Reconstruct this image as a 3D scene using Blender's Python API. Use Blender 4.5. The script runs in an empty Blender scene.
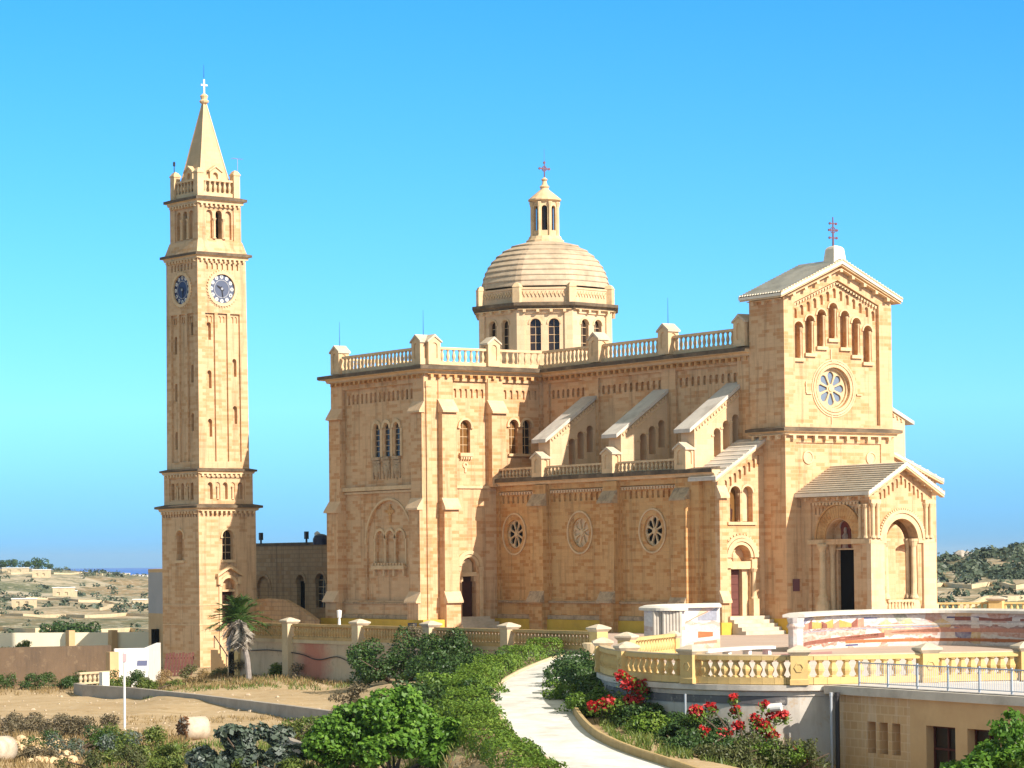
import bpy, math, random
import numpy as np
from mathutils import Vector, Matrix
from mathutils.geometry import tessellate_polygon
R_ = math.radians
rng = np.random.default_rng(7)
random.seed(7)
S = bpy.context.scene
COL = S.collection

# ------------------------------------------------------------------ camera, sky, sun, exposure
CAM = Vector((177.39, -148.12, 6.21))
YAW = R_(55.726)
cd = bpy.data.cameras.new('camera'); cam = bpy.data.objects.new('camera', cd); COL.objects.link(cam)
cam.location = CAM; PITCH = 1.5; ROLL = .57
cam.matrix_world = Matrix.Translation(CAM) @ Matrix.Rotation(YAW, 4, 'Z') @ Matrix.Rotation(R_(90 + PITCH), 4, 'X') @ Matrix.Rotation(R_(-ROLL), 4, 'Z')
cd.shift_y = (177 - 2800 * math.tan(R_(PITCH))) / 1024
cd.lens = 2800 / 1024 * 36; cd.sensor_width = 36; cd.clip_start = 1; cd.clip_end = 200000
S.camera = cam
SUNV = Vector((1, .20, .65)).normalized()
W = bpy.data.worlds.new('World'); S.world = W; W.use_nodes = True
nt = W.node_tree; nt.nodes.clear()
sky = nt.nodes.new('ShaderNodeTexSky'); sky.sky_type = 'NISHITA'; sky.sun_disc = False
sky.sun_elevation = math.asin(SUNV.z); sky.sun_rotation = math.atan2(SUNV.x, SUNV.y)
sky.altitude = 100; sky.air_density = 1.0; sky.dust_density = .3; sky.ozone_density = 3.0
bg = nt.nodes.new('ShaderNodeBackground'); out = nt.nodes.new('ShaderNodeOutputWorld')
bg.inputs['Strength'].default_value = .15
tn = nt.nodes.new('ShaderNodeMix'); tn.data_type = 'RGBA'; tn.blend_type = 'MULTIPLY'; tn.inputs[0].default_value = 1; 
tcw = nt.nodes.new('ShaderNodeTexCoord'); sxw = nt.nodes.new('ShaderNodeSeparateXYZ'); nt.links.new(tcw.outputs['Generated'], sxw.inputs[0]); rw = nt.nodes.new('ShaderNodeValToRGB'); nt.links.new(sxw.outputs['Z'], rw.inputs[0])
for i, (q, c) in enumerate(((.0, (.11, .36, .85)), (.025, (.165, .43, .90)), (.055, (.25, .57, .95)), (.2, (.13, .53, .93)), (.27, (1.1, 1.0, .75)), (.38, (2.05, 1.28, .56)))):
    e = rw.color_ramp.elements[i] if i < 2 else rw.color_ramp.elements.new(q)
    e.position = q; e.color = (*c, 1)
nt.links.new(rw.outputs[0], tn.inputs[7])
nt.links.new(sky.outputs[0], tn.inputs[6]); nt.links.new(tn.outputs[2], bg.inputs[0]); nt.links.new(bg.outputs[0], out.inputs[0])
sd = bpy.data.lights.new('sun', 'SUN'); sd.energy = 5.0; sd.angle = R_(.53); sd.color = (1, .92, .83)
sun = bpy.data.objects.new('sun', sd); COL.objects.link(sun)
sun.rotation_euler = SUNV.to_track_quat('Z', 'Y').to_euler(); sun.location = (60, 0, 90)
vs = S.view_settings; vs.view_transform = 'Standard'; vs.look = 'None'; vs.gamma = 1; vs.exposure = .68
vs.use_curve_mapping = False

HAZE = .000045
# ------------------------------------------------------------------ helpers
FWD = Vector((-math.sin(YAW), math.cos(YAW), 0)); RGT = Vector((math.cos(YAW), math.sin(YAW), 0))
def site(b, d, z=0.0):
    """survey point: bearing b (in 1/2800 rad to the right of the 512 mark), d metres ahead, height z"""
    q = CAM + FWD * d + RGT * ((b - 512) / 2800 * d); return Vector((q.x, q.y, z))

class Fr:                       # a wall frame: u along, v up, w outwards
    def __init__(s, O, U, N, V=(0, 0, 1)):
        s.O = Vector(O); s.U = Vector(U); s.N = Vector(N); s.V = Vector(V)
    def __call__(s, u, v, w=0.0): return s.O + s.U * u + s.V * v + s.N * w
    def sh(s, w): return Fr(s.O + s.N * w, s.U, s.N, s.V)

class MB:
    def __init__(s, xf=None): s.v = []; s.f = []; s.xf = xf
    def add(s, pts, faces):
        k = len(s.v); s.v += [tuple(p) for p in pts]; s.f += [tuple(i + k for i in f) for f in faces]
    def hexa(s, p): s.add(p, [(3, 2, 1, 0), (4, 5, 6, 7), (0, 1, 5, 4), (1, 2, 6, 5), (2, 3, 7, 6), (3, 0, 4, 7)])
    def box(s, x0, x1, y0, y1, z0, z1):
        s.hexa([(x0, y0, z0), (x1, y0, z0), (x1, y1, z0), (x0, y1, z0), (x0, y0, z1), (x1, y0, z1), (x1, y1, z1), (x0, y1, z1)])
    def fbox(s, F, u0, u1, v0, v1, w0, w1):
        s.hexa([F(u0, v0, w1), F(u1, v0, w1), F(u1, v0, w0), F(u0, v0, w0), F(u0, v1, w1), F(u1, v1, w1), F(u1, v1, w0), F(u0, v1, w0)])
    def prism(s, F, poly, w0, w1):      # polygon in (u,v) extruded along w
        n = len(poly); a = [F(u, v, w0) for u, v in poly]; b = [F(u, v, w1) for u, v in poly]
        tri = tessellate_polygon([[Vector((u, v, 0)) for u, v in poly]])
        k = [(j + n for j in t) for t in tri]
        s.add(a + b, [tuple(t) for t in tri] + [tuple(t) for t in k] + [(i, (i + 1) % n, (i + 1) % n + n, i + n) for i in range(n)])
    def panel(s, F, outline, holes, back=None, w=0.0):
        """a wall skin at w with holes [(poly, depth)]; reveals run inwards, a hole with depth is closed at the back unless back is False"""
        loops = [outline] + [h[0] for h in holes]
        flat = [Vector((u, v, 0)) for l in loops for u, v in l]
        tri = tessellate_polygon([[Vector((u, v, 0)) for u, v in l] for l in loops])
        s.add([F(p.x, p.y, w) for p in flat], [tuple(t) for t in tri])
        for h in holes:
            poly, d = h[0], h[1]; n = len(poly)
            s.add([F(u, v, w) for u, v in poly] + [F(u, v, w - d) for u, v in poly], [(i, (i + 1) % n, (i + 1) % n + n, i + n) for i in range(n)])
            if len(h) < 3 or h[2]:
                s.add([F(u, v, w - d) for u, v in poly], [tuple(t) for t in tessellate_polygon([[Vector((u, v, 0)) for u, v in poly]])])
    def ring(s, F, uc, vc, r1, r2, w0, w1, a0=0, a1=180, n=14):
        P = []; full = abs(a1 - a0) >= 360
        for i in range(n + (0 if full else 1)):
            a = R_(a0 + (a1 - a0) * i / n); c, q = math.cos(a), math.sin(a)
            P += [F(uc + r1 * c, vc + r1 * q, w0), F(uc + r1 * c, vc + r1 * q, w1), F(uc + r2 * c, vc + r2 * q, w1), F(uc + r2 * c, vc + r2 * q, w0)]
        m = len(P) // 4; fs = []
        for i in range(m if full else m - 1):
            a = 4 * i; b = 4 * ((i + 1) % m)
            fs += [(a + j, a + (j + 1) % 4, b + (j + 1) % 4, b + j) for j in range(4)]
        if not full: fs += [(0, 1, 2, 3), (4 * m - 1, 4 * m - 2, 4 * m - 3, 4 * m - 4)]
        s.add(P, fs)
    def lathe(s, c, prof, n=10, rot=0.0, cap=True):     # prof [(r,z)] round a vertical axis
        P = []; fs = []
        for r, z in prof:
            for i in range(n):
                a = rot + 2 * math.pi * i / n; P.append((c[0] + r * math.cos(a), c[1] + r * math.sin(a), c[2] + z))
        for k in range(len(prof) - 1):
            fs += [(k * n + i, k * n + (i + 1) % n, (k + 1) * n + (i + 1) % n, (k + 1) * n + i) for i in range(n)]
        if cap: fs += [tuple(range(n - 1, -1, -1)), tuple(range((len(prof) - 1) * n, len(prof) * n))]
        s.add(P, fs)
    def tube(s, pts, r, n=6, r2=None):
        pts = [Vector(p) for p in pts]; m = len(pts); P = []; fs = []
        for i, p in enumerate(pts):
            d = (pts[min(i + 1, m - 1)] - pts[max(i - 1, 0)]).normalized()
            e = d.orthogonal().normalized() if abs(d.z) > .95 else d.cross(Vector((0, 0, 1))).normalized(); g = d.cross(e)
            rr = r if r2 is None else r + (r2 - r) * i / max(1, m - 1)
            for k in range(n):
                a = 2 * math.pi * k / n; P.append(p + e * (rr * math.cos(a)) + g * (rr * math.sin(a)))
        for i in range(m - 1):
            fs += [(i * n + k, i * n + (k + 1) % n, (i + 1) * n + (k + 1) % n, (i + 1) * n + k) for k in range(n)]
        fs += [tuple(range(n - 1, -1, -1)), tuple(range((m - 1) * n, m * n))]
        s.add(P, fs)
    def sweep(s, prof, path, closed=False, z=0.0):
        """profile [(w,v)] carried along a plan path; w grows to the right of the direction of travel"""
        n = len(path); P = []; m = len(prof)
        pv = [Vector((p[0], p[1])) for p in path]; zz = [p[2] if len(p) > 2 else z for p in path]
        for i in range(n):
            ds = []
            if i > 0 or closed: ds.append((pv[i] - pv[i - 1]).normalized())
            if i < n - 1 or closed: ds.append((pv[(i + 1) % n] - pv[i]).normalized())
            ns = [Vector((d.y, -d.x)) for d in ds]
            o = ns[0] if len(ns) == 1 else (ns[0] + ns[1]) / max(.3, 1 + ns[0].dot(ns[1]))
            for w, v in prof: P.append((pv[i].x + o.x * w, pv[i].y + o.y * w, zz[i] + v))
        fs = []
        for i in range(n if closed else n - 1):
            a = i * m; b = ((i + 1) % n) * m
            fs += [(a + j, b + j, b + (j + 1) % m, a + (j + 1) % m) for j in range(m)]
        if not closed:
            t = tessellate_polygon([[Vector((w, v, 0)) for w, v in prof]])
            fs += [tuple(x) for x in t] + [tuple(j + (n - 1) * m for j in x) for x in t]
        s.add(P, fs)
    def build(s, name, mat, parent=None, smooth=False, loc=None):
        v = s.v
        if s.xf: v = [s.xf(p) for p in v]
        o3 = Vector((0, 0, 0))
        if loc is not None: o3 = Vector(loc)
        elif parent is not None and not parent.get('local'): o3 = Vector(parent.get('wloc', (0, 0, 0)))
        v = [(p[0] - o3.x, p[1] - o3.y, p[2] - o3.z) for p in v]
        me = bpy.data.meshes.new(name); me.from_pydata(v, [], s.f); me.update()
        o = bpy.data.objects.new(name, me); COL.objects.link(o)
        if mat: me.materials.append(mat)
        if loc is not None: o.location = o3
        if parent is not None:
            o.parent = parent
            if parent.get('local'): o['local'] = 1
            else:
                pw = Vector(parent.get('wloc', (0, 0, 0)))
                o['wloc'] = tuple(pw)
        elif loc is not None: o['wloc'] = tuple(o3)
        if smooth: me.polygons.foreach_set('use_smooth', [True] * len(me.polygons))
        return o

def thing(name, label, cat, loc, rz=0.0, group=None, local=False):
    o = bpy.data.objects.new(name, None); COL.objects.link(o); o.location = loc; o.rotation_euler = (0, 0, rz)
    o.empty_display_size = .5
    if local: o['local'] = 1
    o['wloc'] = tuple(loc); tag(o, label, cat, group); return o
def tag(o, label, cat, group=None):
    o['label'] = label; o['category'] = cat
    if group: o['group'] = group
    return o
def structure(o): o['kind'] = 'structure'; return o

def arch(u0, u1, v0, v1, n=10):
    r = (u1 - u0) / 2; c = (u0 + u1) / 2; sp = v1 - r
    return [(u0, v0), (u1, v0)] + [(c + r * math.cos(math.pi * i / n), sp + r * math.sin(math.pi * i / n)) for i in range(n + 1)]
def circ(uc, vc, r, n=24): return [(uc + r * math.cos(2 * math.pi * i / n), vc + r * math.sin(2 * math.pi * i / n)) for i in range(n)]
def rect(u0, v0, u1, v1): return [(u0, v0), (u1, v0), (u1, v1), (u0, v1)]
def petal(uc, vc, r0, r1, hw, a, n=8):
    ca, sa = math.cos(a), math.sin(a); P = [(r0, -hw * .3), (r1 - hw, -hw)]
    P += [(r1 - hw + hw * math.cos(t), hw * math.sin(t)) for t in [(-.5 + i / n) * math.pi for i in range(1, n)]]
    P += [(r1 - hw, hw), (r0, hw * .3)]
    return [(uc + x * ca - y * sa, vc + x * sa + y * ca) for x, y in P]

# ------------------------------------------------------------------ materials
def newmat(name):
    m = bpy.data.materials.new(name); m.use_nodes = True; t = m.node_tree; t.nodes.clear()
    o = t.nodes.new('ShaderNodeOutputMaterial'); b = t.nodes.new('ShaderNodeBsdfPrincipled'); t.links.new(b.outputs[0], o.inputs[0])
    b.inputs['Roughness'].default_value = .85; b.inputs['Specular IOR Level'].default_value = .2
    return m, t, b
def N(t, k, **kw):
    n = t.nodes.new(k)
    for a, b in kw.items():
        if a.startswith('i_'):
            key = a[2:]; key = int(key) if key.isdigit() else key
            n.inputs[key].default_value = b
        else: setattr(n, a, b)
    return n
def mathn(t, op, a, b=None, c=None):
    n = t.nodes.new('ShaderNodeMath'); n.operation = op
    for i, x in enumerate((a, b, c)):
        if x is None: continue
        if isinstance(x, (int, float)): n.inputs[i].default_value = x
        else: t.links.new(x, n.inputs[i])
    return n.outputs[0]
def mixc(t, fac, a, b, mode='MIX'):
    n = t.nodes.new('ShaderNodeMix'); n.data_type = 'RGBA'; n.blend_type = mode
    for i, x in ((0, fac), (6, a), (7, b)):
        if isinstance(x, (int, float)): n.inputs[i].default_value = x
        elif isinstance(x, tuple): n.inputs[i].default_value = (*x[:3], 1)
        else: t.links.new(x, n.inputs[i])
    return n.outputs[2]
def ramp(t, fac, stops, interp='LINEAR'):
    n = t.nodes.new('ShaderNodeValToRGB'); e = n.color_ramp; e.interpolation = interp
    while len(e.elements) < len(stops): e.elements.new(.5)
    for q, (p, c) in zip(e.elements, stops):
        q.position = p; q.color = (*c, 1) if isinstance(c, tuple) else (c, c, c, 1)
    t.links.new(fac, n.inputs[0]); return n.outputs[0]
def noise(t, vec, scale, detail=4, rough=.55, dist=0.0):
    n = N(t, 'ShaderNodeTexNoise', i_Scale=scale, i_Detail=detail, i_Roughness=rough, i_Distortion=dist)
    if vec is not None: t.links.new(vec, n.inputs['Vector'])
    return n.outputs['Fac']
def wallcoord(t):
    """(distance along the wall, height) for a wall of any bearing"""
    g = t.nodes.new('ShaderNodeNewGeometry')
    cr = N(t, 'ShaderNodeVectorMath', operation='CROSS_PRODUCT'); cr.inputs[0].default_value = (0, 0, 1); t.links.new(g.outputs['True Normal'], cr.inputs[1])
    nm = N(t, 'ShaderNodeVectorMath', operation='NORMALIZE'); t.links.new(cr.outputs[0], nm.inputs[0])
    dt = N(t, 'ShaderNodeVectorMath', operation='DOT_PRODUCT'); t.links.new(nm.outputs[0], dt.inputs[0]); t.links.new(g.outputs['Position'], dt.inputs[1])
    sp = t.nodes.new('ShaderNodeSeparateXYZ'); t.links.new(g.outputs['Position'], sp.inputs[0])
    cb = t.nodes.new('ShaderNodeCombineXYZ'); t.links.new(dt.outputs['Value'], cb.inputs[0]); t.links.new(sp.outputs['Z'], cb.inputs[1])
    return cb.outputs[0], g.outputs['Position'], sp.outputs['Z']
def bump(t, b, h, s=.3, d=.05):
    n = N(t, 'ShaderNodeBump', i_Strength=s, i_Distance=d); t.links.new(h, n.inputs['Height']); t.links.new(n.outputs[0], b.inputs['Normal'])

def stone(name, base, warm, dark, patch=.5, bw=.95, bh=.30, mort=.022, stain=.5, mcol=None):
    m, t, b = newmat(name); wc, pos, z = wallcoord(t)
    br = N(t, 'ShaderNodeTexBrick', offset=.5, i_Scale=1.0); br.inputs['Brick Width'].default_value = bw; br.inputs['Row Height'].default_value = bh
    br.inputs['Mortar Size'].default_value = mort; br.inputs['Mortar Smooth'].default_value = .3; br.inputs['Bias'].default_value = 0
    br.inputs['Color1'].default_value = (0, 0, 0, 1); br.inputs['Color2'].default_value = (1, 1, 1, 1); br.inputs['Mortar'].default_value = (.3, .3, .3, 1)
    t.links.new(wc, br.inputs['Vector'])
    n1 = noise(t, pos, .22, 3, .6); n2 = noise(t, pos, 1.3, 5, .65); n3 = noise(t, pos, 9, 4, .6)
    # some blocks weathered orange, in drifts
    key = mathn(t, 'ADD', mathn(t, 'MULTIPLY', br.outputs['Color'], .45), mathn(t, 'MULTIPLY', n1, 1.0))
    blk = ramp(t, key, [(.0, 0.0), (.70 + .16 * (1 - patch), 0.0), (.86 + .16 * (1 - patch), 1.0)])
    blk2 = mathn(t, 'MULTIPLY', mathn(t, 'MULTIPLY', blk, mathn(t, 'ADD', .35, mathn(t, 'MULTIPLY', noise(t, pos, 2.3, 2, .5), 1.0))), patch)
    c = mixc(t, blk2, base, warm)
    c = mixc(t, mathn(t, 'MULTIPLY', br.outputs['Color'], .24), c, tuple(x * .62 for x in base))
    c = mixc(t, mathn(t, 'MULTIPLY', ramp(t, n2, [(.3, 0.0), (.75, 1.0)]), .35), c, tuple(x * .72 for x in base))
    sc = N(t, 'ShaderNodeVectorMath', operation='MULTIPLY'); sc.inputs[1].default_value = (1.9, 1.9, .15); t.links.new(pos, sc.inputs[0])
    st = ramp(t, noise(t, sc.outputs[0], .8, 6, .72), [(.51, 0.0), (.64, 1.0)])
    c = mixc(t, mathn(t, 'MULTIPLY', st, stain), c, dark)
    c = mixc(t, mathn(t, 'MULTIPLY', br.outputs['Fac'], .45), c, mcol or tuple(x * .8 for x in base))
    c = mixc(t, mathn(t, 'MULTIPLY', n3, .2), c, tuple(x * .75 for x in base))
    t.links.new(c, b.inputs['Base Color']); b.inputs['Roughness'].default_value = .9
    bump(t, b, mathn(t, 'SUBTRACT', n3, mathn(t, 'MULTIPLY', br.outputs['Fac'], .8)), .35, .04)
    return m
def mottled(name, c1, c2, c3=None, sc=1.0, sc3=.3, amt3=.5, rough=.85, bmp=.3, spec=.2, stretch=None):
    m, t, b = newmat(name); g = t.nodes.new('ShaderNodeNewGeometry'); p = g.outputs['Position']
    if stretch:
        s = N(t, 'ShaderNodeVectorMath', operation='MULTIPLY'); s.inputs[1].default_value = stretch; t.links.new(p, s.inputs[0]); p = s.outputs[0]
    n = noise(t, p, sc, 6, .65); c = mixc(t, ramp(t, n, [(.3, 0.0), (.7, 1.0)]), c1, c2)
    if c3:
        c = mixc(t, mathn(t, 'MULTIPLY', ramp(t, noise(t, p, sc3, 5, .7), [(.48, 0.0), (.68, 1.0)]), amt3), c, c3)
    t.links.new(c, b.inputs['Base Color']); b.inputs['Roughness'].default_value = rough; b.inputs['Specular IOR Level'].default_value = spec
    if bmp: bump(t, b, n, bmp, .04)
    return m
def leafmat(name, c1, c2, c3, tr=.25):
    m, t, b = newmat(name); g = t.nodes.new('ShaderNodeNewGeometry')
    nz_ = noise(t, g.outputs['Position'], .9, 3, .6); rnd = mathn(t, 'ADD', mathn(t, 'MULTIPLY', g.outputs['Random Per Island'], .62), mathn(t, 'MULTIPLY', mathn(t, 'SUBTRACT', nz_, .3), .95))
    c = ramp(t, rnd, [(0.0, c1), (.55, c2), (1.0, c3)])
    t.links.new(c, b.inputs['Base Color']); b.inputs['Roughness'].default_value = .5; b.inputs['Specular IOR Level'].default_value = .35
    tl = t.nodes.new('ShaderNodeBsdfTranslucent'); t.links.new(c, tl.inputs[0])
    mx = t.nodes.new('ShaderNodeMixShader'); mx.inputs[0].default_value = tr
    o = [n for n in t.nodes if n.type == 'OUTPUT_MATERIAL'][0]
    t.links.new(b.outputs[0], mx.inputs[1]); t.links.new(tl.outputs[0], mx.inputs[2]); t.links.new(mx.outputs[0], o.inputs[0])
    return m
def plain(name, c, rough=.6, metal=0.0, spec=.4):
    m, t, b = newmat(name); b.inputs['Base Color'].default_value = (*c, 1); b.inputs['Roughness'].default_value = rough
    b.inputs['Metallic'].default_value = metal; b.inputs['Specular IOR Level'].default_value = spec; return m

LIME = (.66, .425, .235)
M = {}
M['stone'] = stone('limestone', LIME, (.50, .19, .042), (.20, .115, .055), patch=.8)
M['stone_side'] = stone('limestone_weathered', (.62, .355, .150), (.46, .17, .04), (.15, .09, .045), patch=.95, stain=.45)  # limestone copy for shaded walls: shade tone put into the colour, plus weathered blocks
M['stone_plain'] = stone('limestone_dressed', (.70, .49, .30), (.58, .33, .13), (.32, .19, .09), patch=.35, bw=1.1, bh=.45, stain=.22)
M['stone_tower'] = stone('limestone_tower', (.65, .435, .25), (.48, .22, .065), (.20, .115, .055), patch=.75, stain=.5)
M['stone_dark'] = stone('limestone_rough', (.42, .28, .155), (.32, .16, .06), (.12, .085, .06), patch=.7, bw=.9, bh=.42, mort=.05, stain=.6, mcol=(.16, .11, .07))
M['trim'] = mottled('dressed_trim', (.68, .49, .29), (.58, .40, .22), (.32, .22, .13), sc=1.5, sc3=.9, amt3=.45)
M['cap'] = mottled('weathered_cap', (.13, .095, .062), (.075, .055, .038), (.28, .20, .12), sc=1.2, sc3=.5, amt3=.6)
M['slab'] = mottled('roof_slab', (.60, .54, .46), (.50, .44, .37), (.24, .20, .16), sc=.8, sc3=.6, amt3=.45)
M['roof'] = mottled('pale_roof', (.78, .70, .57), (.68, .60, .47), (.42, .35, .26), sc=.9, sc3=.5, amt3=.5)
M['yellow'] = mottled('ochre_paint', (.62, .40, .065), (.54, .33, .05), (.40, .24, .06), sc=1.1, sc3=.7, amt3=.4, bmp=.1)
M['cream'] = mottled('cream_plaster', (.60, .48, .30), (.50, .39, .24), (.30, .24, .17), sc=.6, sc3=.5, amt3=.45)
M['glass'] = plain('dark_glass', (.028, .018, .013), .25, 0, .35)
M['amber'] = plain('amber_glass', (.16, .075, .02), .3, 0, .35)
M['blueglass'] = plain('blue_grey_glass', (.16, .20, .26), .3, 0, .4)
M['white'] = mottled('white_paint', (.74, .73, .69), (.66, .64, .59), (.48, .44, .38), sc=1.2, sc3=.8, amt3=.3, bmp=.1)
M['cap3'] = mottled('pale_coping', (.60, .50, .37), (.50, .41, .30), (.30, .24, .17), sc=1.5, sc3=.9, amt3=.5)
M['tile'] = mottled('tile_edge', (.50, .40, .28), (.38, .30, .21), (.24, .18, .12), sc=1.5, sc3=.9, amt3=.5)
M['iron'] = plain('dark_iron', (.035, .032, .035), .5, .3)
M['steel'] = plain('galvanised_steel', (.42, .44, .46), .45, .5)
M['redmetal'] = plain('reddish_iron', (.16, .07, .08), .5, .2)
M['door'] = mottled('dark_timber', (.045, .018, .012), (.07, .026, .016), None, sc=3, bmp=.2, rough=.6)
M['brown_door'] = mottled('brown_timber', (.15, .055, .045), (.11, .04, .03), None, sc=3, bmp=.2, rough=.6, stretch=(1, 1, 6))
M['void'] = plain('unlit_interior', (.012, .010, .009), .9, 0, 0)
M['carved'] = mottled('carved_stone', (.50, .36, .22), (.38, .26, .155), (.16, .115, .075), sc=3, sc3=1.6, amt3=.75)
# ------------------------------------------------------------------ shared stone pieces
X, Y, Z = (1, 0, 0), (0, 1, 0), (0, 0, 1)
def side(x0, y): return Fr((x0, y, 0), X, (0, -1, 0))        # wall looking to -Y
def front(x, y0): return Fr((x, y0, 0), Y, X)                # wall looking to +X
BAL = [(.12, 0), (.12, .06), (.075, .10), (.13, .32), (.135, .42), (.08, .66), (.07, .74), (.115, .80), (.115, .86)]
def balustrade(mb, P, Q, z, h=1.45, sp=.5, t=.17, base=.32, rail=.22, n=7, fat=1.25):
    P = Vector((P[0], P[1], 0)); Q = Vector((Q[0], Q[1], 0)); d = (Q - P); L = d.length; d.normalize(); nn = Vector((d.y, -d.x, 0))
    F = Fr((P.x, P.y, z), d, nn)
    mb.fbox(F, 0, L, 0, base, -t, t); mb.fbox(F, 0, L, h - rail, h, -t * 1.15, t * 1.15)
    k = max(1, int(L / sp)); s = (h - base - rail) / .86
    for i in range(k):
        c = F((i + .5) * L / k, base); mb.lathe(c, [(r * fat, q * s) for r, q in BAL], n, cap=False)
def pedestal(name, x, y, z, w=1.0, d=1.0, h=2.5, parent=None, gable='Y', mat=None):
    """small gabled pedestal with a niche; the gable looks to -Y ('Y') or +X ('X')"""
    mb = MB(); hw, hd = w / 2, d / 2
    F = Fr((x - hw, y - hd, z), X, (0, -1, 0)) if gable == 'Y' else Fr((x + hw, y - hd, z), Y, X)
    L = w if gable == 'Y' else d; D = d if gable == 'Y' else w
    e = h * .74
    mb.panel(F, [(0, 0), (L, 0), (L, e), (L / 2, h * .92), (0, e)], [(arch(L * .27, L * .73, h * .2, h * .72, 8), .10)])
    G = Fr((x + hw, y - hd, z), Y, X) if gable == 'Y' else Fr((x - hw, y - hd, z), X, (0, -1, 0))
    mb.panel(G, rect(0, 0, D, e), [(arch(D * .27, D * .73, h * .2, e * .92, 8), .10)])
    mb.panel(F, [(0, 0), (L, 0), (L, e), (L / 2, h * .92), (0, e)], [], w=-D); mb.panel(G, rect(0, 0, D, e), [], w=-L)
    o = mb.build(name, mat or M['trim'], parent)
    c = MB(); ov = .10
    c.prism(F, [(-ov * 1.4, e - .06), (L / 2, h * .92 - .02), (L + ov * 1.4, e - .06), (L + ov * 1.4, e + .10), (L / 2, h), (-ov * 1.4, e + .10)], -D - ov, ov)
    c.build('cap', M['cap3'], o); return o
def corbels(mb, F, u0, u1, v0, v1, w0, w1, sp, wd, top=None):
    """a corbel table: one comb-shaped piece, teeth hanging from a thin strip; top(u) lets it follow a rake"""
    k = max(1, round((u1 - u0) / sp)); f = top or (lambda u: v1); h = v1 - v0; st = h * .18
    P = [(u0, f(u0))] if not top else []
    ups = [(u0, f(u0) if top else v1)]; mid = (u0 + u1) / 2
    if top: ups.append((mid, f(mid)))
    ups.append((u1, f(u1) if top else v1)); low = []
    for i in range(k):
        c = u0 + (i + .5) * (u1 - u0) / k; a, b = c - wd / 2, c + wd / 2; g = lambda u: (f(u) if top else v1)
        low += [(a, g(a) - st), (a, g(c) - h), (b, g(c) - h), (b, g(b) - st)]
    low = [(u0, (f(u0) if top else v1) - st)] + low + [(u1, (f(u1) if top else v1) - st)]
    mb.prism(F, low + ups[::-1], w0, w1)
def lombard(u0, u1, v0, v1, k, fill=.52, depth=.22):
    """a row of small round-headed niches"""
    p = (u1 - u0) / k; return [(arch(u0 + p * (i + .5) - p * fill / 2, u0 + p * (i + .5) + p * fill / 2, v0, v1, 6), depth) for i in range(k)]
def hood(mb, F, uc, vs, r, t=.2, w=.14, leg=.35):
    mb.ring(F, uc, vs, r, r + t, 0, w, n=12)
    for s in (-1, 1): mb.fbox(F, uc + s * (r + t / 2) - t * .7, uc + s * (r + t / 2) + t * .7, vs - leg * .5, vs - .002, 0, w * 1.25)
def window(F, u0, u1, v0, v1, depth, parent, mat='glass', rows=4, cols=2, name='window'):
    """glass set back in an opening, with pale glazing bars"""
    g = MB(); g.prism(F, [(u, v) for u, v in arch(u0 - .02, u1 + .02, v0 - .02, v1 + .02)], -depth - .06, -depth + .02)
    o = g.build(name, M[mat], parent)
    f = MB(); b = .022; w = -depth + .05
    for i in range(1, rows + 1): 
        v = v0 + (v1 - v0) * i / (rows + 1); f.fbox(F, u0, u1, v - b, v + b, w - .02, w + .02)
    for i in range(1, cols): 
        u = u0 + (u1 - u0) * i / cols; f.fbox(F, u - b, u + b, v0, v1 - .05, w - .022, w + .022)
    f.build('glazing_bar', M['trim'], o); return o
def column(mb, x, y, z0, z1, r, n=10):
    h = z1 - z0
    mb.lathe((x, y, z0), [(r * 1.5, 0), (r * 1.5, h * .03), (r * 1.2, h * .06), (r, h * .09), (r * .9, h * .86), (r * 1.05, h * .88), (r * 1.5, h * .96), (r * 1.6, h * .96), (r * 1.6, h)], n)
def buttress(F, u0, u1, secs, parent, name='buttress', mat='stone', drip=True):
    """stepped pier: secs [(v0, v1, projection)] from the ground up, a sloped dark-bottomed drip stone at every set-back"""
    mb = MB(); cs = []
    for i, (a, b, p) in enumerate(secs):
        mb.fbox(F, u0, u1, a, b, -.3, p)
        if i + 1 < len(secs):
            q = secs[i + 1][2]; h = .95
            Fq = Fr(F(u0 - .09, b, 0), F.N, -F.U); c = MB(); cs.append(c)
            c.prism(Fq, [(q - .02, .0), (p + .30, .0), (p + .30, .16), (q - .02, h + .5 * (p - q))], -(u1 - u0 + .18), 0)
    o = mb.build(name, M[mat], parent)
    for c in cs: c.build('drip_stone', M['carved' if mat == 'stone_side' else 'stone_plain'], o)
    return o
def rosette(F, uc, vc, r, parent, glass, ring=True, n=8, rim=1.5, dp=.35, hub=.16, mat='trim', name='rose_window'):
    mb = MB(); hw = r * math.sin(math.pi / n) * .60
    mb.panel(F.sh(-dp), circ(uc, vc, r * 1.06, 32), [(petal(uc, vc, r * .26, r * .95, hw, 2 * math.pi * (i + .5) / n * 1.0 + (math.pi / n if n == 8 else 0)), .16, False) for i in range(n)])
    o = mb.build(name, M[mat], parent)
    g = MB(); g.prism(F, circ(uc, vc, r * 1.05, 32), -dp - .22, -dp - .15); g.build('pane', M[glass], o)
    k = MB(); k.ring(F, uc, vc, 0.01, r * hub, -dp, -dp + .08, 0, 360, 16); k.build('hub', M[mat], o)
    if ring:
        q = MB(); q.ring(F, uc, vc, r * (rim - .12), r * rim, 0, .10, 0, 360, 36); q.ring(F, uc, vc, r * 1.07, r * 1.16, -dp, -dp + .18, 0, 360, 36); q.build('ring_moulding', M[mat], o)
    return o

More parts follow.
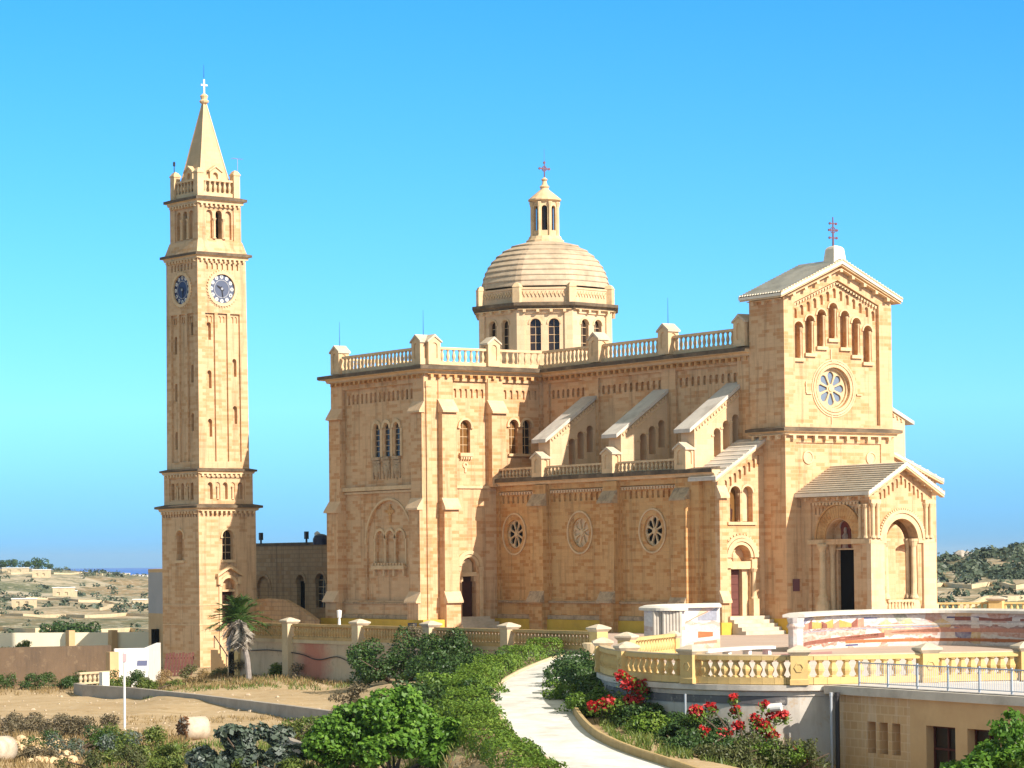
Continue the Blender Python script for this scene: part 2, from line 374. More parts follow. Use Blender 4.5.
# ------------------------------------------------------------------ the basilica
CH = thing('basilica', 'great limestone basilica with a dome, side balustrades and a gabled front with a rose window', 'church', (-25, 5.7, 0))
YA, YT, XT0, XT1, XF = -4.95, -12.65, -51.7, -35.3, -2.8     # aisle wall, transept wall, transept ends, aisle front
YC = 5.7

def cornice(path, z, parent, w=.75, mat='trim', h=.7, name='cornice'):
    a = MB(); a.sweep([(-.3, 0), (w * .35, 0), (w * .45, h * .35), (w, h * .45), (w, h * .8), (-.3, h * .8)], path, z=z); o = a.build(name, M[mat], parent)
    b = MB(); b.sweep([(-.31, h * .8 + .002), (w * .96, h * .8 + .002), (w * 1.01, h * .52), (w * 1.08, h * .52), (w * 1.08, h * .95), (-.31, h * 1.25)], path, z=z); b.build('weathering', M['cap'], o); return o

# --- front block -------------------------------------------------------------
def front_block():
    F = front(0, 0); W_ = 11.8; c = 5.9; EV = 28.2; AP = 30.75
    slope = lambda u, off: EV + off + (AP - EV) * (1 - abs(u - c) / c)
    mb = MB()
    # upper front with a sunk field below the rake
    fld = [(1.15, 17.3), (10.4, 17.3), (10.4, slope(10.4, -1.35)), (c, slope(c, -1.35)), (1.15, slope(1.15, -1.35))]
    mb.panel(F, [(0, 16.9), (W_, 16.9), (W_, EV), (c, AP), (0, EV)], [(fld, .35, False)])
    G = F.sh(-.35); holes = []
    p = (10.4 - 1.15) / 13
    for i in range(13):
        u = 1.15 + p * (i + .5)
        if i == 12 or i == 0: pass
        t = slope(u, -1.95); holes.append((arch(u - p * .27, u + p * .27, t - .85, t, 6), .25))
    AR = [(1.80, 22.75, 26.05), (3.05, 23.2, 26.6), (4.3, 23.8, 27.15), (5.58, 24.5, 27.75), (6.86, 23.8, 27.15), (8.12, 23.2, 26.6), (9.38, 22.65, 26.0)]
    k = 0
    for u, a, b in AR:
        holes.append((arch(u - .47, u + .47, a, b - .25, 10), .8))
    holes.append((circ(5.62, 20.35, 1.75, 36), .5, False))
    inset = [(1.15 + .002, 17.3), (10.4 - .002, 17.3), fld[2], fld[3], fld[4]]
    # outline of the field must contain all niches
    mb.panel(G, inset, holes)
    # dentil course that follows the rake
    # sides and back
    for s in ((0, 0, -1), (11.8, 0, 1)):
        FF = Fr((-4.5, s[0], 0), X, (0, s[2], 0)); mb.panel(FF, rect(0, 13.0, 4.5, EV), [])
    mb.panel(front(-4.5, 0), [(0, 13), (W_, 13), (W_, EV), (c, AP), (0, EV)], [])
    body = mb.build('front_block', M['stone'], CH)
    lo = MB()
    lo.panel(F.sh(.06), rect(-.06, 0, W_ + .06, 16.4), [(rect(1.1, 10.4, 10.4, 15.75), .12)])
    for yy, s in ((-.06, -1), (W_ + .06, 1)): lo.panel(Fr((-4.5, yy, 0), X, (0, s, 0)), rect(0, 0, 4.56, 16.4), [])
    lo.build('lower_front', M['stone'], CH)
    d = MB(); corbels(d, G, 1.2, 10.35, 0, .24, 0, .22, .31, .17, lambda u: slope(u, -1.46))
    d.build('dentil_course', M['trim'], CH)
    # arcade of stepped niches: hoods, columns and sills
    for u, v0, v1 in AR:
        r = .47; sp = v1 - .25 - r
        a = MB(); a.ring(G, u, sp, r + .002, r + .14, -.05, .12, n=12); a.build('niche_hood', M['trim'], CH)
        a = MB(); a.fbox(G, u - .6, u + .6, v0 - .28, v0 - .002, -.5, .22); sl_ = a.build('niche_sill', M['trim'], CH)
        k = MB(); q = G(u + .42, 0, -.16); column(k, q.x, q.y, v0, sp, .095, 8); k.build('colonnette', M['trim'], sl_)
    # rose
    r = rosette(F.sh(-.35), 5.62, 20.35, 1.5, CH, 'blueglass', dp=.42, rim=1.5, mat='trim')
    q = MB(); q.ring(F.sh(-.35), 5.62, 20.35, 1.76, 2.0, -.02, .08, 0, 360, 40)
    for i in range(48):
        t = 2 * math.pi * i / 48; P = F(5.62 + 1.88 * math.cos(t), 20.35 + 1.88 * math.sin(t), -.25); q.lathe((P.x - .05, P.y, P.z - .06), [(.055, 0), (.055, .12)], 5)
    q.build('bead_ring', M['trim'], r)
    q = MB(); H = F.sh(-.35)
    q.ring(H, 5.62, 20.35, 2.30, 2.42, 0, .07, 0, 360, 40)
    for du, dv in ((-2.75, 0), (2.75, 0), (0, -2.75), (0, 2.75)):
        q.fbox(H, 5.62 + du - .3, 5.62 + du + .3, 20.35 + dv - .55, 20.35 + dv - .43, 0, .12); q.fbox(H, 5.62 + du - .36, 5.62 + du - .24, 20.35 + dv - .43, 20.35 + dv + .5, 0, .09)
    q.build('cross_moulding', M['trim'], r)
    for u in (2.45, 9.35):
        q = MB(); q.ring(F.sh(-.06), u, 14.55, .02, .46, 0, .05, 0, 360, 20); q.ring(F.sh(-.06), u, 14.55, .42, .56, 0, .11, 0, 360, 24); q.build('medallion', M['trim'], CH)
    # string cornice at 16.4
    cornice([(-4.5, -.06), (.06, -.06), (.06, W_ + .06), (-4.5, W_ + .06)], 16.4, CH, w=.5, h=.55)
    q = MB(); corbels(q, F, .1, W_ - .1, 16.0, 16.4, .0, .42, 1.13, .3); q.build('corbel_table', M['trim'], CH); q = MB(); corbels(q, side(-4.5, -.06), .3, 4.4, 16.0, 16.4, 0, .4, 1.1, .3); q.build('corbel_table', M['trim'], CH)
    # roof
    rf = MB(); Q = Fr((.62, 0, 0), Y, X)
    e = .75
    prof = [(-e, EV - .42), (c, AP - .02), (W_ + e, EV - .42), (W_ + e, EV - .12), (c, AP + .34), (-e, EV - .12)]
    rf.prism(Q, prof, -5.6, 0); ro = rf.build('roof', M['roof'], CH)
    rk = MB(); rk.prism(Q, [(-e + .05, EV - .56), (c, AP - .16), (W_ + e - .05, EV - .56), (W_ + e - .05, EV - .43), (c, AP - .03), (-e + .05, EV - .43)], -5.5, -.12)
    rk.prism(Q, [(-e - .02, EV - .2), (c, AP + .26), (W_ + e + .02, EV - .2), (W_ + e + .02, EV - .08), (c, AP + .38), (-e - .02, EV - .08)], -.14, .05); rk.build('rake_moulding', M['trim'], ro)
    tl = MB(); tl.hexa([(-4.9, -e, EV - .2), (.6, -e, EV - .2), (.6, -e + .1, EV - .2), (-4.9, -e + .1, EV - .2), (-4.9, -e, EV - .1), (.6, -e, EV - .1), (.6, -e + .1, EV - .1), (-4.9, -e + .1, EV - .1)])                                    # roll tiles seen edge on along the eaves and rake
    for i in range(22):
        for s in (0, 1):
            f = (i + .5) / 22; u = -e + f * (c + e) if s == 0 else W_ + e - f * (c + e); z = EV - .12 + (AP + .46 - EV) * f
            tl.box(-4.9, .70, u - .05, u + .05, z - .02, z + .09)
    for i in range(16):
        x = -4.8 + i * .34; tl.box(x - .05, x + .05, -e - .05, -e + .6, EV - .16, EV - .03)
    tl.build('tile_roll', M['roof'], ro)
    cb = MB()
    corbels(cb, F, .1, W_ - .1, 0, .30, 0, .52, 1.28, .28, lambda u: slope(u, -.42)); cb.build('roof_corbel_table', M['trim'], CH)
    cb = MB(); corbels(cb, side(-4.5, 0), .2, 4.3, EV - .95, EV - .57, 0, .4, 1.3, .3); cb.build('eaves_corbel_table', M['trim'], CH)
    # pedestal and iron cross on the ridge
    k = MB(); k.lathe((-.35, c, AP + .1), [(.98, 0), (.78, 1.15), (.62, 1.32), (.25, 1.45)], 4, rot=math.pi / 4); k.build('ridge_pedestal', M['roof'], CH)
    k = MB(); b = (-.35, c - .15)
    k.lathe((b[0], b[1], AP + 1.4), [(.09, 0), (.05, 2.55)], 6)
    G2 = Fr((b[0] - .03, b[1], AP + 1.2), Y, X)
    for z, h in ((1.0, .38), (1.65, .42), (2.2, .34)):
        k.fbox(G2, -h, h, z - .05, z + .05, 0, .07)
        for s in (-1, 1): k.ring(G2, s * h, z, .01, .11, -.02, .09, 0, 360, 8)
    k.ring(G2, 0, 1.65, .22, .28, 0, .06, 0, 360, 16)
    k.build('roof_cross', M['redmetal'], CH)
front_block()

# --- aisles, clerestory, flying buttresses: built for the near side, repeated mirrored ------------
def long_side(mir):
    xf = (lambda p: (p[0], 11.8 - p[1] * 1.5, p[2] + (1.1 if p[2] > 14.4 and p[0] < -4.6 else 0))) if mir else None
    B = lambda: MB(xf)
    F = side(XT1, YA); L = XF - XT1
    bx = [-27.95, -17.3, -7.05]; mb = B()
    bays = [(-35.3 + .3, -28.95, -32.6), (-26.95, -18.3, -22.4), (-16.3, -8.05, -11.85)]
    holes = [(rect(a + 35.3 + .12, 2.75, b + 35.3 - .12, 12.55), .18, False) for a, b, c in bays]
    mb.panel(F, rect(0, 0, L, 13.05), holes)
    G = F.sh(-.18)
    for a, b, c in bays:
        u0, u1 = a + 35.42, b + 35.18; k = round((u1 - u0) / .82)
        mb.panel(G, rect(u0 - .002, 2.75, u1 + .002, 12.55), lombard(u0 + .15, u1 - .15, 11.45, 12.15, k, .45, .16) + [(circ(c + 35.3, 8.65, 1.30, 30), .3, False)])
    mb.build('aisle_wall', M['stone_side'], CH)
    if not mir:
        for i, (a, b, c) in enumerate(bays):
            rosette(G, c + 35.3, 8.65, 1.24, CH, 'void' if i != 1 else 'stone_plain', dp=.2, rim=1.55, hub=.2)
        for a, b, c in bays: d = MB(); corbels(d, G, a + 35.5, b + 35.1, 12.2, 12.45, 0, .2, .42, .2); d.build('dentil_course', M['stone_plain'], CH)
    for x in bx:
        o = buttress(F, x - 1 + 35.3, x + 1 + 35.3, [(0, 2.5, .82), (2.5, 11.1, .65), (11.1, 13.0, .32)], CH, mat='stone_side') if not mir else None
    # stepped corner piers at the front end
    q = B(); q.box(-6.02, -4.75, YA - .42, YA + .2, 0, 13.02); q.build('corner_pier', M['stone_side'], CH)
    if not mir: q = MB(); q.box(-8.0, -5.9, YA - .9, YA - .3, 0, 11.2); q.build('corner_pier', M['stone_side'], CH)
    # front face of the aisle
    FA = Fr((XF, YA, 0), Y, X); w = -YA - .06
    RK = lambda u: 12.9 + (15.9 - 12.9) * u / w
    mb = B(); hs = []
    hs += [(arch(1.30, 2.38, 9.25, 12.2), .7), (arch(2.62, 3.70, 9.25, 12.2), .7)]
    hs += [(arch(1.32, 3.38, 1.5, 7.35, 12), .9)]
    p = (w - .9) / 8
    for i in range(8): u = .6 + p * (i + .5); hs.append((arch(u - .16, u + .16, RK(u) - 1.55, RK(u) - .75, 6), .2))
    mb.panel(FA, [(0, 0), (w, 0), (w, RK(w)), (0, RK(0))], hs); mb.build('aisle_front', M['stone'], CH)
    if not mir:
        d = MB(); d.fbox(FA, 1.35, 2.72, 1.5, 5.35, -.86, -.72); dr = d.build('side_door', M['brown_door'], CH)
        d = MB()
        for i in range(6): d.fbox(FA, 1.45, 2.62, 1.62 + i * .62, 2.12 + i * .62, -.74, -.68)
        d.build('door_panel', M['brown_door'], dr)
        d = MB(); d.fbox(FA, 1.28, 3.42, 5.36, 6.0, -.86, .06); d.fbox(FA, 2.74, 3.36, 1.5, 5.35, -.85, -.3)
        d.fbox(FA, 3.40, 3.95, 5.45, 6.15, 0, .22); d.fbox(FA, .72, 1.28, 5.45, 6.15, 0, .22)
        d.build('door_surround', M['trim'], dr)
        d = MB(); c = 2.35; 
        for r, t in ((1.04, .10), (1.32, .2), (1.6, .12)): d.ring(FA, c, 6.32, r, r + .24, -.02, t + .03, n=18)
        for i in range(17):
            t = math.pi * (i + .5) / 17; d.fbox(Fr(FA(c, 6.32), FA.U * math.cos(t) + Vector(Z) * math.sin(t), FA.N, Vector(Z) * math.cos(t) - FA.U * math.sin(t)), 1.86, 1.98, -.06, .06, 0, .10)
        d.build('arch_moulding', M['trim'], dr)
        d = MB(); q = FA(3.62, 0, .16); column(d, q.x, q.y, 2.9, 5.45, .2); d.box(q.x - .34, q.x + .3, q.y - .3, q.y + .3, 0, 2.9); d.build('column', M['trim'], dr)
        d = MB(); d.lathe(FA(2.1, 6.0, -.6), [(.25, 0), (.34, .25), (.22, .6), (.12, .75), (.16, .9), (.02, 1.05)], 8); d.build('lunette_relief', M['trim'], dr)
        d = MB(); q = FA(2.5, 0, -.25); column(d, q.x, q.y, 9.28, 11.6, .13); d.fbox(FA, 1.0, 4.0, 9.0, 9.24, -.3, .16); 
        d.ring(FA, 1.84, 11.66, .545, .70, 0, .07); d.ring(FA, 3.16, 11.66, .545, .70, 0, .07); wo = d.build('double_window', M['trim'], CH)
        for u in (1.32, 2.64):
            g = MB(); g.prism(FA, arch(u, u + 1.04, 9.3, 12.15), -.68, -.62); g.build('pane', M['amber'] if u < 2 else M['stone_plain'], wo)
        g = MB(); q = FA(1.6, 9.3, -.5); g.lathe(q, [(.2, 0), (.26, .5), (.3, .95), (.1, 1.15), (.15, 1.35), (.03, 1.55)], 8); g.build('statue', M['door'], wo)
        buttress(FA, -.03, .75, [(0, 2.6, .45), (2.6, 11.2, .3), (11.2, 12.6, .08)], CH)
        st = MB()
        for i in range(5): st.box(XF + .1, -.1 - i * .5 + .0, -4.3, -.12, i * .3, (i + 1) * .3 - .002)
        st.build('entrance_steps', M['cap3'], CH)
        g = MB(); g.fbox(FA.sh(.16), .12, .2, 9.6, 10.5, 0, .1); g.fbox(FA.sh(.16), .12, .5, 9.6, 9.7, 0, .1); g.build('wall_lamp', M['iron'], CH)
    # lean-to roof over the front end, plain terrace behind it
    r = B(); FR = Fr((XF + .35, YA, 0), Y, X)
    r.prism(FR, [(-.45, RK(0) - .25), (w, RK(w) + .05), (w, RK(w) + .30), (-.45, RK(0) + .02)], -3.7, 0); ro = r.build('aisle_roof', M['slab'], CH)
    r = B()
    for i in range(9):
        u0 = -.45 + (w + .45) * i / 9; u1 = u0 + .12; z0 = RK(0) + .02 + (RK(w) + .28 - RK(0)) * i / 9
        r.hexa([tuple(FR(u0, z0 - .02, 0)), tuple(FR(u1, z0 + .05, 0)), tuple(FR(u1, z0 + .05, -3.6)), tuple(FR(u0, z0 - .02, -3.6)), tuple(FR(u0, z0 + .07, 0)), tuple(FR(u1, z0 + .13, 0)), tuple(FR(u1, z0 + .13, -3.6)), tuple(FR(u0, z0 + .07, -3.6))])
    r.build('tile_course', M['roof'], ro)
    r = B(); r.prism(FR, [(-.42, RK(0) - .40), (w, RK(w) - .12), (w, RK(w) + .04), (-.42, RK(0) - .26)], -.45, -.02); r.build('rake_moulding', M['trim'], ro)
    r = B(); r.box(XT1, XF - 2.0, YA + .02, .4, 12.7, 13.1); r.build('aisle_terrace', M['slab'], CH)
    # cornice and lower balustrade
    path = [(XT1 + .0, YA), (-8.2, YA), (-5.0 if mir else XF + .02, YA)]
    c = B(); c.sweep([(-.3, 0), (.25, 0), (.35, .2), (.55, .28), (.55, .5), (-.3, .5)], path, z=13.05); co = c.build('aisle_cornice', M['trim'], CH)
    c = B(); c.sweep([(-.31, .502), (.54, .502), (.56, .30), (.62, .30), (.62, .62), (-.31, .78)], path, z=13.05); c.build('weathering', M['cap'], co)
    xs = [XT1 + .3] + [x for b in bx for x in (b - .85, b + .85)]
    for i in range(0, 6, 2):
        c = B(); balustrade(c, (xs[i], YA + .05), (xs[i + 1], YA + .05), 13.6, 1.05, .55, .13, .2, .17); c.build('lower_balustrade', M['trim'], CH)
    if not mir:
        for b in bx: pedestal('pedestal', b, YA - .12, 13.62, 1.55, .9, 2.35, CH)
    # clerestory
    FN = side(XT1, .4); LN = -4.5 - XT1; mb = B(); hs = []
    pil = [(-29.0, -27.2), (-18.4, -16.6), (-8.1, -6.3)]
    pil = [(-28.6, -26.7), (-17.1, -15.3), (-6.6, -4.5)]
    bay = [(XT1 + .9, -28.7), (-26.6, -17.2), (-15.2, -6.7)]
    for a, b in bay: hs.append((rect(a + 35.3, 13.2, b + 35.3, 22.6), .22, False))
    mb.panel(FN, rect(0, 13, LN, 23.2), hs)
    for a, b in bay:
        a += 35.3; b += 35.3; k = round((b - a) / .86); c = (a + b) / 2
        hh = lombard(a + .1, b - .1, 21.15, 21.95, k, .5, .2) + [(arch(c - 1.15, c - .2, 16.2, 19.2), .4), (arch(c + .2, c + 1.15, 16.2, 19.2), .4)]
        mb.panel(FN.sh(-.22), rect(a - .002, 13.2, b + .002, 22.6), hh)
    mb.build('nave_wall', M['stone'], CH)
    if not mir:
        for a, b in bay:
            c = (a + b) / 2 + 35.3; G = FN.sh(-.22)
            for s in (-1, 1):
                h = MB(); hood(h, G, c + s * .675, 19.2 - .475, .5, .2, .14); h.build('hood_mould', M['trim'], CH)
                window(G, c + s * .675 - .475, c + s * .675 + .475, 16.2, 19.2, .34, CH)
    for x in bx:
        f = B(); FX = Fr((x + .9, YA + .3, 0), Y, X); wl = .4 - YA - .3 + .002; th = 1.8
        top = lambda u: 17.15 + (20.75 - 17.15) * u / wl
        opn = [(2.05, 2.78, 14.75, 17.15), (3.02, 3.76, 15.35, 17.8), (4.05, 4.78, 15.95, 18.35)]
        hs = [(arch(a, b, c, d), th, False) for a, b, c, d in opn]
        f.panel(FX, [(0, 13.1), (wl, 13.1), (wl, top(wl)), (0, top(0))], hs); f.panel(FX, [(0, 13.1), (wl, 13.1), (wl, top(wl)), (0, top(0))], [(h[0], .01, False) for h in hs], w=-th)
        f.panel(Fr((x - .9, YA + .3, 0), X, (0, -1, 0)), rect(0, 13.1, 1.8, top(0)), [])
        fo = f.build('flying_buttress', M['stone_plain'], CH)
        s = B(); s.prism(FX, [(-.62, top(0) - .42), (wl, top(wl) + .0), (wl, top(wl) + .32), (-.62, top(0) - .10)], -th - .2, .2); s.build('coping', M['slab'], fo)
        s = B(); corbels(s, FX, .1, wl - .1, 0, .26, -.02, .12, .3, .14, lambda u: top(u) - .14)
        s.build('dentil_course', M['trim'], fo)
        s = B(); s.prism(FX, [(1.4, top(1.4) - .75), (wl - .1, top(wl - .1) - .75), (wl - .1, top(wl - .1) - .64), (1.4, top(1.4) - .64)], -.02, .07)
        for a, b, c, d in opn: s.fbox(FX, a - .28, a - .002, d - .72, d - .58, -.3, .09)
        s.build('string_course', M['trim'], fo)
long_side(False); long_side(True)
p = MB(); p.box(-6.3, -4.55, .12, 11.28, 13.1, 23.9); p.build('nave_end_wall', M['stone'], CH); p = MB(); p.box(-62, -6.32, .45, 10.95, 23.2, 23.6); p.build('nave_roof', M['slab'], CH)

M['cap2'] = mottled('carved_grey', (.46, .38, .29), (.36, .29, .21), (.2, .16, .12), sc=2, amt3=.4)
# --- transept ----------------------------------------------------------------
def transept():
    F = side(XT0, YT); L = XT1 - XT0; mb = MB()
    mb.panel(F, rect(0, 0, L, 23.2), [(rect(2.05, 13.25, 14.5, 22.45), .3, False), (rect(2.05, 2.65, 14.5, 12.85), .3, False)])
    G = F.sh(-.3)
    tri = [(7.75 - .45, 7.75 + .45), (9.5 - .45, 9.5 + .45), (11.25 - .45, 11.25 + .45)]
    mb.panel(G, rect(2.048, 13.25, 14.502, 22.45), lombard(2.35, 14.2, 21.05, 22.0, 15, .5, .2) + [(arch(a, b, 15.95, 19.0), .5) for a, b in tri])
    A = arch(5.75, 13.75, 2.66, 11.9, 20)
    mb.panel(G, rect(2.048, 2.65, 14.502, 12.85), [(A, .18, False)])
    sm = [(7.2 + 1.72 * i, 7.2 + 1.72 * i + 1.45) for i in range(3)]
    mb.panel(G.sh(-.18), A, [(arch(a, b, 5.95, 9.1), .22) for a, b in sm])
    # the other walls
    FX_ = front(XT1, YT); X1 = 13.05; hs = []
    p1, p2 = rect(3.05, 13.2, 6.8, 22.6), rect(8.5, 14.2, 12.75, 22.6)
    dr = arch(3.88, 5.42, 1.2, 6.55)
    mb.panel(FX_, rect(0, 0, X1, 23.2), [(p1, .22, False), (p2, .22, False), (dr, .75)])
    H = FX_.sh(-.22)
    mb.panel(H, rect(3.048, 13.2, 6.802, 22.6), lombard(3.15, 6.7, 21.1, 21.95, 6, .5, .2) + [(arch(3.95, 5.05, 16.1, 19.05), .6)])
    mb.panel(H, rect(8.498, 14.2, 12.752, 22.6), lombard(8.6, 12.65, 21.1, 21.95, 6, .5, .2) + [(arch(9.35, 10.3, 16.1, 19.2), .5), (arch(10.85, 11.8, 16.1, 19.2), .5)])
    mb.panel(Fr((XT0, 24, 0), (0, -1, 0), (-1, 0, 0)), rect(0, 0, 24 - YT, 23.2), [])
    mb.panel(Fr((XT1, 24.05, 0), (-1, 0, 0), Y), rect(0, 0, L, 23.2), []); mb.panel(Fr((XT1, 11, 0), Y, X), rect(0, 0, 13.05, 23.2), [])
    mb.build('transept', M['stone'], CH)
    r = MB(); r.box(XT0 + .3, XT1 - .3, YT + .3, 23.7, 23.25, 23.7); r.build('transept_roof', M['slab'], CH)
    # -Y face details
    for a, b in tri: h = MB(); h.ring(G, (a + b) / 2, 19.0 - .45, .52, .82, 0, .16, n=12); h.build('hood_mould', M['trim'], CH)
    for u in (6.95, 8.62, 10.38, 12.05): h = MB(); h.fbox(G, u - .14, u + .14, 15.95, 18.5, 0, .12); h.build('window_pilaster', M['trim'], CH)
    for a, b in tri: window(G, a, b, 15.95, 19.0, .2, CH, rows=5, cols=1)
    for a, b in tri:
        c = (a + b) / 2; k = MB(); k.fbox(G, c - .62, c + .62, 15.65, 15.93, 0, .30); k.ring(G, c, 14.95, .22, .58, 0, .16, 0, 360, 14)
        k.fbox(G, c - .6, c + .6, 15.35, 15.6, 0, .2); k.lathe(G(c, 13.75, .0), [(.02, 0), (.12, .2), (.3, .55), (.36, .95), (.3, 1.35), (.1, 1.5)], 8)
        for s in (-1, 1): k.fbox(G, c + s * .55 - .07, c + s * .55 + .07, 13.9, 15.3, 0, .14)
        k.build('window_bracket', M['carved'], CH)
    k = MB(); k.fbox(F, 2.06, 14.49, 12.87, 13.22, -.28, .10); k.fbox(F, 2.06, 14.49, 12.6, 12.8, -.28, -.1)
    k.ring(G, 9.75, 7.9, 4.02, 4.22, 0, .12, n=28); k.build('string_course', M['trim'], CH)
    q = G.sh(-.18); k = MB(); k.fbox(q, 6.85, 12.55, 5.55, 5.9, 0, .45)
    for i in range(4): k.fbox(q, 7.0 + i * 1.72, 7.3 + i * 1.72, 4.95, 5.54, 0, .32)
    for i in range(11): k.fbox(q, 6.95 + i * .52, 7.15 + i * .52, 5.9, 6.15, .2, .4)
    for a, b in sm: k.ring(q, (a + b) / 2, 9.1 - .725, .75, .98, 0, .12, n=12)
    for s in (6.95, 12.4): k.fbox(q, s - .12, s + .12, 5.95, 8.35, 0, .1)
    bl = k.build('blind_arcade', M['trim'], CH)
    for u in (8.78, 10.5): k = MB(); c = q(u, 0, .02); column(k, c.x, c.y, 5.95, 8.4, .12, 8); k.build('colonnette', M['trim'], bl)
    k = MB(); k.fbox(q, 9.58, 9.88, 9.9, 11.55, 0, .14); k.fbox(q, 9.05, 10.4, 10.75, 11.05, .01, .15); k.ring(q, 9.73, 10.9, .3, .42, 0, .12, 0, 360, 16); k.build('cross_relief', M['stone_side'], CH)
    # buttresses at the corners
    secs = [(0, 2.5, .85), (2.5, 10.9, .62), (10.9, 19.7, .32), (19.7, 23.2, .06)]
    buttress(F, -.015, 2.0, secs, CH); buttress(F, 14.55, L + .015, secs, CH)
    FL = Fr((XT0, YT + 2.0, 0), (0, -1, 0), (-1, 0, 0)); buttress(FL, 0, 2.012, secs, CH)
    S2 = [(0, 2.5, 1.15), (2.5, 10.9, .95), (10.9, 19.7, .7), (19.7, 23.2, .12)]
    buttress(FX_, 1.45, 3.0, S2, CH); buttress(FX_, 6.85, 8.45, [(13, 19.7, .7), (19.7, 23.2, .12)], CH)
    k = MB(); k.fbox(FX_, .12, .62, 0, 22.2, 0, .16); k.fbox(FX_, .05, .7, 22.0, 22.5, 0, .22); k.build('corner_shaft', M['stone'], CH)
    # +X face windows and door
    for a, b, c in ((4.5, 18.5, .6), (9.82, 18.72, .52), (11.32, 18.72, .52)): h = MB(); hood(h, H, a, b, c, .2, .16); h.build('hood_mould', M['trim'], CH)
    window(H, 3.95, 5.05, 16.1, 19.05, .42, CH, 'amber', 3); window(H, 9.35, 10.3, 16.1, 19.2, .42, CH, 'amber', 3); window(H, 10.85, 11.8, 16.1, 19.2, .42, CH, 'glass', 3)
    k = MB(); k.fbox(H, 3.8, 5.2, 15.78, 16.08, 0, .32); corbels(k, H, 3.85, 5.15, 15.5, 15.77, 0, .26, .26, .14); k.ring(H, 4.5, 15.0, .12, .3, 0, .1, 0, 360, 12); k.fbox(H, 4.4, 4.6, 14.3, 14.7, 0, .1); k.build('window_bracket', M['trim'], CH)
    k = MB(); k.fbox(H, 9.2, 11.95, 15.85, 16.08, 0, .25); k.build('window_sill', M['trim'], CH)
    k = MB(); k.fbox(FX_, 3.02, 7.0, 12.85, 13.1, 0, .16); k.build('string_course', M['trim'], CH)
    k = MB(); k.fbox(FX_, 3.95, 5.35, 1.2, 4.85, -.72, -.6); do = k.build('transept_door', M['door'], CH)
    k = MB(); k.fbox(FX_, 3.85, 5.45, 4.86, 5.25, -.7, .04)
    for s in (3.86, 5.24): k.fbox(FX_, s, s + .2, 4.4, 4.85, -.68, -.1)
    k.prism(FX_, arch(4.0, 5.3, 5.26, 6.5), -.7, -.45); k.ring(FX_, 4.65, 5.78, .8, 1.06, -.02, .1); k.ring(FX_, 4.65, 5.78, 1.09, 1.42, 0, .2)
    for s in (3.4, 5.9): k.fbox(FX_, s - .24, s + .24, 5.35, 5.72, 0, .24); k.fbox(FX_, s - .18, s + .18, 0, 5.34, 0, .14)
    k.build('door_surround', M['trim'], do)
    k = MB()
    for i in range(5): k.fbox(FX_, 3.2 - .1 * (4 - i), 6.6 + .25 * (4 - i), i * .24, (i + 1) * .24 - .002, 0, .5 + (4 - i) * .36)
    k.build('entrance_steps', M['cap3'], CH)
    # plinth courses
transept()
pa = [(XT0, 8), (XT0, YT), (XT1, YT), (XT1, YA), (XF, YA)]
pl = MB(); pl.sweep([(-.2, 1.02), (.22, 1.02), (.22, 1.35), (-.2, 1.45)], [(XT1 + .4, YA), (XF, YA)]); pl.sweep([(-.2, 2.45), (.16, 2.45), (.2, 2.6), (-.2, 2.72)], [(XT1 + .4, YA), (XF, YA)])
pl.sweep([(-.2, 1.02), (.22, 1.02), (.22, 1.35), (-.2, 1.45)], [(XT0, 8), (XT0, YT), (XT1, YT)]); pl.sweep([(-.2, 2.35), (.14, 2.35), (.18, 2.5), (-.2, 2.62)], [(XT0, 8), (XT0, YT), (XT1, YT)])
pl.build('plinth_moulding', M['carved'], CH)
ye = MB(); ye.sweep([(-.2, 0), (.88, 0), (.88, 1.0), (-.2, 1.0)], [(XT0, 8), (XT0, YT), (XT1 + .01, YT), (XT1 + .01, -9.75)])
ye.sweep([(-.2, 0), (.30, 0), (.30, 1.0), (-.2, 1.0)], [(XT1 + .02, YA), (-9.0, YA)]); ye.sweep([(-.2, 0), (.93, 0), (.93, 1.0), (-.2, 1.0)], [(-9.0, YA), (-5.9, YA)]); ye.sweep([(-.2, 0), (.48, 0), (.48, 1.0), (-.2, 1.0)], [(-5.88, YA), (XF + .48, YA), (XF + .48, -4.32)])
ye.sweep([(-.1, 0), (.04, 0), (.04, 1.25), (-.1, 1.25)], [(-2.7, -.06), (.06, -.06), (.06, 1.4)])
ye.build('ochre_plinth', M['yellow'], CH)

# upper cornice, balustrade and pedestals round transept and nave
pc = [(XT0, 20), (XT0, YT), (XT1, YT), (XT1, .4), (-4.5, .4)]
cornice(pc, 23.2, CH, .92)
for F_, a_, b_ in ((side(XT0, YT), .2, 16.2), (front(XT1, YT), .2, 12.9), (side(XT1, .4), .3, 30.6)): k = MB(); corbels(k, F_, a_, b_, 22.85, 23.2, 0, .4, .85, .3); k.build('corbel_table', M['stone_side'], CH)  # corbels take the darker shaded-wall stone for contrast under the cornice
zb = 24.02
for P, Q in [((XT0 + 2.1, YT + .1), (XT1 - 1.6, YT + .1)), ((XT1 - .1, YT + 1.7), (XT1 - .1, -5.9)), ((XT1 - .1, -4.6), (XT1 - .1, .3)), ((XT1, .5), (-27.2, .5)), ((-25.7, .5), (-16.9, .5)), ((-15.4, .5), (-6.4, .5)), ((XT0 + .1, 18), (XT0 + .1, YT + 1.7))]:
    k = MB(); balustrade(k, P, Q, zb, 1.62, .62); k.build('upper_balustrade', M['trim'], CH)
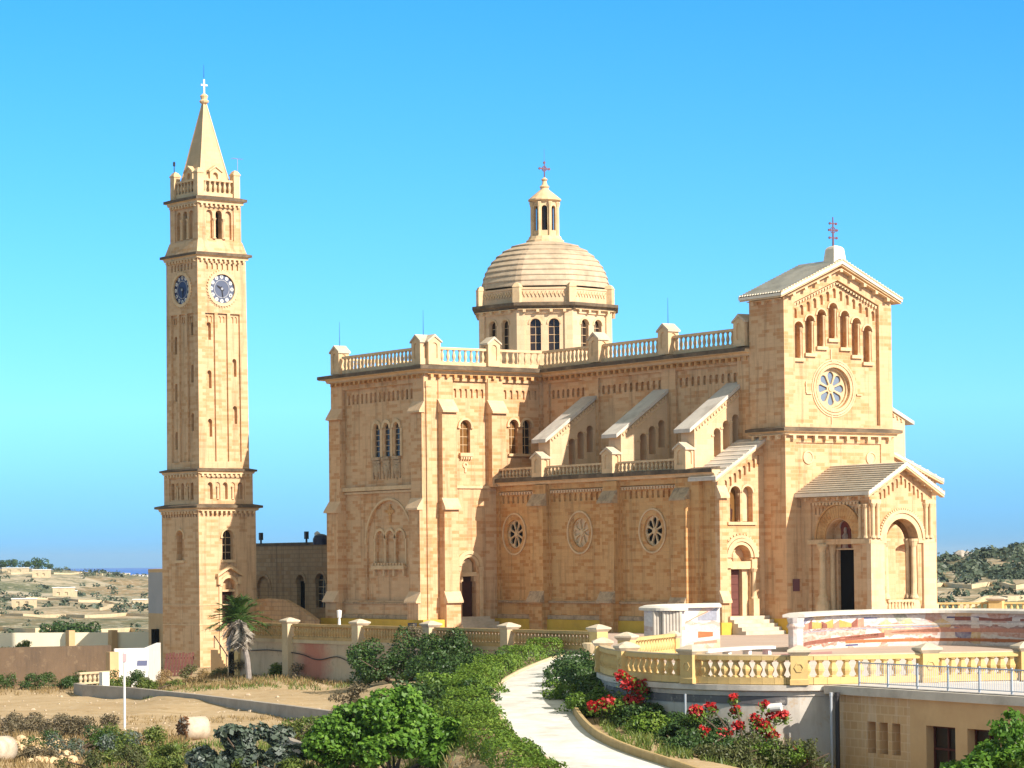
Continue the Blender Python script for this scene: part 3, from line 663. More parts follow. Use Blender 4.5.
for x, y, g in [(XT0 + 1.1, YT + .3, 'Y'), (XT1 - .85, YT + .25, 'Y'), (XT1 - .25, YT + .95, 'X'), (XT1 - .2, -5.25, 'X'), (-26.45, .4, 'Y'), (-16.15, .4, 'Y'), (-5.6, .35, 'Y')]:
    pedestal('pedestal', x, y, zb, 1.5 if g == 'Y' else 1.15, 1.15 if g == 'Y' else 1.3, 2.75, CH, g)
for x, y in ((XT0 + 1.1, YT + .3), (XT1 - .85, YT + .5), (-16.15, .4)):
    k = MB(); k.lathe((x, y, zb + 2.7), [(.03, 0), (.012, 2.3)], 5); k.build('lightning_rod', M['iron'], CH)

# --- dome ----------------------------------------------------------------------
def dome():
    cx, cy = -43.2, 6.35; ro = R_(9); r = 6.35; Rc = r / math.cos(math.pi / 8); wd = 2 * r * math.tan(math.pi / 8)
    D = MB(); Wn = []
    for k in range(8):
        a = R_(-45) + ro + k * math.pi / 4; n = Vector((math.cos(a), math.sin(a), 0)); u = Vector((-n.y, n.x, 0))
        F = Fr(Vector((cx, cy, 0)) + n * r - u * wd / 2, u, n)
        fld = rect(.75, 25.0, wd - .75, 29.5)
        D.panel(F, rect(0, 23.3, wd, 29.95), [(fld, .16, False)])
        c = wd / 2; ps = [(c - 1.38, c - .36), (c + .36, c + 1.38)]
        D.panel(F.sh(-.16), rect(.748, 25.0, wd - .748, 29.5), [(arch(a_, b_, 26.0, 29.0), .5, False) for a_, b_ in ps])
        Wn += [(F.sh(-.16), a_, b_) for a_, b_ in ps]
    dr = D.build('dome', M['stone_plain'], CH)
    for F, a, b in Wn[:6] + Wn[12:]: h = MB(); h.ring(F, (a + b) / 2, 29.0 - .51, .53, .68, 0, .08); h.build('hood_mould', M['trim'], dr)
    for F, a, b in Wn[:1] + Wn[1:6] + Wn[12:]:
        g = MB(); g.prism(F, arch(a - .02, b + .02, 26.0, 29.02), -.55, -.42); g.build('drum_window', M['glass'], dr)
        g = MB()
        for i in (1, 2, 3): v = 26.0 + i * .75; g.fbox(F, a, b, v - .02, v + .02, -.43, -.36)
        c = (a + b) / 2; g.fbox(F, c - .02, c + .02, 26.0, 28.9, -.425, -.37); g.build('glazing_bar', M['trim'], dr)
    oc = lambda rr: [(cx + rr / math.cos(math.pi / 8) * math.cos(R_(-45) + ro + (k - .5) * math.pi / 4), cy + rr / math.cos(math.pi / 8) * math.sin(R_(-45) + ro + (k - .5) * math.pi / 4)) for k in range(8)]
    k = MB(); k.sweep([(-.3, 29.9), (.25, 29.9), (.35, 30.12), (.62, 30.2), (.62, 30.48), (-.3, 30.6)], oc(r), True); k.build('drum_cornice', M['cap'], dr)
    for i in range(8):
        a = R_(-45) + ro + i * math.pi / 4; n = Vector((math.cos(a), math.sin(a), 0)); u = Vector((-n.y, n.x, 0)); F = Fr(Vector((cx, cy, 0)) + n * r - u * wd / 2, u, n)
        k = MB(); corbels(k, F, .1, wd - .1, 29.6, 29.9, 0, .34, 1.3, .28); k.build('corbel_table', M['trim'], dr)
    # parapet ring with a zigzag frieze
    k = MB(); r2 = 6.1
    k.sweep([(-.25, 30.5), (.0, 30.5), (.0, 31.75), (.07, 31.8), (.07, 31.95), (-.3, 32.05)], oc(r2), True); k.build('parapet', M['stone_plain'], dr)
    k = MB(); w2 = 2 * r2 * math.tan(math.pi / 8)
    for i in range(8):
        a = R_(-45) + ro + i * math.pi / 4; n = Vector((math.cos(a), math.sin(a), 0)); u = Vector((-n.y, n.x, 0)); F = Fr(Vector((cx, cy, 0)) + n * r2 - u * w2 / 2, u, n)
        m = 11; st = (w2 - 1.0) / m; up = [(.5 + j * st / 2, 31.65 if j % 2 == 0 else 31.25) for j in range(2 * m + 1)]
        k = MB(); k.prism(F, up + [(a_, b_ - .2) for a_, b_ in up[::-1]], 0, .09); k.build('zigzag_frieze', M['trim'], dr)
    k = MB()
    for i in range(8):
        a = R_(-45) + ro + (i - .5) * math.pi / 4; p = Vector((cx + (r2 + .05) / math.cos(math.pi / 8) * math.cos(a), cy + (r2 + .05) / math.cos(math.pi / 8) * math.sin(a), 30.5))
        k = MB(); k.lathe(p, [(.50, 0), (.50, 1.45), (.56, 1.5), (.32, 1.85), (.05, 1.95)], 4, rot=a + math.pi / 4); k.build('corner_acroterion', M['trim'], dr)
    # stepped stone shell
    k = MB(); zs, H_ = 32.15, 4.7; n = 9; R0 = 6.12; pr = []
    for i in range(n):
        t0, t1 = i / n * 1.0, (i + 1) / n
        f = lambda t: R0 * math.cos(math.asin(min(1, t * .955)))
        pr += [(f(t0) + .05, zs + t0 * H_), (f(t0) + .05, zs + t0 * H_ + .10), (f(t1) - .02, zs + t1 * H_ - .02)]
    P = []; fs = []; m = 64
    for rr, z in pr:
        for j in range(m):
            a = 2 * math.pi * j / m; b = (a - ro - R_(-45) + math.pi / 8) % (math.pi / 4) - math.pi / 8
            q = rr * (1 + .55 * (1 / math.cos(b) - 1)); P.append((cx + q * math.cos(a), cy + q * math.sin(a), z))
    for i in range(len(pr) - 1): fs += [(i * m + j, i * m + (j + 1) % m, (i + 1) * m + (j + 1) % m, (i + 1) * m + j) for j in range(m)]
    k.add(P, fs); k.build('dome_shell', M['domestone'], dr)
    # lantern
    L = MB(); z0 = 36.85; rl = 1.22; w8 = 2 * rl * math.tan(math.pi / 8); wins = []
    L.lathe((cx, cy, z0 - .25), [(1.85, -.1), (1.85, .42), (1.68, .5), (1.55, .8), (1.2, .8)], 16)
    for i in range(8):
        a = R_(-45) + ro + i * math.pi / 4; n_ = Vector((math.cos(a), math.sin(a), 0)); u = Vector((-n_.y, n_.x, 0)); F = Fr(Vector((cx, cy, 0)) + n_ * rl - u * w8 / 2, u, n_)
        L.panel(F, rect(0, z0 + .4, w8, 40.75), [(arch(w8 / 2 - .27, w8 / 2 + .27, 37.95, 40.35, 8), .3, False)]); wins.append(F)
        p = Vector((cx, cy, 0)) + Vector((math.cos(a + math.pi / 8), math.sin(a + math.pi / 8), 0)) * (rl / math.cos(math.pi / 8) + .02); column(L, p.x, p.y, z0 + .4, 40.7, .15, 6)
    L.lathe((cx, cy, 40.7), [(1.3, 0), (1.42, .1), (1.62, .18), (1.62, .3), (.95, .85), (.45, 1.25), (.38, 1.4), (.5, 1.55), (.28, 1.75), (.2, 2.1), (.34, 2.25), (.05, 2.5)], 16)
    L.build('lantern', M['trim'], dr)
    g = MB(); g.lathe((cx, cy, z0 + .5), [(.8, 0), (.8, 3.2)], 12); g.build('lantern_core', M['glass'], dr)
    k = MB(); k.lathe((cx, cy, 43.0), [(.07, 0), (.05, 1.55), (.012, 1.9), (.012, 2.9)], 6); Q = Fr((cx, cy, 43.0), Vector((RGT.x, RGT.y, 0)) * .0 + Vector(Y), X)
    k.fbox(Q, -.55, .55, .95, 1.08, -.06, .06)
    for s in ((-.55, 1.01), (.55, 1.01), (0, 1.6)): k.ring(Q, s[0], s[1], .01, .13, -.05, .05, 0, 360, 8)
    k.ring(Q, 0, 1.01, .2, .28, -.04, .04, 0, 360, 12); k.build('dome_cross', M['redmetal'], dr)
M['domestone'] = mottled('dome_stone', (.54, .42, .29), (.43, .32, .21), (.20, .16, .115), sc=1.3, sc3=.45, amt3=.55)
dome()

# --- porch --------------------------------------------------------------------
def porch():
    XP, Y0, Y1 = 8.5, 1.55, 8.3; c = (Y0 + Y1) / 2; EV = 11.5; AP = 13.55; W_ = Y1 - Y0
    F = front(XP, Y0); mb = MB(); h = W_ / 2; th = 1.0
    op = arch(h - 1.7, h + 1.7, .0, 9.3, 16)
    sl = lambda u, o: EV + o + (AP - EV) * (1 - abs(u - h) / h)
    hs = [(op, th, False)]
    for i in range(11):
        u = .9 + (W_ - 1.8) * (i + .5) / 11; hs.append((arch(u - .14, u + .14, sl(u, -1.5), sl(u, -.75), 6), .16))
    ol = [(0, 0), (h - 1.7, 0)] 
    # outline runs round the doorway foot so the arch opening reaches the floor
    op2 = [(u, max(v, .02)) for u, v in op]
    hs[0] = (op2, th, False)
    mb.panel(F, [(0, 0), (W_, 0), (W_, EV), (h, AP), (0, EV)], hs)
    mb.panel(F, [(0, 0), (W_, 0), (W_, EV), (h, AP), (0, EV)], [(op2, .01, False)], w=-th)
    # side walls: near one with a deep arched recess and its doorway
    FS = side(0, Y0); so = arch(2.95, 6.35, 1.5, 9.25, 16)
    pan = [(1.3, 1.5), (7.35, 1.5), (7.35, 10.55), (1.3, 10.55)]
    mb.panel(FS, rect(0, 0, XP, EV), [(rect(1.25, 7.72, 7.4, 10.75), .16, False), (rect(1.25, 1.5, 7.4, 7.3), .16, False)])
    fld = lombard(1.5, 7.15, 9.75, 10.35, 12, .5, .1)
    # arch head and doorway in the sunk fields
    top = [(1.248, 7.72), (2.95, 7.72)] + [(4.65 + 1.7 * math.cos(math.pi - math.pi * i / 16), 7.72 + 1.6 * math.sin(math.pi * i / 16)) for i in range(17)] + [(7.402, 7.72), (7.402, 10.75), (1.248, 10.75)]
    mb.panel(FS.sh(-.16), top, fld)
    mb.panel(FS.sh(-.16), rect(1.248, 1.5, 2.95, 7.3), []); mb.panel(FS.sh(-.16), rect(6.35, 1.5, 7.402, 7.3), [])
    mb.panel(FS.sh(-.95), rect(2.95, 1.5, 6.35, 9.4), [(rect(3.5, 1.55, 5.75, 6.85), .3, False)])
    n = 16; R1 = [(4.65 + 1.7 * math.cos(math.pi * i / n), 7.72 + 1.6 * math.sin(math.pi * i / n)) for i in range(n + 1)]
    mb.add([FS(u, v, -.16) for u, v in R1] + [FS(u, v, -.95) for u, v in R1], [(i, i + 1, i + n + 2, i + n + 1) for i in range(n)])
    for u in (2.95, 6.35): mb.add([FS(u, 1.5, -.16), FS(u, 7.72, -.16), FS(u, 7.72, -.95), FS(u, 1.5, -.95)], [(0, 1, 2, 3)])
    so2 = arch(2.6, 6.4, .02, 9.3, 14)
    FB = Fr((XP, Y1, 0), (-1, 0, 0), Y); mb.panel(FB, rect(0, 0, XP, EV), [(arch(2.2, 5.6, .02, 9.0, 14), 1.0, False)]); mb.panel(FB, rect(0, 0, XP, EV), [(arch(2.2, 5.6, .02, 9.0, 14), .01, False)], w=-1.0)
    po = mb.build('porch', M['stone'], CH)
    fl = MB(); fl.box(.07, XP + 1.2, Y0 - .4, Y1 + .4, -.1, 1.5); fl.build('porch_floor', M['cap3'], po)
    # side arch radiating stones
    k = MB(); k.ring(FS.sh(-.16), 4.65, 7.72, 1.72, 2.72, 0, .12, n=24)
    for i in range(25):
        t = math.pi * i / 24; G = Fr(FS(4.65, 7.72, -.16), FS.U * math.cos(t) + Vector(Z) * math.sin(t), FS.N, Vector(Z) * math.cos(t) - FS.U * math.sin(t)); k.fbox(G, 1.74, 2.68, -.03, .03, .11, .15)
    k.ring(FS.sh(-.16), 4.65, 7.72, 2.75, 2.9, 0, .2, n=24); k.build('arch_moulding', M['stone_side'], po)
    for G_, a, b, c, d, e in ((FS, 1.0, 2.95, 7.32, 7.7, .2), (FS, 6.35, XP + .05, 7.32, 7.7, .12), (F, -.06, h - 1.72, 7.35, 7.72, .14), (F, h + 1.72, W_ + .1, 7.35, 7.72, .14)): k = MB(); k.fbox(G_, a, b, c, d, -.9, e); k.build('impost_band', M['trim'], po)
    k = MB(); corbels(k, FS, 1.4, 7.3, 10.5, 10.75, -.15, .05, .42, .24); k.build('dentil_course', M['trim'], po)
    for u in (2.75,):
        q = MB(); p = FS(u, 0, .05); column(q, p.x, p.y, 2.9, 7.32, .3, 12); q.lathe((p.x, p.y, 1.4), [(.62, 0), (.62, 1.0), (.45, 1.3), (.4, 1.52)], 12); q.build('column', M['trim'], po)
    for u in (3.12, 6.2): 
        q = MB(); p = FS(u, 0, -.7); column(q, p.x, p.y, 1.5, 7.32, .24, 12); q.build('column', M['trim'], po)
    dk = MB(); dk.fbox(FS, 3.45, 5.8, 1.52, 6.9, -1.32, -1.22); dk.build('doorway', M['void'], po)
    ic = MB(); ic.prism(FS.sh(-.95), arch(3.95, 5.15, 6.95, 9.2, 12), 0, .06); io = ic.build('tympanum_icon', M['icon'], po)
    ic = MB(); ic.ring(FS.sh(-.89), 4.55, 8.6, .6, .68, 0, .05); q = FS(4.6, 6.98, -.84); ic.lathe(q, [(.3, 0), (.22, .5), (.3, 1.0), (.12, 1.25), (.16, 1.45), (.12, 1.65), (.01, 1.75)], 8); ic.build('icon_figure', M['iconfig'], io)
    ln = MB(); ln.fbox(FS, 3.3, 5.95, 6.86, 6.97, -.93, -.78); ln.build('lintel', M['trim'], po)
    # front arch rings and colonnettes
    k = MB(); sp = 9.3 - 1.7
    k.ring(F, h, sp, 1.72, 2.15, -.02, .10, n=22); k.ring(F, h, sp, 2.17, 2.42, 0, .2, n=24)
    for i in range(33):
        t = math.pi * (i + .5) / 33; G = Fr(F(h, sp), F.U * math.cos(t) + Vector(Z) * math.sin(t), F.N, Vector(Z) * math.cos(t) - F.U * math.sin(t)); k.fbox(G, 2.43, 2.56, -.07, .07, 0, .14)
    k.build('arch_moulding', M['trim'], po)
    for u, w in ((h + 1.52, -.28), (h - 1.52, -.28), (h + 1.35, -.8), (h - 1.35, -.8)):
        q = MB(); p = F(u, 0, w); column(q, p.x, p.y, 2.85, 7.7, .26 if w > -.5 else .2, 12); q.lathe((p.x, p.y, 1.4), [(.48, 0), (.48, 1.1), (.4, 1.3), (.35, 1.5)], 4, rot=math.pi / 4); q.build('column', M['trim'], po)
    for u in (.25, .75, W_ - .8, W_ - .3):
        q = MB(); p = F(u, 0, .12); column(q, p.x, p.y, 7.75, 10.6, .16, 8); q.build('colonnette', M['trim'], po)
    for x_, y_ in ((-1.1, Y0 - .06), (-.4, Y0 - .06)):
        q = MB(); column(q, XP + x_, y_, 7.75, 10.5, .15, 8); q.build('colonnette', M['trim'], po)
    for a, b in ((-.1, 1.35), (W_ - 1.2, W_ + .16)):
        q = MB(); q.fbox(F, a, b, 0, 7.34, -.3, .22); q.fbox(F, a - .1, b + .1, 0, 2.4, -.32, .34); q.build('corner_pier', M['stone_plain'], po)
    for a, b in ((-.05, 1.0), (W_ - 1.0, W_ + .05)): q = MB(); q.fbox(F, a, b, 10.55, 10.85, 0, .3); q.build('capital_block', M['trim'], po)
    b = MB(); balustrade(b, (XP + .1, Y0 + h - 1.7), (XP + .1, Y0 + h + 1.1), 1.5, 1.3, .32, .12, .15, .18); b.build('porch_balustrade', M['trim'], po)
    # portal on the church wall behind
    G = front(.06, Y0); k = MB()
    for r, t in ((1.35, .3), (1.65, .55), (1.95, .8)): k.ring(G, h, 7.2, r, r + .28, 0, t, n=18)
    k.fbox(G, h - 2.3, h - 1.2, 1.5, 7.2, 0, .35); k.fbox(G, h + 1.2, h + 2.3, 1.5, 7.2, 0, .35); k.build('main_portal', M['trim'], po)
    for s in (-1, 1):
        q = MB(); p = G(h + s * 1.7, 0, .6); column(q, p.x, p.y, 1.5, 7.2, .22); q.build('column', M['trim'], po)
    d = MB(); d.fbox(G, h - 1.2, h + 1.2, 1.5, 7.0, .02, .1); d.build('main_door', M['brown_door'], po)
    # roof
    r = MB(); Q = Fr((XP + .75, Y0, 0), Y, X); e = .72; A = AP + .32
    r.prism(Q, [(-e, EV - .3), (h, A - .3), (W_ + e, EV - .3), (W_ + e, EV - .02), (h, A), (-e, EV - .02)], -XP - .72, 0); ro = r.build('porch_roof', M['roof'], po)
    t = MB()
    for i in range(13):
        for s in (0, 1):
            f = i / 13; g = f + .02
            u0, u1 = -e + f * (h + e), -e + g * (h + e); z0, z1 = EV - .02 + f * (A - EV + .02), EV - .02 + g * (A - EV + .02)
            if s: u0, u1 = W_ - u0, W_ - u1
            t.hexa([Q(u0, z0, .02), Q(u1, z1, .02), Q(u1, z1, -XP - .6), Q(u0, z0, -XP - .6), Q(u0, z0 + .09, .02), Q(u1, z1 + .09, .02), Q(u1, z1 + .09, -XP - .6), Q(u0, z0 + .09, -XP - .6)])
    t.build('tile_course', M['tile'], ro)
    t = MB(); t.prism(Q, [(-e + .03, EV - .48), (h, A - .48), (W_ + e - .03, EV - .48), (W_ + e - .03, EV - .31), (h, A - .31), (-e + .03, EV - .31)], -.5, -.05); t.build('rake_moulding', M['trim'], ro)
    t = MB(); corbels(t, F, .1, W_ - .1, 0, .26, 0, .5, .75, .2, lambda u: sl(u, .0)); t.build('roof_corbel_table', M['trim'], po); t = MB()
    corbels(t, FS, .3, XP - .2, EV - .62, EV - .34, -.1, .35, 1.3, .24); t.build('eaves_corbel_table', M['trim'], po)
    s = MB(); s.fbox(front(.06, 0), .55, 1.25, 3.5, 4.5, .02, .07); s.build('notice_board', M['redmetal'], CH)
M['icon'] = mottled('icon_red', (.20, .045, .03), (.12, .03, .03), (.25, .14, .05), sc=3, sc3=2, amt3=.5, bmp=0)
M['iconfig'] = mottled('icon_pale', (.42, .33, .26), (.30, .20, .16), None, sc=5, bmp=0)
porch()
M['greyconc0'] = plain('ring_grey', (.30, .30, .32), .6)
# ------------------------------------------------------------------ the bell tower (local coordinates, turned 5 degrees)
TW = thing('bell_tower', 'tall free-standing square limestone bell tower with blue clock dials and a pyramid spire', 'bell tower', (-65.46, -18.49, .62), R_(5), local=True)
TW.rotation_euler = (Matrix.Rotation(R_(-.22), 3, FWD) @ Matrix.Rotation(R_(5), 3, 'Z')).to_euler()
def tower():
    def faces(h): return [Fr(Vector((0, 0, 0)) + Vector(n) * h - Vector(u) * h, u, n) for u, n in ((Y, X), (X, (0, -1, 0)), ((0, -1, 0), (-1, 0, 0)), ((-1, 0, 0), Y))]
    sq = lambda h: [(h, -h), (h, h), (-h, h), (-h, -h)]
    T = M['stone_tower']
    # base
    mb = MB(); h = 3.3
    for i, F in enumerate(faces(h)):
        hs = [(arch(h - .62, h + .62, 6.0, 8.85), .55)]
        if i == 0: hs.append((arch(h - .75, h + .75, -.4, 4.2), .6))
        mb.panel(F, rect(0, -5, 2 * h, 11), hs + lombard(.15, 2 * h - .15, 10.15, 10.62, 13, .5, .14))
    b = mb.build('tower_base', T, TW)
    for i, F in enumerate(faces(h)[:2]):
        k = MB(); hood(k, F, h, 8.23, .66, .16, .12, .3); k.build('hood_mould', M['trim'], b); k = MB(); k.fbox(F, h - .8, h + .8, 5.72, 5.98, -.1, .15); k.build('window_sill', M['trim'], b)
        for z0 in (1.6, -.3): k = MB(); k.fbox(F, 0, 2 * h, z0, z0 + .1, 0, .05); k.build('string_course', M['trim'], b)
    F = faces(h)[0]; k = MB()
    k.prism(F, [(h - 1.45, 4.35), (h, 5.2), (h + 1.45, 4.35), (h + 1.45, 4.62), (h, 5.5), (h - 1.45, 4.62)], 0, .5); k.ring(F, h, 3.45, .77, 1.05, 0, .2)
    for s in (-1, 1): k.fbox(F, h + s * 1.15 - .18, h + s * 1.15 + .18, 3.6, 4.34, 0, .35); k.fbox(F, h + s * .95 - .15, h + s * .95 + .15, -4, 3.44, 0, .12)
    k.fbox(F, h - .75, h + .75, 2.9, 3.1, -.5, .1); k.build('door_hood', M['trim'], b)
    d = MB(); d.fbox(F, h - .74, h + .74, -.4, 2.88, -.55, -.4); d.build('tower_door', M['door'], TW)
    window(F, h - .62, h + .62, 6.0, 8.85, .48, TW, 'glass', 3); 
    def cor(z0, hw, over, hh, drip=True):
        k = MB(); k.sweep([(-.3, 0), (over * .4, 0), (over * .5, hh * .4), (over, hh * .5), (over, hh * .8), (-.3, hh * .8)], [(x, y) for x, y in sq(hw)][::-1] if False else [(hw, -hw), (hw, hw), (-hw, hw), (-hw, -hw)], True, z0)
        o = k.build('cornice', M['trim'], TW); k = MB(); k.sweep([(-.32, hh * .8 + .002), (over * .97, hh * .8 + .002), (over * 1.01, hh * .52), (over * 1.1, hh * .52), (over * 1.1, hh * .95), (-.32, hh * 1.35)], [(hw, -hw), (hw, hw), (-hw, hw), (-hw, -hw)], True, z0); k.build('weathering', M['cap'], o)
        for F in faces(hw)[:2]: k = MB(); corbels(k, F, .1, 2 * hw - .1, z0 - .3, z0, 0, over * .6, .55, .22); k.build('corbel_table', M['trim'], o)
    cor(10.75, h, .48, .5)
    # arcaded stage
    mb = MB(); h = 3.12
    for F in faces(h):
        u0, u1 = .95, 2 * h - .95; mb.panel(F, rect(0, 10.9, 2 * h, 14.5), [(rect(u0, 11.75, u1, 13.95), .14, False)])
        p = (u1 - u0) / 5; mb.panel(F.sh(-.14), rect(u0 - .002, 11.75, u1 + .002, 13.95), [(arch(u0 + p * (i + .5) - p * .33, u0 + p * (i + .5) + p * .33, 11.85, 13.5, 8), .4 if i % 2 == 0 else .12) for i in range(5)])
    a = mb.build('arcade_stage', T, TW)
    for F in faces(h)[:2]:
        p = (2 * h - 1.9) / 5
        for i in (1, 3): k = MB(); q = F(.95 + p * (i + .5), 0, -.13); column(k, q.x, q.y, 11.85, 13.1, .1, 6); k.build('colonnette', M['trim'], a)
    cor(14.35, h, .3, .4)
    # shaft, slightly tapering, three sunk strips per face
    mb = MB(); h0, h1 = 2.9, 2.8; za, zb_ = 14.6, 35.2
    for i, F0 in enumerate(faces(1.0)):
        Nn, U = F0.N, F0.U; t = (h0 - h1) / (zb_ - za)
        V = Vector((0, 0, 1)) - Nn * t; F = Fr(Nn * h0 - U * h0 + Vector((0, 0, za)), U, Nn, V)
        W_ = 2 * h0; tp = zb_ - za; c = W_ / 2; s0 = .72; sw = (W_ - 1.44) / 3; hs = []
        for j in range(3):
            a0, a1 = s0 + sw * j + .17, s0 + sw * (j + 1) - .17; hs.append((rect(a0, .9, a1, 15.3), .22, False))
            slit = ([3.3, 8.0, 12.7] if j == 0 else [4.6, 9.2] if j == 2 else []) if i == 0 else ([3.9, 8.6, 13.2] if j == 2 else [2.2, 6.9, 11.5] if j == 0 else [])
            m = (a0 + a1) / 2
            mb.panel(F.sh(-.22), rect(a0 - .002, .9, a1 + .002, 15.3), [(arch(m - .24, m + .24, z, z + 1.75, 6), .4) for z in slit] + [(arch(m - .36, m - .06, 14.4, 15.05, 5), .12), (arch(m + .06, m + .36, 14.4, 15.05, 5), .12)])
        hs += lombard(c - 2.05, c + 2.05, 19.55, 20.2, 7, .5, .2) + [(circ(c, 17.72, 1.66, 30), .25)]
        e = h0 - h1
        mb.panel(F, [(0, 0), (W_, 0), (W_ - e, tp), (e, tp)], hs)
    sh = mb.build('tower_shaft', T, TW)
    for i in (0, 1):
        F0 = faces(2.815)[i]; c = 2.815; z = 32.3; F = F0
        k = MB(); k.ring(F, c, z, 1.42, 1.72, -.05, .14, 0, 360, 40)
        for j in range(36):
            t = 2 * math.pi * j / 36; G = Fr(F(c, z), F.U * math.cos(t) + Vector(Z) * math.sin(t), F.N, Vector(Z) * math.cos(t) - F.U * math.sin(t)); k.fbox(G, 1.72, 1.84, -.06, .06, 0, .10)
        ck = k.build('clock', M['trim'], TW)
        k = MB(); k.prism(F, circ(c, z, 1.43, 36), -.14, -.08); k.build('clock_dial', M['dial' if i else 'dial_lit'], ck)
        for j in range(12):
            k = MB(); t = 2 * math.pi * j / 12; k.prism(F, circ(c + 1.18 * math.cos(t), z + 1.18 * math.sin(t), .185, 12), -.079, -.05); k.build('hour_plaque', M['white'], ck)
        k = MB()
        for j, nn in enumerate(('XII', 'I', 'II', 'III', 'IIII', 'V', 'VI', 'VII', 'VIII', 'IX', 'X', 'XI')):
            t = math.pi / 2 - 2 * math.pi * j / 12; G = Fr(F(c + 1.18 * math.cos(t), z + 1.18 * math.sin(t), -.049), F.U * math.sin(t) - Vector(Z) * math.cos(t), F.N, F.U * math.cos(t) + Vector(Z) * math.sin(t))
            wdt = {'I': .05, 'V': .10, 'X': .10}; tot = sum(wdt[q] for q in nn); x = -tot / 2
            for q in nn:
                if q == 'I': k.fbox(G, x + .012, x + .038, -.09, .09, 0, .012)
                elif q == 'V':
                    for a0 in (x + .01, x + .09): k.hexa([G(x + .04, -.09, .012), G(x + .06, -.09, .012), G(x + .06, -.09, 0), G(x + .04, -.09, 0), G(a0 - .012, .09, .012), G(a0 + .012, .09, .012), G(a0 + .012, .09, 0), G(a0 - .012, .09, 0)])
                else:
                    for a0, a1 in ((x + .01, x + .09), (x + .09, x + .01)): k.hexa([G(a0 - .012, -.09, .012), G(a0 + .012, -.09, .012), G(a0 + .012, -.09, 0), G(a0 - .012, -.09, 0), G(a1 - .012, .09, .012), G(a1 + .012, .09, .012), G(a1 + .012, .09, 0), G(a1 - .012, .09, 0)])
                x += wdt[q]
        k.build('hour_numeral', M['iron'], ck)
        k = MB(); k.ring(F, c, z, .82, .90, -.08, -.05, 0, 360, 30); k.ring(F, c, z, .01, .13, -.08, .02, 0, 360, 10); k.build('chapter_ring', M['greyconc0'], ck)
        for ang, L, w in ((-82, 1.0, .05), (150, .68, .075)):
            t = R_(ang); G = Fr(F(c, z, -.04), F.U * math.cos(t) + Vector(Z) * math.sin(t), F.N, Vector(Z) * math.cos(t) - F.U * math.sin(t)); k = MB(); k.prism(G, [(-.25, -w), (L * .7, -w * .8), (L, 0), (L * .7, w * .8), (-.25, w)], 0, .03); k.build('clock_hand', M['iron'], ck)
    cor(35.2, 2.8, .42, .55)
    k = MB(); k.sweep([(-.4, 35.8), (.12, 35.8), (.0, 36.2), (-.22, 37.0), (-.4, 37.0)], [(2.78, -2.78), (2.78, 2.78), (-2.78, 2.78), (-2.78, -2.78)], True); k.build('sloping_base', T, TW)
    # belfry
    mb = MB(); h = 2.5
    for F in faces(h):
        mb.panel(F, rect(0, 36.6, 2 * h, 40.8), [(rect(.85, 37.05, 2 * h - .85, 40.25), .14, False)])
        p = (2 * h - 1.7) / 3; mb.panel(F.sh(-.14), rect(.848, 37.05, 2 * h - .848, 40.25), [(arch(.85 + p * i + .18, .85 + p * (i + 1) - .18, 37.2, 40.0, 10), .3 if i != 1 else .7, i != 1) for i in range(3)])
    bl = mb.build('belfry', T, TW)
    k = MB(); k.box(-1.5, 1.5, -1.5, 1.5, 36.7, 40.6); k.build('belfry_core', M['void'], bl)
    for F in faces(h)[:2]:
        p = (2 * h - 1.7) / 3
        for i in (1, 2): k = MB(); q = F(.85 + p * i, 0, -.10); column(k, q.x, q.y, 37.2, 39.2, .13, 6); k.build('colonnette', M['trim'], bl)
    cor(40.6, h, .42, .6)
    # parapet, corner piers, spire and dormers
    for s, t in ((1, -1), (1, 1), (-1, 1), (-1, -1)):
        k = MB(); x, y = s * 2.1, t * 2.1; k.box(x - .36, x + .36, y - .36, y + .36, 41.23, 43.53); k.box(x - .42, x + .42, y - .42, y + .42, 43.53, 43.68); k.lathe((x, y, 43.68), [(.55, 0), (.3, .3), (.02, .42)], 4, rot=math.pi / 4); k.build('corner_pier', M['trim'], TW)
    for P, Q in (((2.15, -1.7), (2.15, 1.7)), ((-1.7, -2.15), (1.7, -2.15)), ((-1.7, 2.15), (1.7, 2.15)), ((-2.15, -1.7), (-2.15, 1.7))):
        k = MB(); balustrade(k, P, Q, 41.28, 1.75, .52, .14, .45, .2, 6); k.build('parapet_balustrade', M['trim'], TW)
    k = MB(); k.lathe((0, 0, 41.33), [(2.55, 0), (2.55, 1.7), (2.35, 1.75), (.16, 9.55)], 4, rot=math.pi / 4); sp = k.build('spire', M['spire'], TW)
    k = MB()
    for s, t in ((1, 1), (1, -1), (-1, 1), (-1, -1)): k.tube([(s * 1.68, t * 1.68, 43.03), (s * .12, t * .12, 50.80)], .07, 4)
    k.build('spire_rib', M['trim'], sp)
    for F in faces(1.78):
        G = F.sh(.1); c = 1.78; k = MB(); k.panel(G, [(c - .62, 41.33), (c + .62, 41.33), (c + .62, 43.88), (c, 44.28), (c - .62, 43.88)], [(arch(c - .3, c + .3, 42.53, 43.78, 8), .3)])
        for s in (-.62, .62): k.add([G(c + s, 41.33, 0), G(c + s, 43.88, 0), G(c + s, 43.88, -1.2), G(c + s, 41.33, -1.2)], [(0, 1, 2, 3)])
        k.prism(G, [(c - .78, 43.78), (c, 44.28), (c + .78, 43.78), (c + .78, 43.95), (c, 44.48), (c - .78, 43.95)], -1.3, .14); k.build('spire_dormer', M['trim'], sp)
    k = MB(); k.lathe((0, 0, 50.70), [(.2, 0), (.42, .12), (.5, .3), (.3, .45), (.34, .6), (.42, .8), (.2, 1.0), (.1, 1.05)], 10); k.build('spire_finial', M['trim'], TW)
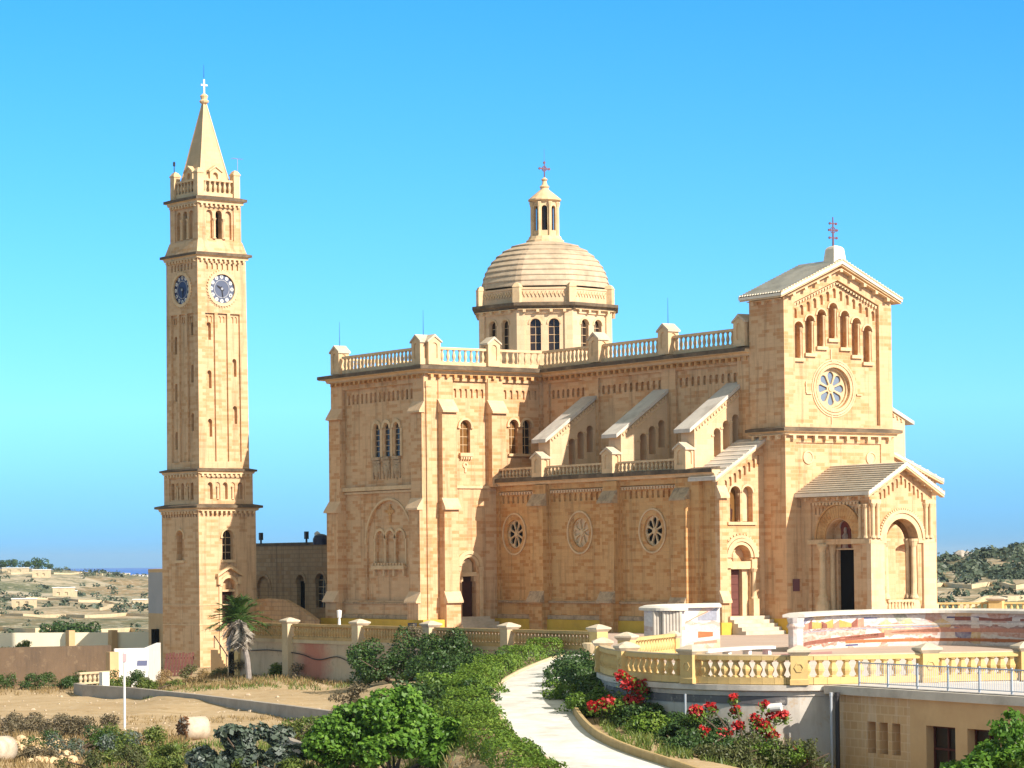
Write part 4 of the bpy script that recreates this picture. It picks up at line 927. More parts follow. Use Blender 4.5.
    k = MB(); G = Fr((0, 0, 51.70), Y, X); k.fbox(G, -.08, .08, 0, 1.45, -.06, .06); k.fbox(G, -.38, .38, .8, .96, -.069, .069); k.build('spire_cross', M['white'], TW)
    k = MB(); k.lathe((0, 0, 53.30), [(.03, 0), (.015, 1.3)], 5); k.build('lightning_rod', M['iron'], TW)
    k = MB(); k.tube([(2.3, 2.3, 43.83), (2.3, 2.3, 45.2)], .03, 5); k.tube([(2.3, 1.6, 45.23), (2.3, 2.9, 45.23)], .02, 4)
    for i in range(6): k.tube([(2.0, 1.7 + i * .22, 45.23), (2.6, 1.7 + i * .22, 45.23)], .012, 4)
    k.build('aerial', M['steel'], TW)
    k = MB(); k.lathe((-2.1, -2.2, 43.73), [(.05, 0), (.04, .9), (.12, .95), (.12, 1.3), (.02, 1.4)], 6); k.build('siren', M['iron'], TW)
M['dial'] = plain('dark_blue_dial', (.018, .024, .085), .5); M['dial_lit'] = plain('blue_grey_dial', (.085, .10, .15), .5)  # one dial, two copies: shaded and sunlit tone put into the colour
M['spire'] = stone('spire_stone', (.58, .42, .25), (.50, .32, .15), (.30, .20, .12), patch=.4, bw=1.0, bh=.42, mort=.02, stain=.25)
tower()

# ------------------------------------------------------------------ terrain
TERR = [  # bearing, distance, height
 (0,140,-4.2),(0,165,-4.0),(0,200,-4),(0,240,-4),(120,150,-4.3),(120,180,-4),(120,220,-4),(160,248,-3.9),(200,205,-3.3),(200,185,-4),(200,165,-4.1),(200,140,-4.5),(260,150,-4.2),
 (290,226,-2.9),(290,205,-3.3),(300,180,-3.9),(330,165,-3.9),(250,240,-3.3),(210,262,-3.6),(150,275,-4.2),(100,300,-4.4),(0,300,-4.6),(0,400,-5.5),(150,400,-5.5),(240,300,-3.6),
 (430,218,-2.4),(430,190,-2.4),(400,170,-3.4),(400,140,-4.3),(400,120,-4.5),(480,200,-1.6),(470,165,-2.2),(470,140,-3.4),(520,195,-1.2),(560,200,-.9),(512,110,-4.2),(600,105,-4.2),
 (640,142,-3.0),(690,140,-3.3),(740,137,-3.6),(800,133,-4.0),(850,125,-4.5),(950,120,-4.6),(1024,115,-4.8),(1024,90,-5),(800,100,-4.8),(620,150,-2.6),(590,165,-1.6),
 (650,180,-1.2),(750,180,-1.5),(900,180,-1.8),(1024,180,-2),(500,240,-1.5),(700,230,-1.5),(900,250,-1.8),(1024,260,-2.2),(350,262,-2.0),(300,290,-3),(450,300,-2.5),
 (0,60,-6),(250,60,-6),(512,60,-6),(800,60,-6),(1024,60,-6),(512,45,-7),(-400,150,-5),(-400,300,-6),(1400,150,-5),(1400,300,-5),(-300,60,-6.5),(1300,60,-6.5),
 (-600,600,-9),(0,520,-8.2),(150,520,-8.4),(-600,1500,-6),(-100,800,-9.5),(150,800,-10),(150,1200,-11),(60,1200,-8),(0,1150,-7.5),(-120,1500,2),(0,1750,4.6),(50,1800,4.0),(80,1850,1.0),(110,1900,-4.5),(150,2000,-7.5),(150,2600,-8.2),(100,2600,-8),(0,2600,-6),(-300,2000,6),
 (400,500,-8),(400,1000,-12),(400,2500,-12),(700,500,-7),(700,1000,-11),(700,2500,-12),
 (930,330,-4.2),(1024,330,-4.2),(930,450,-4.8),(1024,450,-4.6),(930,600,-3.4),(1024,600,-2.6),(935,750,-.4),(1024,750,.4),(925,900,2.4),(940,960,4.6),(975,960,6.6),(1000,980,8.0),(1024,1000,9.0),(1150,1000,12),(1300,900,14),(1024,1300,4),(940,1300,2),(880,1000,-4),(850,1300,-10),(1500,900,10),(1600,500,-2),
 (-600,3300,-9),(0,3300,-9),(150,3300,-9),(400,3300,-13),(700,3300,-13),(1024,3300,-12),(1500,3300,-12)]
_tb = np.array([(b / 130.0, math.log(d) * 6.0) for b, d, z in TERR]); _tz = np.array([z for b, d, z in TERR])
def vnoise(x, y, sd=0):
    xi, yi = np.floor(x).astype(int), np.floor(y).astype(int); xf, yf = x - xi, y - yi
    h = lambda a, b: ((np.sin(a * 127.1 + b * 311.7 + sd * 74.7) * 43758.5453) % 1.0)
    u, v = xf * xf * (3 - 2 * xf), yf * yf * (3 - 2 * yf)
    return (h(xi, yi) * (1 - u) + h(xi + 1, yi) * u) * (1 - v) + (h(xi, yi + 1) * (1 - u) + h(xi + 1, yi + 1) * u) * v - .5
def ground_z(b, d):
    b = np.asarray(b, float).ravel(); d = np.asarray(d, float).ravel()
    q = np.stack([b / 130.0, np.log(d) * 6.0], 1); o = np.zeros(len(q))
    for i in range(0, len(q), 4000):
        r2 = ((q[i:i + 4000, None, :] - _tb[None]) ** 2).sum(2) + .02; w = r2 ** -2.0; o[i:i + 4000] = (w * _tz).sum(1) / w.sum(1)
    return o
def gz(b, d): return float(ground_z([b], [d])[0])

PATH_L = [(584,200,.03),(584,196,.015),(545,185,-.4),(510,173,-.9),(491,160,-1.3),(494,149,-1.8),(512,137,-2.4),(537,129,-2.75),(569,120,-3.1),(620,110,-3.4),(690,102,-3.6)]
PATH_R = [(600,199,.03),(597,191,.01),(580,177,-.4),(571,161,-1.2),(572,149,-1.8),(590,137,-2.3),(620,131,-2.7),(665,125,-3.0),(720,118,-3.3),(790,112,-3.6)]
def smooth(pts, n=6):
    P = [Vector(p) for p in pts]; o = []
    for i in range(len(P) - 1):
        a, b, c, d = P[max(i - 1, 0)], P[i], P[i + 1], P[min(i + 2, len(P) - 1)]
        for k in range(n):
            t = k / n; o.append(.5 * ((2 * b) + (c - a) * t + (2 * a - 5 * b + 4 * c - d) * t * t + (3 * b - a - 3 * c + d) * t ** 3))
    return o + [P[-1]]
pl_ = smooth([site(b, d, z) for b, d, z in PATH_L]); pr_ = smooth([site(b, d, z) for b, d, z in PATH_R])
def resamp(P, n):
    s = [0]
    for i in range(1, len(P)): s.append(s[-1] + (P[i] - P[i - 1]).length)
    o = []; j = 0
    for k in range(n):
        t = s[-1] * k / (n - 1)
        while j < len(P) - 2 and s[j + 1] < t: j += 1
        o.append(P[j].lerp(P[j + 1], (t - s[j]) / max(1e-6, s[j + 1] - s[j])))
    return o
pl_, pr_ = resamp(pl_, 60), resamp(pr_, 60)
m = MB(); k = 7; pts = []; ED = []
for a, b in zip(pl_, pr_):
    for j in range(k):
        t = j / (k - 1); p = a.lerp(b, t); p.z += .02 * math.sin(math.pi * t); pts.append(p)
m.add(pts, [(i * k + j, i * k + j + 1, (i + 1) * k + j + 1, (i + 1) * k + j) for i in range(59) for j in range(k - 1)])
structure(m.build('path', None))
PATHPTS = np.array([tuple(p) for p in pts])

TERRACE = [(-27, -36.9), (25, -36.9), tuple(site(605, 186).xy)]
PAR = [(601,156),(608,151.5),(625,147),(655,143),(690,140.5),(740,138.6),(797,137.6),(860,138),(925,139),(1023,140.5),(1120,142),(1250,146),(1400,154)]
par = smooth([site(b, d) for b, d in PAR], 5)
FRONTPAR = [(p.x, p.y) for p in par]
def inside(poly, x, y):
    c = np.zeros(x.shape, bool); n = len(poly)
    for i in range(n):
        (x0, y0), (x1, y1) = poly[i], poly[(i + 1) % n]
        cond = ((y0 > y) != (y1 > y)) & (x < (x1 - x0) * (y - y0) / ((y1 - y0) if abs(y1 - y0) > 1e-9 else 1e-9) + x0); c ^= cond
    return c
TPOLY = [(-27, -37.2), (25.2, -37.2), tuple(pl_[4].xy), tuple(pr_[4].xy), tuple(site(598, 158).xy)] + FRONTPAR + [(150, 10), (90, 75), (-30, 78), (-80, 75), (-80, -7.6), (-52, -7.6), (-52, -16), (-27, -22)]
# ground sheet
nd, nb = 300, 380
ds = 45 * (5200 / 45) ** (np.arange(nd) / (nd - 1)); bs = np.linspace(-1650, 3000, nb)
Bg, Dg = np.meshgrid(bs, ds); zg = ground_z(Bg, Dg).reshape(nd, nb)
xg = CAM.x + FWD.x * Dg + RGT.x * (Bg - 512) / 2800 * Dg; yg = CAM.y + FWD.y * Dg + RGT.y * (Bg - 512) / 2800 * Dg
nz = vnoise(xg / 3.1, yg / 3.1, 1) * .28 + vnoise(xg / 1.1, yg / 1.1, 2) * .12 + vnoise(xg / 9, yg / 9, 3) * .35
far = np.clip((Dg - 350) / 500, 0, 1); nz = nz * (1 - far) + far * (vnoise(xg / 60, yg / 60, 4) * 1.6 + vnoise(xg / 22, yg / 22, 5) * .9)
far2 = far * (Dg < 1600) ; zg += nz
# field terraces on the far slopes
st = np.where((Dg > 420), 1.0, 0.0) * .55; step = 1.5; zg = zg * (1 - st) + st * (np.floor(zg / step) * step + step * np.clip((zg / step - np.floor(zg / step) - .75) * 4, 0, 1))
zg = np.where(Dg > 3400, zg - (Dg - 3400) / 1500 * 75, zg)
ins = inside(TPOLY, xg, yg); zg = np.where(ins, np.minimum(zg, -.6), zg)
near = (Dg < 215) & (Bg > 440) & (Bg < 830) & (Dg > 90)
ii = np.argwhere(near)
for i, j in ii:
    dd = (PATHPTS[:, 0] - xg[i, j]) ** 2 + (PATHPTS[:, 1] - yg[i, j]) ** 2; q = dd.argmin()
    if dd[q] < 36:
        w = min(1, max(0, (6 - dd[q] ** .5) / 3.2)); zt = PATHPTS[q, 2] - .22; zg[i, j] = zg[i, j] * (1 - w) + zt * w
V = np.stack([xg, yg, zg], 2).reshape(-1, 3)
fi = [(i * nb + j, i * nb + j + 1, (i + 1) * nb + j + 1, (i + 1) * nb + j) for i in range(nd - 1) for j in range(nb - 1)]
me = bpy.data.meshes.new('ground'); me.from_pydata(V.tolist(), [], fi); me.update(); me.polygons.foreach_set('use_smooth', [True] * len(me.polygons))
gr = bpy.data.objects.new('ground', me); COL.objects.link(gr); structure(gr)
def surf_z(x, y):
    """height of the finished ground sheet"""
    v = Vector((x, y, 0)) - CAM; d = v.x * FWD.x + v.y * FWD.y; b = 512 + 2800 * (v.x * RGT.x + v.y * RGT.y) / d
    fi_ = np.log(d / 45) / np.log(5200 / 45) * (nd - 1); fj = (b + 1650) / 4650 * (nb - 1); i, j = int(np.clip(fi_, 0, nd - 2)), int(np.clip(fj, 0, nb - 2)); a, c = fi_ - i, fj - j
    return float(zg[i, j] * (1 - a) * (1 - c) + zg[i + 1, j] * a * (1 - c) + zg[i, j + 1] * (1 - a) * c + zg[i + 1, j + 1] * a * c)
def onground(b, d, dz=0.0):
    p = site(b, d); p.z = surf_z(p.x, p.y) + dz; return p

def ground_mat():
    m, t, b = newmat('ground_mix'); g = t.nodes.new('ShaderNodeNewGeometry'); p = g.outputs['Position']
    tc = t.nodes.new('ShaderNodeVectorMath'); tc.operation = 'DISTANCE'; tc.inputs[1].default_value = tuple(CAM); t.links.new(p, tc.inputs[0]); D = tc.outputs['Value']
    n1 = noise(t, p, .12, 6, .65); n2 = noise(t, p, .7, 6, .7); n3 = noise(t, p, 4, 5, .7)
    dirt = mixc(t, ramp(t, n2, [(.3, 0.0), (.7, 1.0)]), (.42, .30, .165), (.50, .38, .23)); dirt = mixc(t, mathn(t, 'MULTIPLY', ramp(t, n1, [(.45, 0.0), (.65, 1.0)]), .5), dirt, (.30, .20, .10))
    # wheel worn streaks along the road
    s = N(t, 'ShaderNodeVectorMath', operation='DOT_PRODUCT'); s.inputs[1].default_value = (FWD.x * .9 + RGT.x * .05, FWD.y * .9 + RGT.y * .05, 0); t.links.new(p, s.inputs[0])
    cb = t.nodes.new('ShaderNodeCombineXYZ'); t.links.new(s.outputs['Value'], cb.inputs[0]); stv = noise(t, cb.outputs[0], .55, 4, .6)
    dirt = mixc(t, mathn(t, 'MULTIPLY', ramp(t, stv, [(.45, 0.0), (.62, 1.0)]), .4), dirt, (.56, .45, .30)); dirt = mixc(t, mathn(t, 'MULTIPLY', n3, .35), dirt, (.20, .14, .08)); dirt = mixc(t, mathn(t, 'MULTIPLY', ramp(t, noise(t, p, .45, 7, .75), [(.56, 0.0), (.66, 1.0)]), .6), dirt, (.19, .135, .06)); dirt = mixc(t, mathn(t, 'MULTIPLY', ramp(t, noise(t, p, 1.9, 4, .7), [(.60, 0.0), (.66, 1.0)]), .55), dirt, (.58, .50, .38))
    # dry grass and scrub soil
    # far country: fields, garigue, pale rubble walls
    v = N(t, 'ShaderNodeTexVoronoi', i_Scale=.011); sc = N(t, 'ShaderNodeVectorMath', operation='MULTIPLY'); sc.inputs[1].default_value = (1, 1, 0); t.links.new(p, sc.inputs[0]); t.links.new(sc.outputs[0], v.inputs['Vector'])
    sp = t.nodes.new('ShaderNodeSeparateColor'); t.links.new(v.outputs['Color'], sp.inputs[0])
    fld = ramp(t, sp.outputs[0], [(0, (.30, .215, .12)), (.25, (.20, .17, .10)), (.45, (.36, .28, .18)), (.62, (.15, .155, .085)), (.75, (.27, .20, .12)), (.9, (.42, .35, .24))], 'CONSTANT')
    f1 = noise(t, p, .06, 6, .75); f2 = noise(t, p, .25, 4, .7)
    fld = mixc(t, mathn(t, 'MULTIPLY', ramp(t, f1, [(.47, 0.0), (.56, 1.0)]), .75), fld, (.085, .10, .055)); fld = mixc(t, mathn(t, 'MULTIPLY', ramp(t, f2, [(.55, 0.0), (.62, 1.0)]), .8), fld, (.52, .46, .36))
    v2 = N(t, 'ShaderNodeTexVoronoi', feature='DISTANCE_TO_EDGE', i_Scale=.011); t.links.new(sc.outputs[0], v2.inputs['Vector'])
    fld = mixc(t, mathn(t, 'MULTIPLY', ramp(t, v2.outputs['Distance'], [(.012, 1.0), (.03, 0.0)]), .6), fld, (.50, .43, .32))
    far = mathn(t, 'MINIMUM', 1.0, mathn(t, 'MAXIMUM', 0.0, mathn(t, 'DIVIDE', mathn(t, 'SUBTRACT', D, 290), 80)))
    c = mixc(t, far, dirt, fld)
    t.links.new(c, b.inputs['Base Color']); b.inputs['Roughness'].default_value = 1; b.inputs['Specular IOR Level'].default_value = .05
    bump(t, b, n2, .5, .12); return m
me.materials.append(ground_mat())
# sea: a deep blue sheet out to the horizon
s = MB(); n = 64; rr = [3550, 6000, 10000, 16500]; P = [(CAM.x + r * math.cos(2 * math.pi * i / n), CAM.y + r * math.sin(2 * math.pi * i / n), -12) for r in rr for i in range(n)]
s.add(P, [(k * n + i, k * n + (i + 1) % n, (k + 1) * n + (i + 1) % n, (k + 1) * n + i) for k in range(3) for i in range(n)])
sm, t, b = newmat('sea_water'); b.inputs['Base Color'].default_value = (.02, .13, .52, 1); b.inputs['Roughness'].default_value = .6; b.inputs['Specular IOR Level'].default_value = .1
structure(s.build('sea', sm))
# terrace paving
t_ = MB(); tri = tessellate_polygon([[Vector((x, y, 0)) for x, y in TPOLY]]); t_.add([(x, y, 0.0) for x, y in TPOLY], [tuple(q) for q in tri])
M['paving'] = mottled('terrace_paving', (.50, .38, .30), (.42, .31, .25), (.52, .44, .36), sc=.5, sc3=.25, amt3=.6, bmp=.1)
structure(t_.build('terrace', M['paving']))
M['path'] = mottled('path_concrete', (.72, .70, .66), (.58, .56, .51), (.40, .37, .31), sc=.9, sc3=.5, amt3=.6, bmp=.25)
bpy.data.objects['path'].data.materials.append(M['path'])
# ------------------------------------------------------------------ walls, parapets and small buildings of the site
def onY(b, y):
    r = FWD + RGT * ((b - 512) / 2800); t = (y - CAM.y) / r.y; return CAM.x + r.x * t
def pillar(x, y, z0, z1, parent, mat, rot=0.0, s=.5, name='pillar', shaft_extra=None):
    k = MB(); k.lathe((x, y, 0), [(s * 1.55, z0), (s * 1.55, z0 + .25), (s * 1.414, z0 + .3), (s * 1.414, z1 - .42)], 4, rot=rot + math.pi / 4); o = k.build(name, M[mat], parent)
    k = MB(); k.lathe((x, y, 0), [(s * 1.414, z1 - .42), (s * 1.7, z1 - .32), (s * 1.95, z1 - .24), (s * 1.95, z1 - .14), (s * .5, z1 + .06), (.02, z1 + .09)], 4, rot=rot + math.pi / 4); k.build('cap', M['cap3'], o); return o
def plaster_wall(name, base, dark, extra=None, spot=None):
    m, t, b = newmat(name); wc, p, z = wallcoord(t); n1 = noise(t, p, .35, 6, .7); n2 = noise(t, p, 1.6, 6, .7)
    sc = N(t, 'ShaderNodeVectorMath', operation='MULTIPLY'); sc.inputs[1].default_value = (1.5, 1.5, .22); t.links.new(p, sc.inputs[0]); st = noise(t, sc.outputs[0], .9, 6, .7)
    c = mixc(t, ramp(t, n1, [(.35, 0.0), (.65, 1.0)]), base, tuple(x * .8 for x in base)); c = mixc(t, mathn(t, 'MULTIPLY', ramp(t, st, [(.5, 0.0), (.68, 1.0)]), .55), c, dark)
    if extra: c = mixc(t, mathn(t, 'MULTIPLY', ramp(t, n2, [(.56, 0.0), (.66, 1.0)]), .7), c, extra)
    if spot:
        pos, rad, col = spot; d = N(t, 'ShaderNodeVectorMath', operation='DISTANCE'); d.inputs[1].default_value = pos; t.links.new(p, d.inputs[0])
        f = ramp(t, mathn(t, 'DIVIDE', mathn(t, 'ADD', d.outputs['Value'], mathn(t, 'MULTIPLY', n2, 3.0)), rad), [(.55, 1.0), (1.0, 0.0)]); c = mixc(t, mathn(t, 'MULTIPLY', f, .8), c, col)
    t.links.new(c, b.inputs['Base Color']); bump(t, b, n2, .3, .05); return m
YW = -37.3
M['ret'] = plaster_wall('retaining_plaster', (.60, .46, .30), (.34, .24, .15), (.36, .26, .16), ((onY(312, YW), YW, -1.6), 5.0, (.44, .13, .085)))
M['ochre'] = mottled('ochre_stone', (.54, .37, .17), (.44, .29, .12), (.26, .17, .08), sc=1.2, sc3=.8, amt3=.5)
M['yellow2'] = mottled('bright_ochre_paint', (.64, .46, .20), (.56, .38, .15), (.36, .24, .11), sc=1.0, sc3=.8, amt3=.35, bmp=.1)

# left retaining wall with its balustrade
LW = thing('terrace_wall', 'long plastered retaining wall with a dark ochre balustrade and capped pillars left of the white path', 'retaining wall', (0, YW, 0))
k = MB(); k.sweep([(-.35, -5), (.12, -5), (.0, -.1), (-.35, -.1)], [(-27, YW + 14), (-27, YW), (25.2, YW)]); k.build('retaining_wall', M['ret'], LW)
k = MB(); k.sweep([(-.4, -.1), (.10, -.1), (.10, .18), (-.4, .18)], [(-27, YW + 14), (-27, YW), (25.2, YW)]); k.build('ledge', M['cream'], LW)
px_ = [onY(b, YW) for b in (289, 359, 430, 508)] + [25.0]
for i, x in enumerate(px_): pillar(x, YW - .05, -4.5 if i == 0 else -.3 if i < 4 else -1.0, 1.82, LW, 'cream' if i < 4 else 'yellow2', s=.45)
ends = [-26.9] + px_
for i in range(5):
    k = MB(); balustrade(k, (ends[i] + .6, YW + .05), (ends[i + 1] - .6, YW + .05), .18, 1.24, .40, .18, .22, .2, 6, 1.3); k.build('balustrade', M['ochre'], LW)
k = MB(); k.box(-26.6, -25.6, YW - .2, YW + .2, -3.6, -1.0); k.build('cellar_door', M['void'], LW)
k = MB(); k.box(-25.58, -24.9, YW - .25, YW, -4, -.9); k.box(-26.9, -24.9, YW - .26, YW, -.98, -.7); k.build('door_frame', M['yellow2'], LW)
# cable sagging along that wall
k = MB()
cp = []
xs = [onY(b, YW) for b in (246, 270, 300, 318, 337, 352, 372, 402, 440, 475, 505)]; zs_ = [-.9, -.75, -.95, -1.35, -1.05, -1.4, -1.2, -1.3, -1.2, -1.5, -1.0]
for x, z in zip(xs, zs_): cp.append(Vector((x, YW - .13 - .02 * abs(z), z)))
k.tube(smooth(cp, 5), .045, 5); tag(k.build('cable', M['iron'], loc=(xs[0], YW - .14, -1)), 'black cable sagging along the plastered retaining wall', 'cable')
k = MB(); x = onY(337, YW); k.lathe((x, YW + .1, 1.42), [(.12, 0), (.09, .5), (.16, .55), (.2, 1.1), (.03, 1.15)], 8); tag(k.build('floodlight', M['white'], loc=(x, YW + .1, 1.42)), 'small white floodlight standing on the left balustrade rail', 'floodlight')
k = MB(); x = onY(412, -14.0); k.box(x - .45, x + .45, -14.3, -13.9, .0, .75); k.box(x - .3, x + .3, -14.36, -14.29, .12, .62); tag(k.build('loudspeaker', M['iron'], loc=(x, -14, 0)), 'black box floodlight at the foot of the transept wall', 'floodlight')

# curved front parapet
FP = thing('terrace_parapet', 'curved yellow balustrade with square pillars round the front terrace above a stained pale wall', 'parapet', tuple(par[12].xy) + (0,))
M['ret2'] = plaster_wall('pale_stained_plaster', (.58, .53, .46), (.36, .31, .26), (.46, .33, .20))
k = MB(); k.sweep([(-.5, -5.2), (.12, -5.2), (.05, -.55), (-.5, -.55)], FRONTPAR[:]); k.build('retaining_wall', M['ret2'], FP)
k = MB(); k.sweep([(-.5, -.55), (.12, -.55), (.16, -.35), (.36, -.28), (.36, -.02), (-.5, .03)], FRONTPAR); k.build('ledge', M['white_stain'] if 'white_stain' in M else M['slab'], FP)
k = MB(); k.sweep([(.06, -.95), (.11, -.95), (.11, -.60), (.06, -.57)], FRONTPAR[4:30]); k.build('damp_course', plaster_wall('damp_band', (.16, .15, .15), (.05, .05, .055), (.46, .42, .36)), FP)  # dark mottled band just below the ledge
pil_i = [0, 10, 20, 30, 40, 45, 50, 55, 60]
for i in pil_i:
    p = par[i]; q = par[min(i + 1, len(par) - 1)] - par[max(i - 1, 0)]; a = math.atan2(q.y, q.x); pillar(p.x, p.y, .0, 1.85, FP, 'yellow2', a, .42)
    k = MB(); G = Fr((p.x, p.y, 0), Vector((math.cos(a), math.sin(a), 0)), Vector((math.sin(a), -math.cos(a), 0))); k.ring(G, 0, .85, .18, .25, .40, .46, 0, 360, 6); k.build('pillar_panel', M['yellow2'], FP)
for a, b in zip(pil_i[:-1], pil_i[1:]):
    k = MB(); pts = par[a:b + 1]; s0 = [0]
    pp = resamp(pts, max(2, b - a + 1)); 
    for i in range(len(pp) - 1): balustrade(k, pp[i], pp[i + 1], .02, 1.38, .44, .21, .34, .2, 7, 1.85)
    k.build('balustrade', M['yellow2'], FP)
k = MB(); k.sweep([(-.21, 1.385), (.21, 1.385), (.23, 1.43), (.21, 1.475), (-.21, 1.475), (-.23, 1.43)], FRONTPAR); k.build('coping', M['cream'], FP)
# inner parapet beside the path mouth
IP = thing('path_parapet', 'short yellow balustrade with a capped pillar behind the path mouth', 'parapet', tuple(site(625, 172).xy) + (0,))
a, b = site(625, 172), site(672, 182); pillar(a.x, a.y, -.6, 1.7, IP, 'yellow2', .5, .42); pillar(b.x, b.y, -.3, 1.5, IP, 'yellow2', .5, .3)
k = MB(); balustrade(k, a, b, 0, 1.4, .6, .17, .3, .2); k.build('balustrade', M['yellow2'], IP)
k = MB(); c = site(600, 176); k.sweep([(-.2, -.6), (.2, -.6), (.2, .55), (-.2, .55)], [tuple(c.xy), tuple(a.xy)]); k.build('low_wall', M['cream'], IP)
k = MB(); p = site(588, 184); k.lathe((p.x, p.y, -.4), [(.3, 0), (.3, .12), (.12, .3), (.2, .5), (.42, .95), (.5, 1.15), (.42, 1.2), (.1, 1.1)], 12); tag(k.build('stone_urn', M['cream'], loc=(p.x, p.y, -.4)), 'stone urn at the top left of the white path', 'urn')
# far balustrade beyond the porch
FB_ = thing('far_balustrade', 'low ochre balustrade with one capped pillar at the terrace edge behind the porch', 'balustrade', tuple(site(985, 290).xy) + (0,))
a, b = site(925, 292), site(1060, 290); k = MB(); balustrade(k, a, b, .15, 1.3, .6, .17, .25, .2); k.build('balustrade', M['yellow2'], FB_); p = site(995, 290.5); pillar(p.x, p.y, 0, 2.0, FB_, 'yellow2', .6, .7)

# mosaic walls
def mosaic(name, bands, hue, tes=7.0, slope=.12):
    m, t, b = newmat(name); g = t.nodes.new('ShaderNodeNewGeometry'); p = g.outputs['Position']
    d = N(t, 'ShaderNodeVectorMath', operation='DOT_PRODUCT'); d.inputs[1].default_value = tuple(RGT); t.links.new(p, d.inputs[0]); u = d.outputs['Value']
    sp = t.nodes.new('ShaderNodeSeparateXYZ'); t.links.new(p, sp.inputs[0]); z = sp.outputs['Z']; cb = t.nodes.new('ShaderNodeCombineXYZ'); t.links.new(u, cb.inputs[0]); t.links.new(z, cb.inputs[1])
    n = noise(t, cb.outputs[0], .45, 3, .6); n2 = noise(t, cb.outputs[0], 1.7, 3, .6)
    h = mathn(t, 'ADD', mathn(t, 'ADD', mathn(t, 'DIVIDE', z, 3.0), mathn(t, 'MULTIPLY', mathn(t, 'SUBTRACT', n, .5), .42)), mathn(t, 'MULTIPLY', mathn(t, 'SUBTRACT', n2, .5), .18))
    c = ramp(t, h, bands, 'CONSTANT')
    v = N(t, 'ShaderNodeTexVoronoi', i_Scale=1.3); t.links.new(cb.outputs[0], v.inputs['Vector']); s2 = t.nodes.new('ShaderNodeSeparateColor'); t.links.new(v.outputs['Color'], s2.inputs[0])
    c = mixc(t, mathn(t, 'MULTIPLY', ramp(t, s2.outputs[1], [(.72, 0.0), (.73, 1.0)]), .75), c, ramp(t, s2.outputs[0], hue, 'CONSTANT'))
    v = N(t, 'ShaderNodeTexVoronoi', i_Scale=tes); t.links.new(cb.outputs[0], v.inputs['Vector']); s3 = t.nodes.new('ShaderNodeSeparateColor'); t.links.new(v.outputs['Color'], s3.inputs[0])
    c = mixc(t, mathn(t, 'MULTIPLY', s3.outputs[0], .35), c, (.70, .66, .60)); c = mixc(t, mathn(t, 'MULTIPLY', s3.outputs[1], .25), c, (.2, .16, .15))
    t.links.new(c, b.inputs['Base Color']); b.inputs['Roughness'].default_value = .5; return m
M['mosA'] = mosaic('pale_mosaic', [(0, (.55, .42, .36)), (.16, (.58, .54, .50)), (.4, (.60, .50, .43)), (.55, (.46, .32, .25)), (.62, (.60, .56, .52)), (.9, (.45, .47, .55))], [(0, (.60, .30, .18)), (.3, (.72, .66, .6)), (.5, (.10, .12, .20)), (.65, (.66, .42, .22)), (.85, (.62, .40, .40))])
M['mosB'] = mosaic('coloured_mosaic', [(0, (.50, .46, .40)), (.09, (.36, .13, .07)), (.17, (.60, .56, .50)), (.24, (.50, .25, .17)), (.33, (.58, .42, .33)), (.38, (.46, .20, .15)), (.45, (.26, .13, .10)), (.50, (.56, .50, .44)), (.58, (.42, .38, .36)), (.63, (.62, .59, .55)), (.72, (.44, .38, .34)), (.78, (.48, .33, .13))], [(0, (.44, .18, .10)), (.3, (.70, .62, .5)), (.45, (.06, .08, .22)), (.55, (.60, .40, .12)), (.75, (.62, .58, .54)), (.9, (.16, .2, .12))])
def curved_wall(name, label, pts, h, mat, thick=.55, over=.35):
    c = smooth([site(b, d) for b, d in pts], 6); path = [(p.x, p.y) for p in c]; mid = c[len(c) // 2]
    T = thing(name, label, 'mosaic wall', (mid.x, mid.y, 0))
    k = MB(); k.sweep([(-thick / 2, -.3), (thick / 2, -.3), (thick / 2, h - .2), (-thick / 2, h - .2)], path); k.build('mosaic_panel', mat, T)
    k = MB(); k.sweep([(-thick / 2 - over, h - .2), (thick / 2 + over, h - .2), (thick / 2 + over, h - .02), (thick / 2, h + .10), (-thick / 2, h + .10), (-thick / 2 - over, h - .02)], path); k.build('coping', mottled('mosaic_coping', (.66, .62, .54), (.56, .51, .43), (.36, .31, .25), sc=1, amt3=.5), T)
    return T, path
M['fluted'] = mottled('fluted_render', (.52, .47, .40), (.40, .36, .30), (.30, .26, .22), sc=1, amt3=.4)
A_, pA = curved_wall('mosaic_wall', 'tall C-shaped pale mosaic wall with a white coping near the side door steps', [(681,186),(670,185.6),(656,186.2),(647,188.6),(650,191.8),(666,194.6),(690,196.3),(717,197)], 3.02, M['mosA'])
k = MB(); 
for i in range(9):
    b = 653 + i * 3.2; p = site(b, 185.35 + (.25 if i < 3 else 0)); k.lathe((p.x, p.y, 0), [(.13, 0), (.13, 2.75)], 8)
k.build('fluted_pilaster', M['fluted'], A_)
B_, pB = curved_wall('mosaic_wall', 'long low curved wall of red and white mosaic with a pale coping in front of the porch', [(792,186),(806,189.5),(840,193.5),(880,196),(930,197),(980,195),(1030,190.5),(1070,184)], 2.48, M['mosB'], .6, .45)
k = MB(); p = site(794, 185.7); q = site(812, 190.8); 
k.lathe((p.x, p.y, 0), [(.5, 0), (.5, 1.5), (.62, 1.7), (.5, 1.9), (.6, 2.25)], 12); k.build('scrolled_end', M['mosA'], B_)
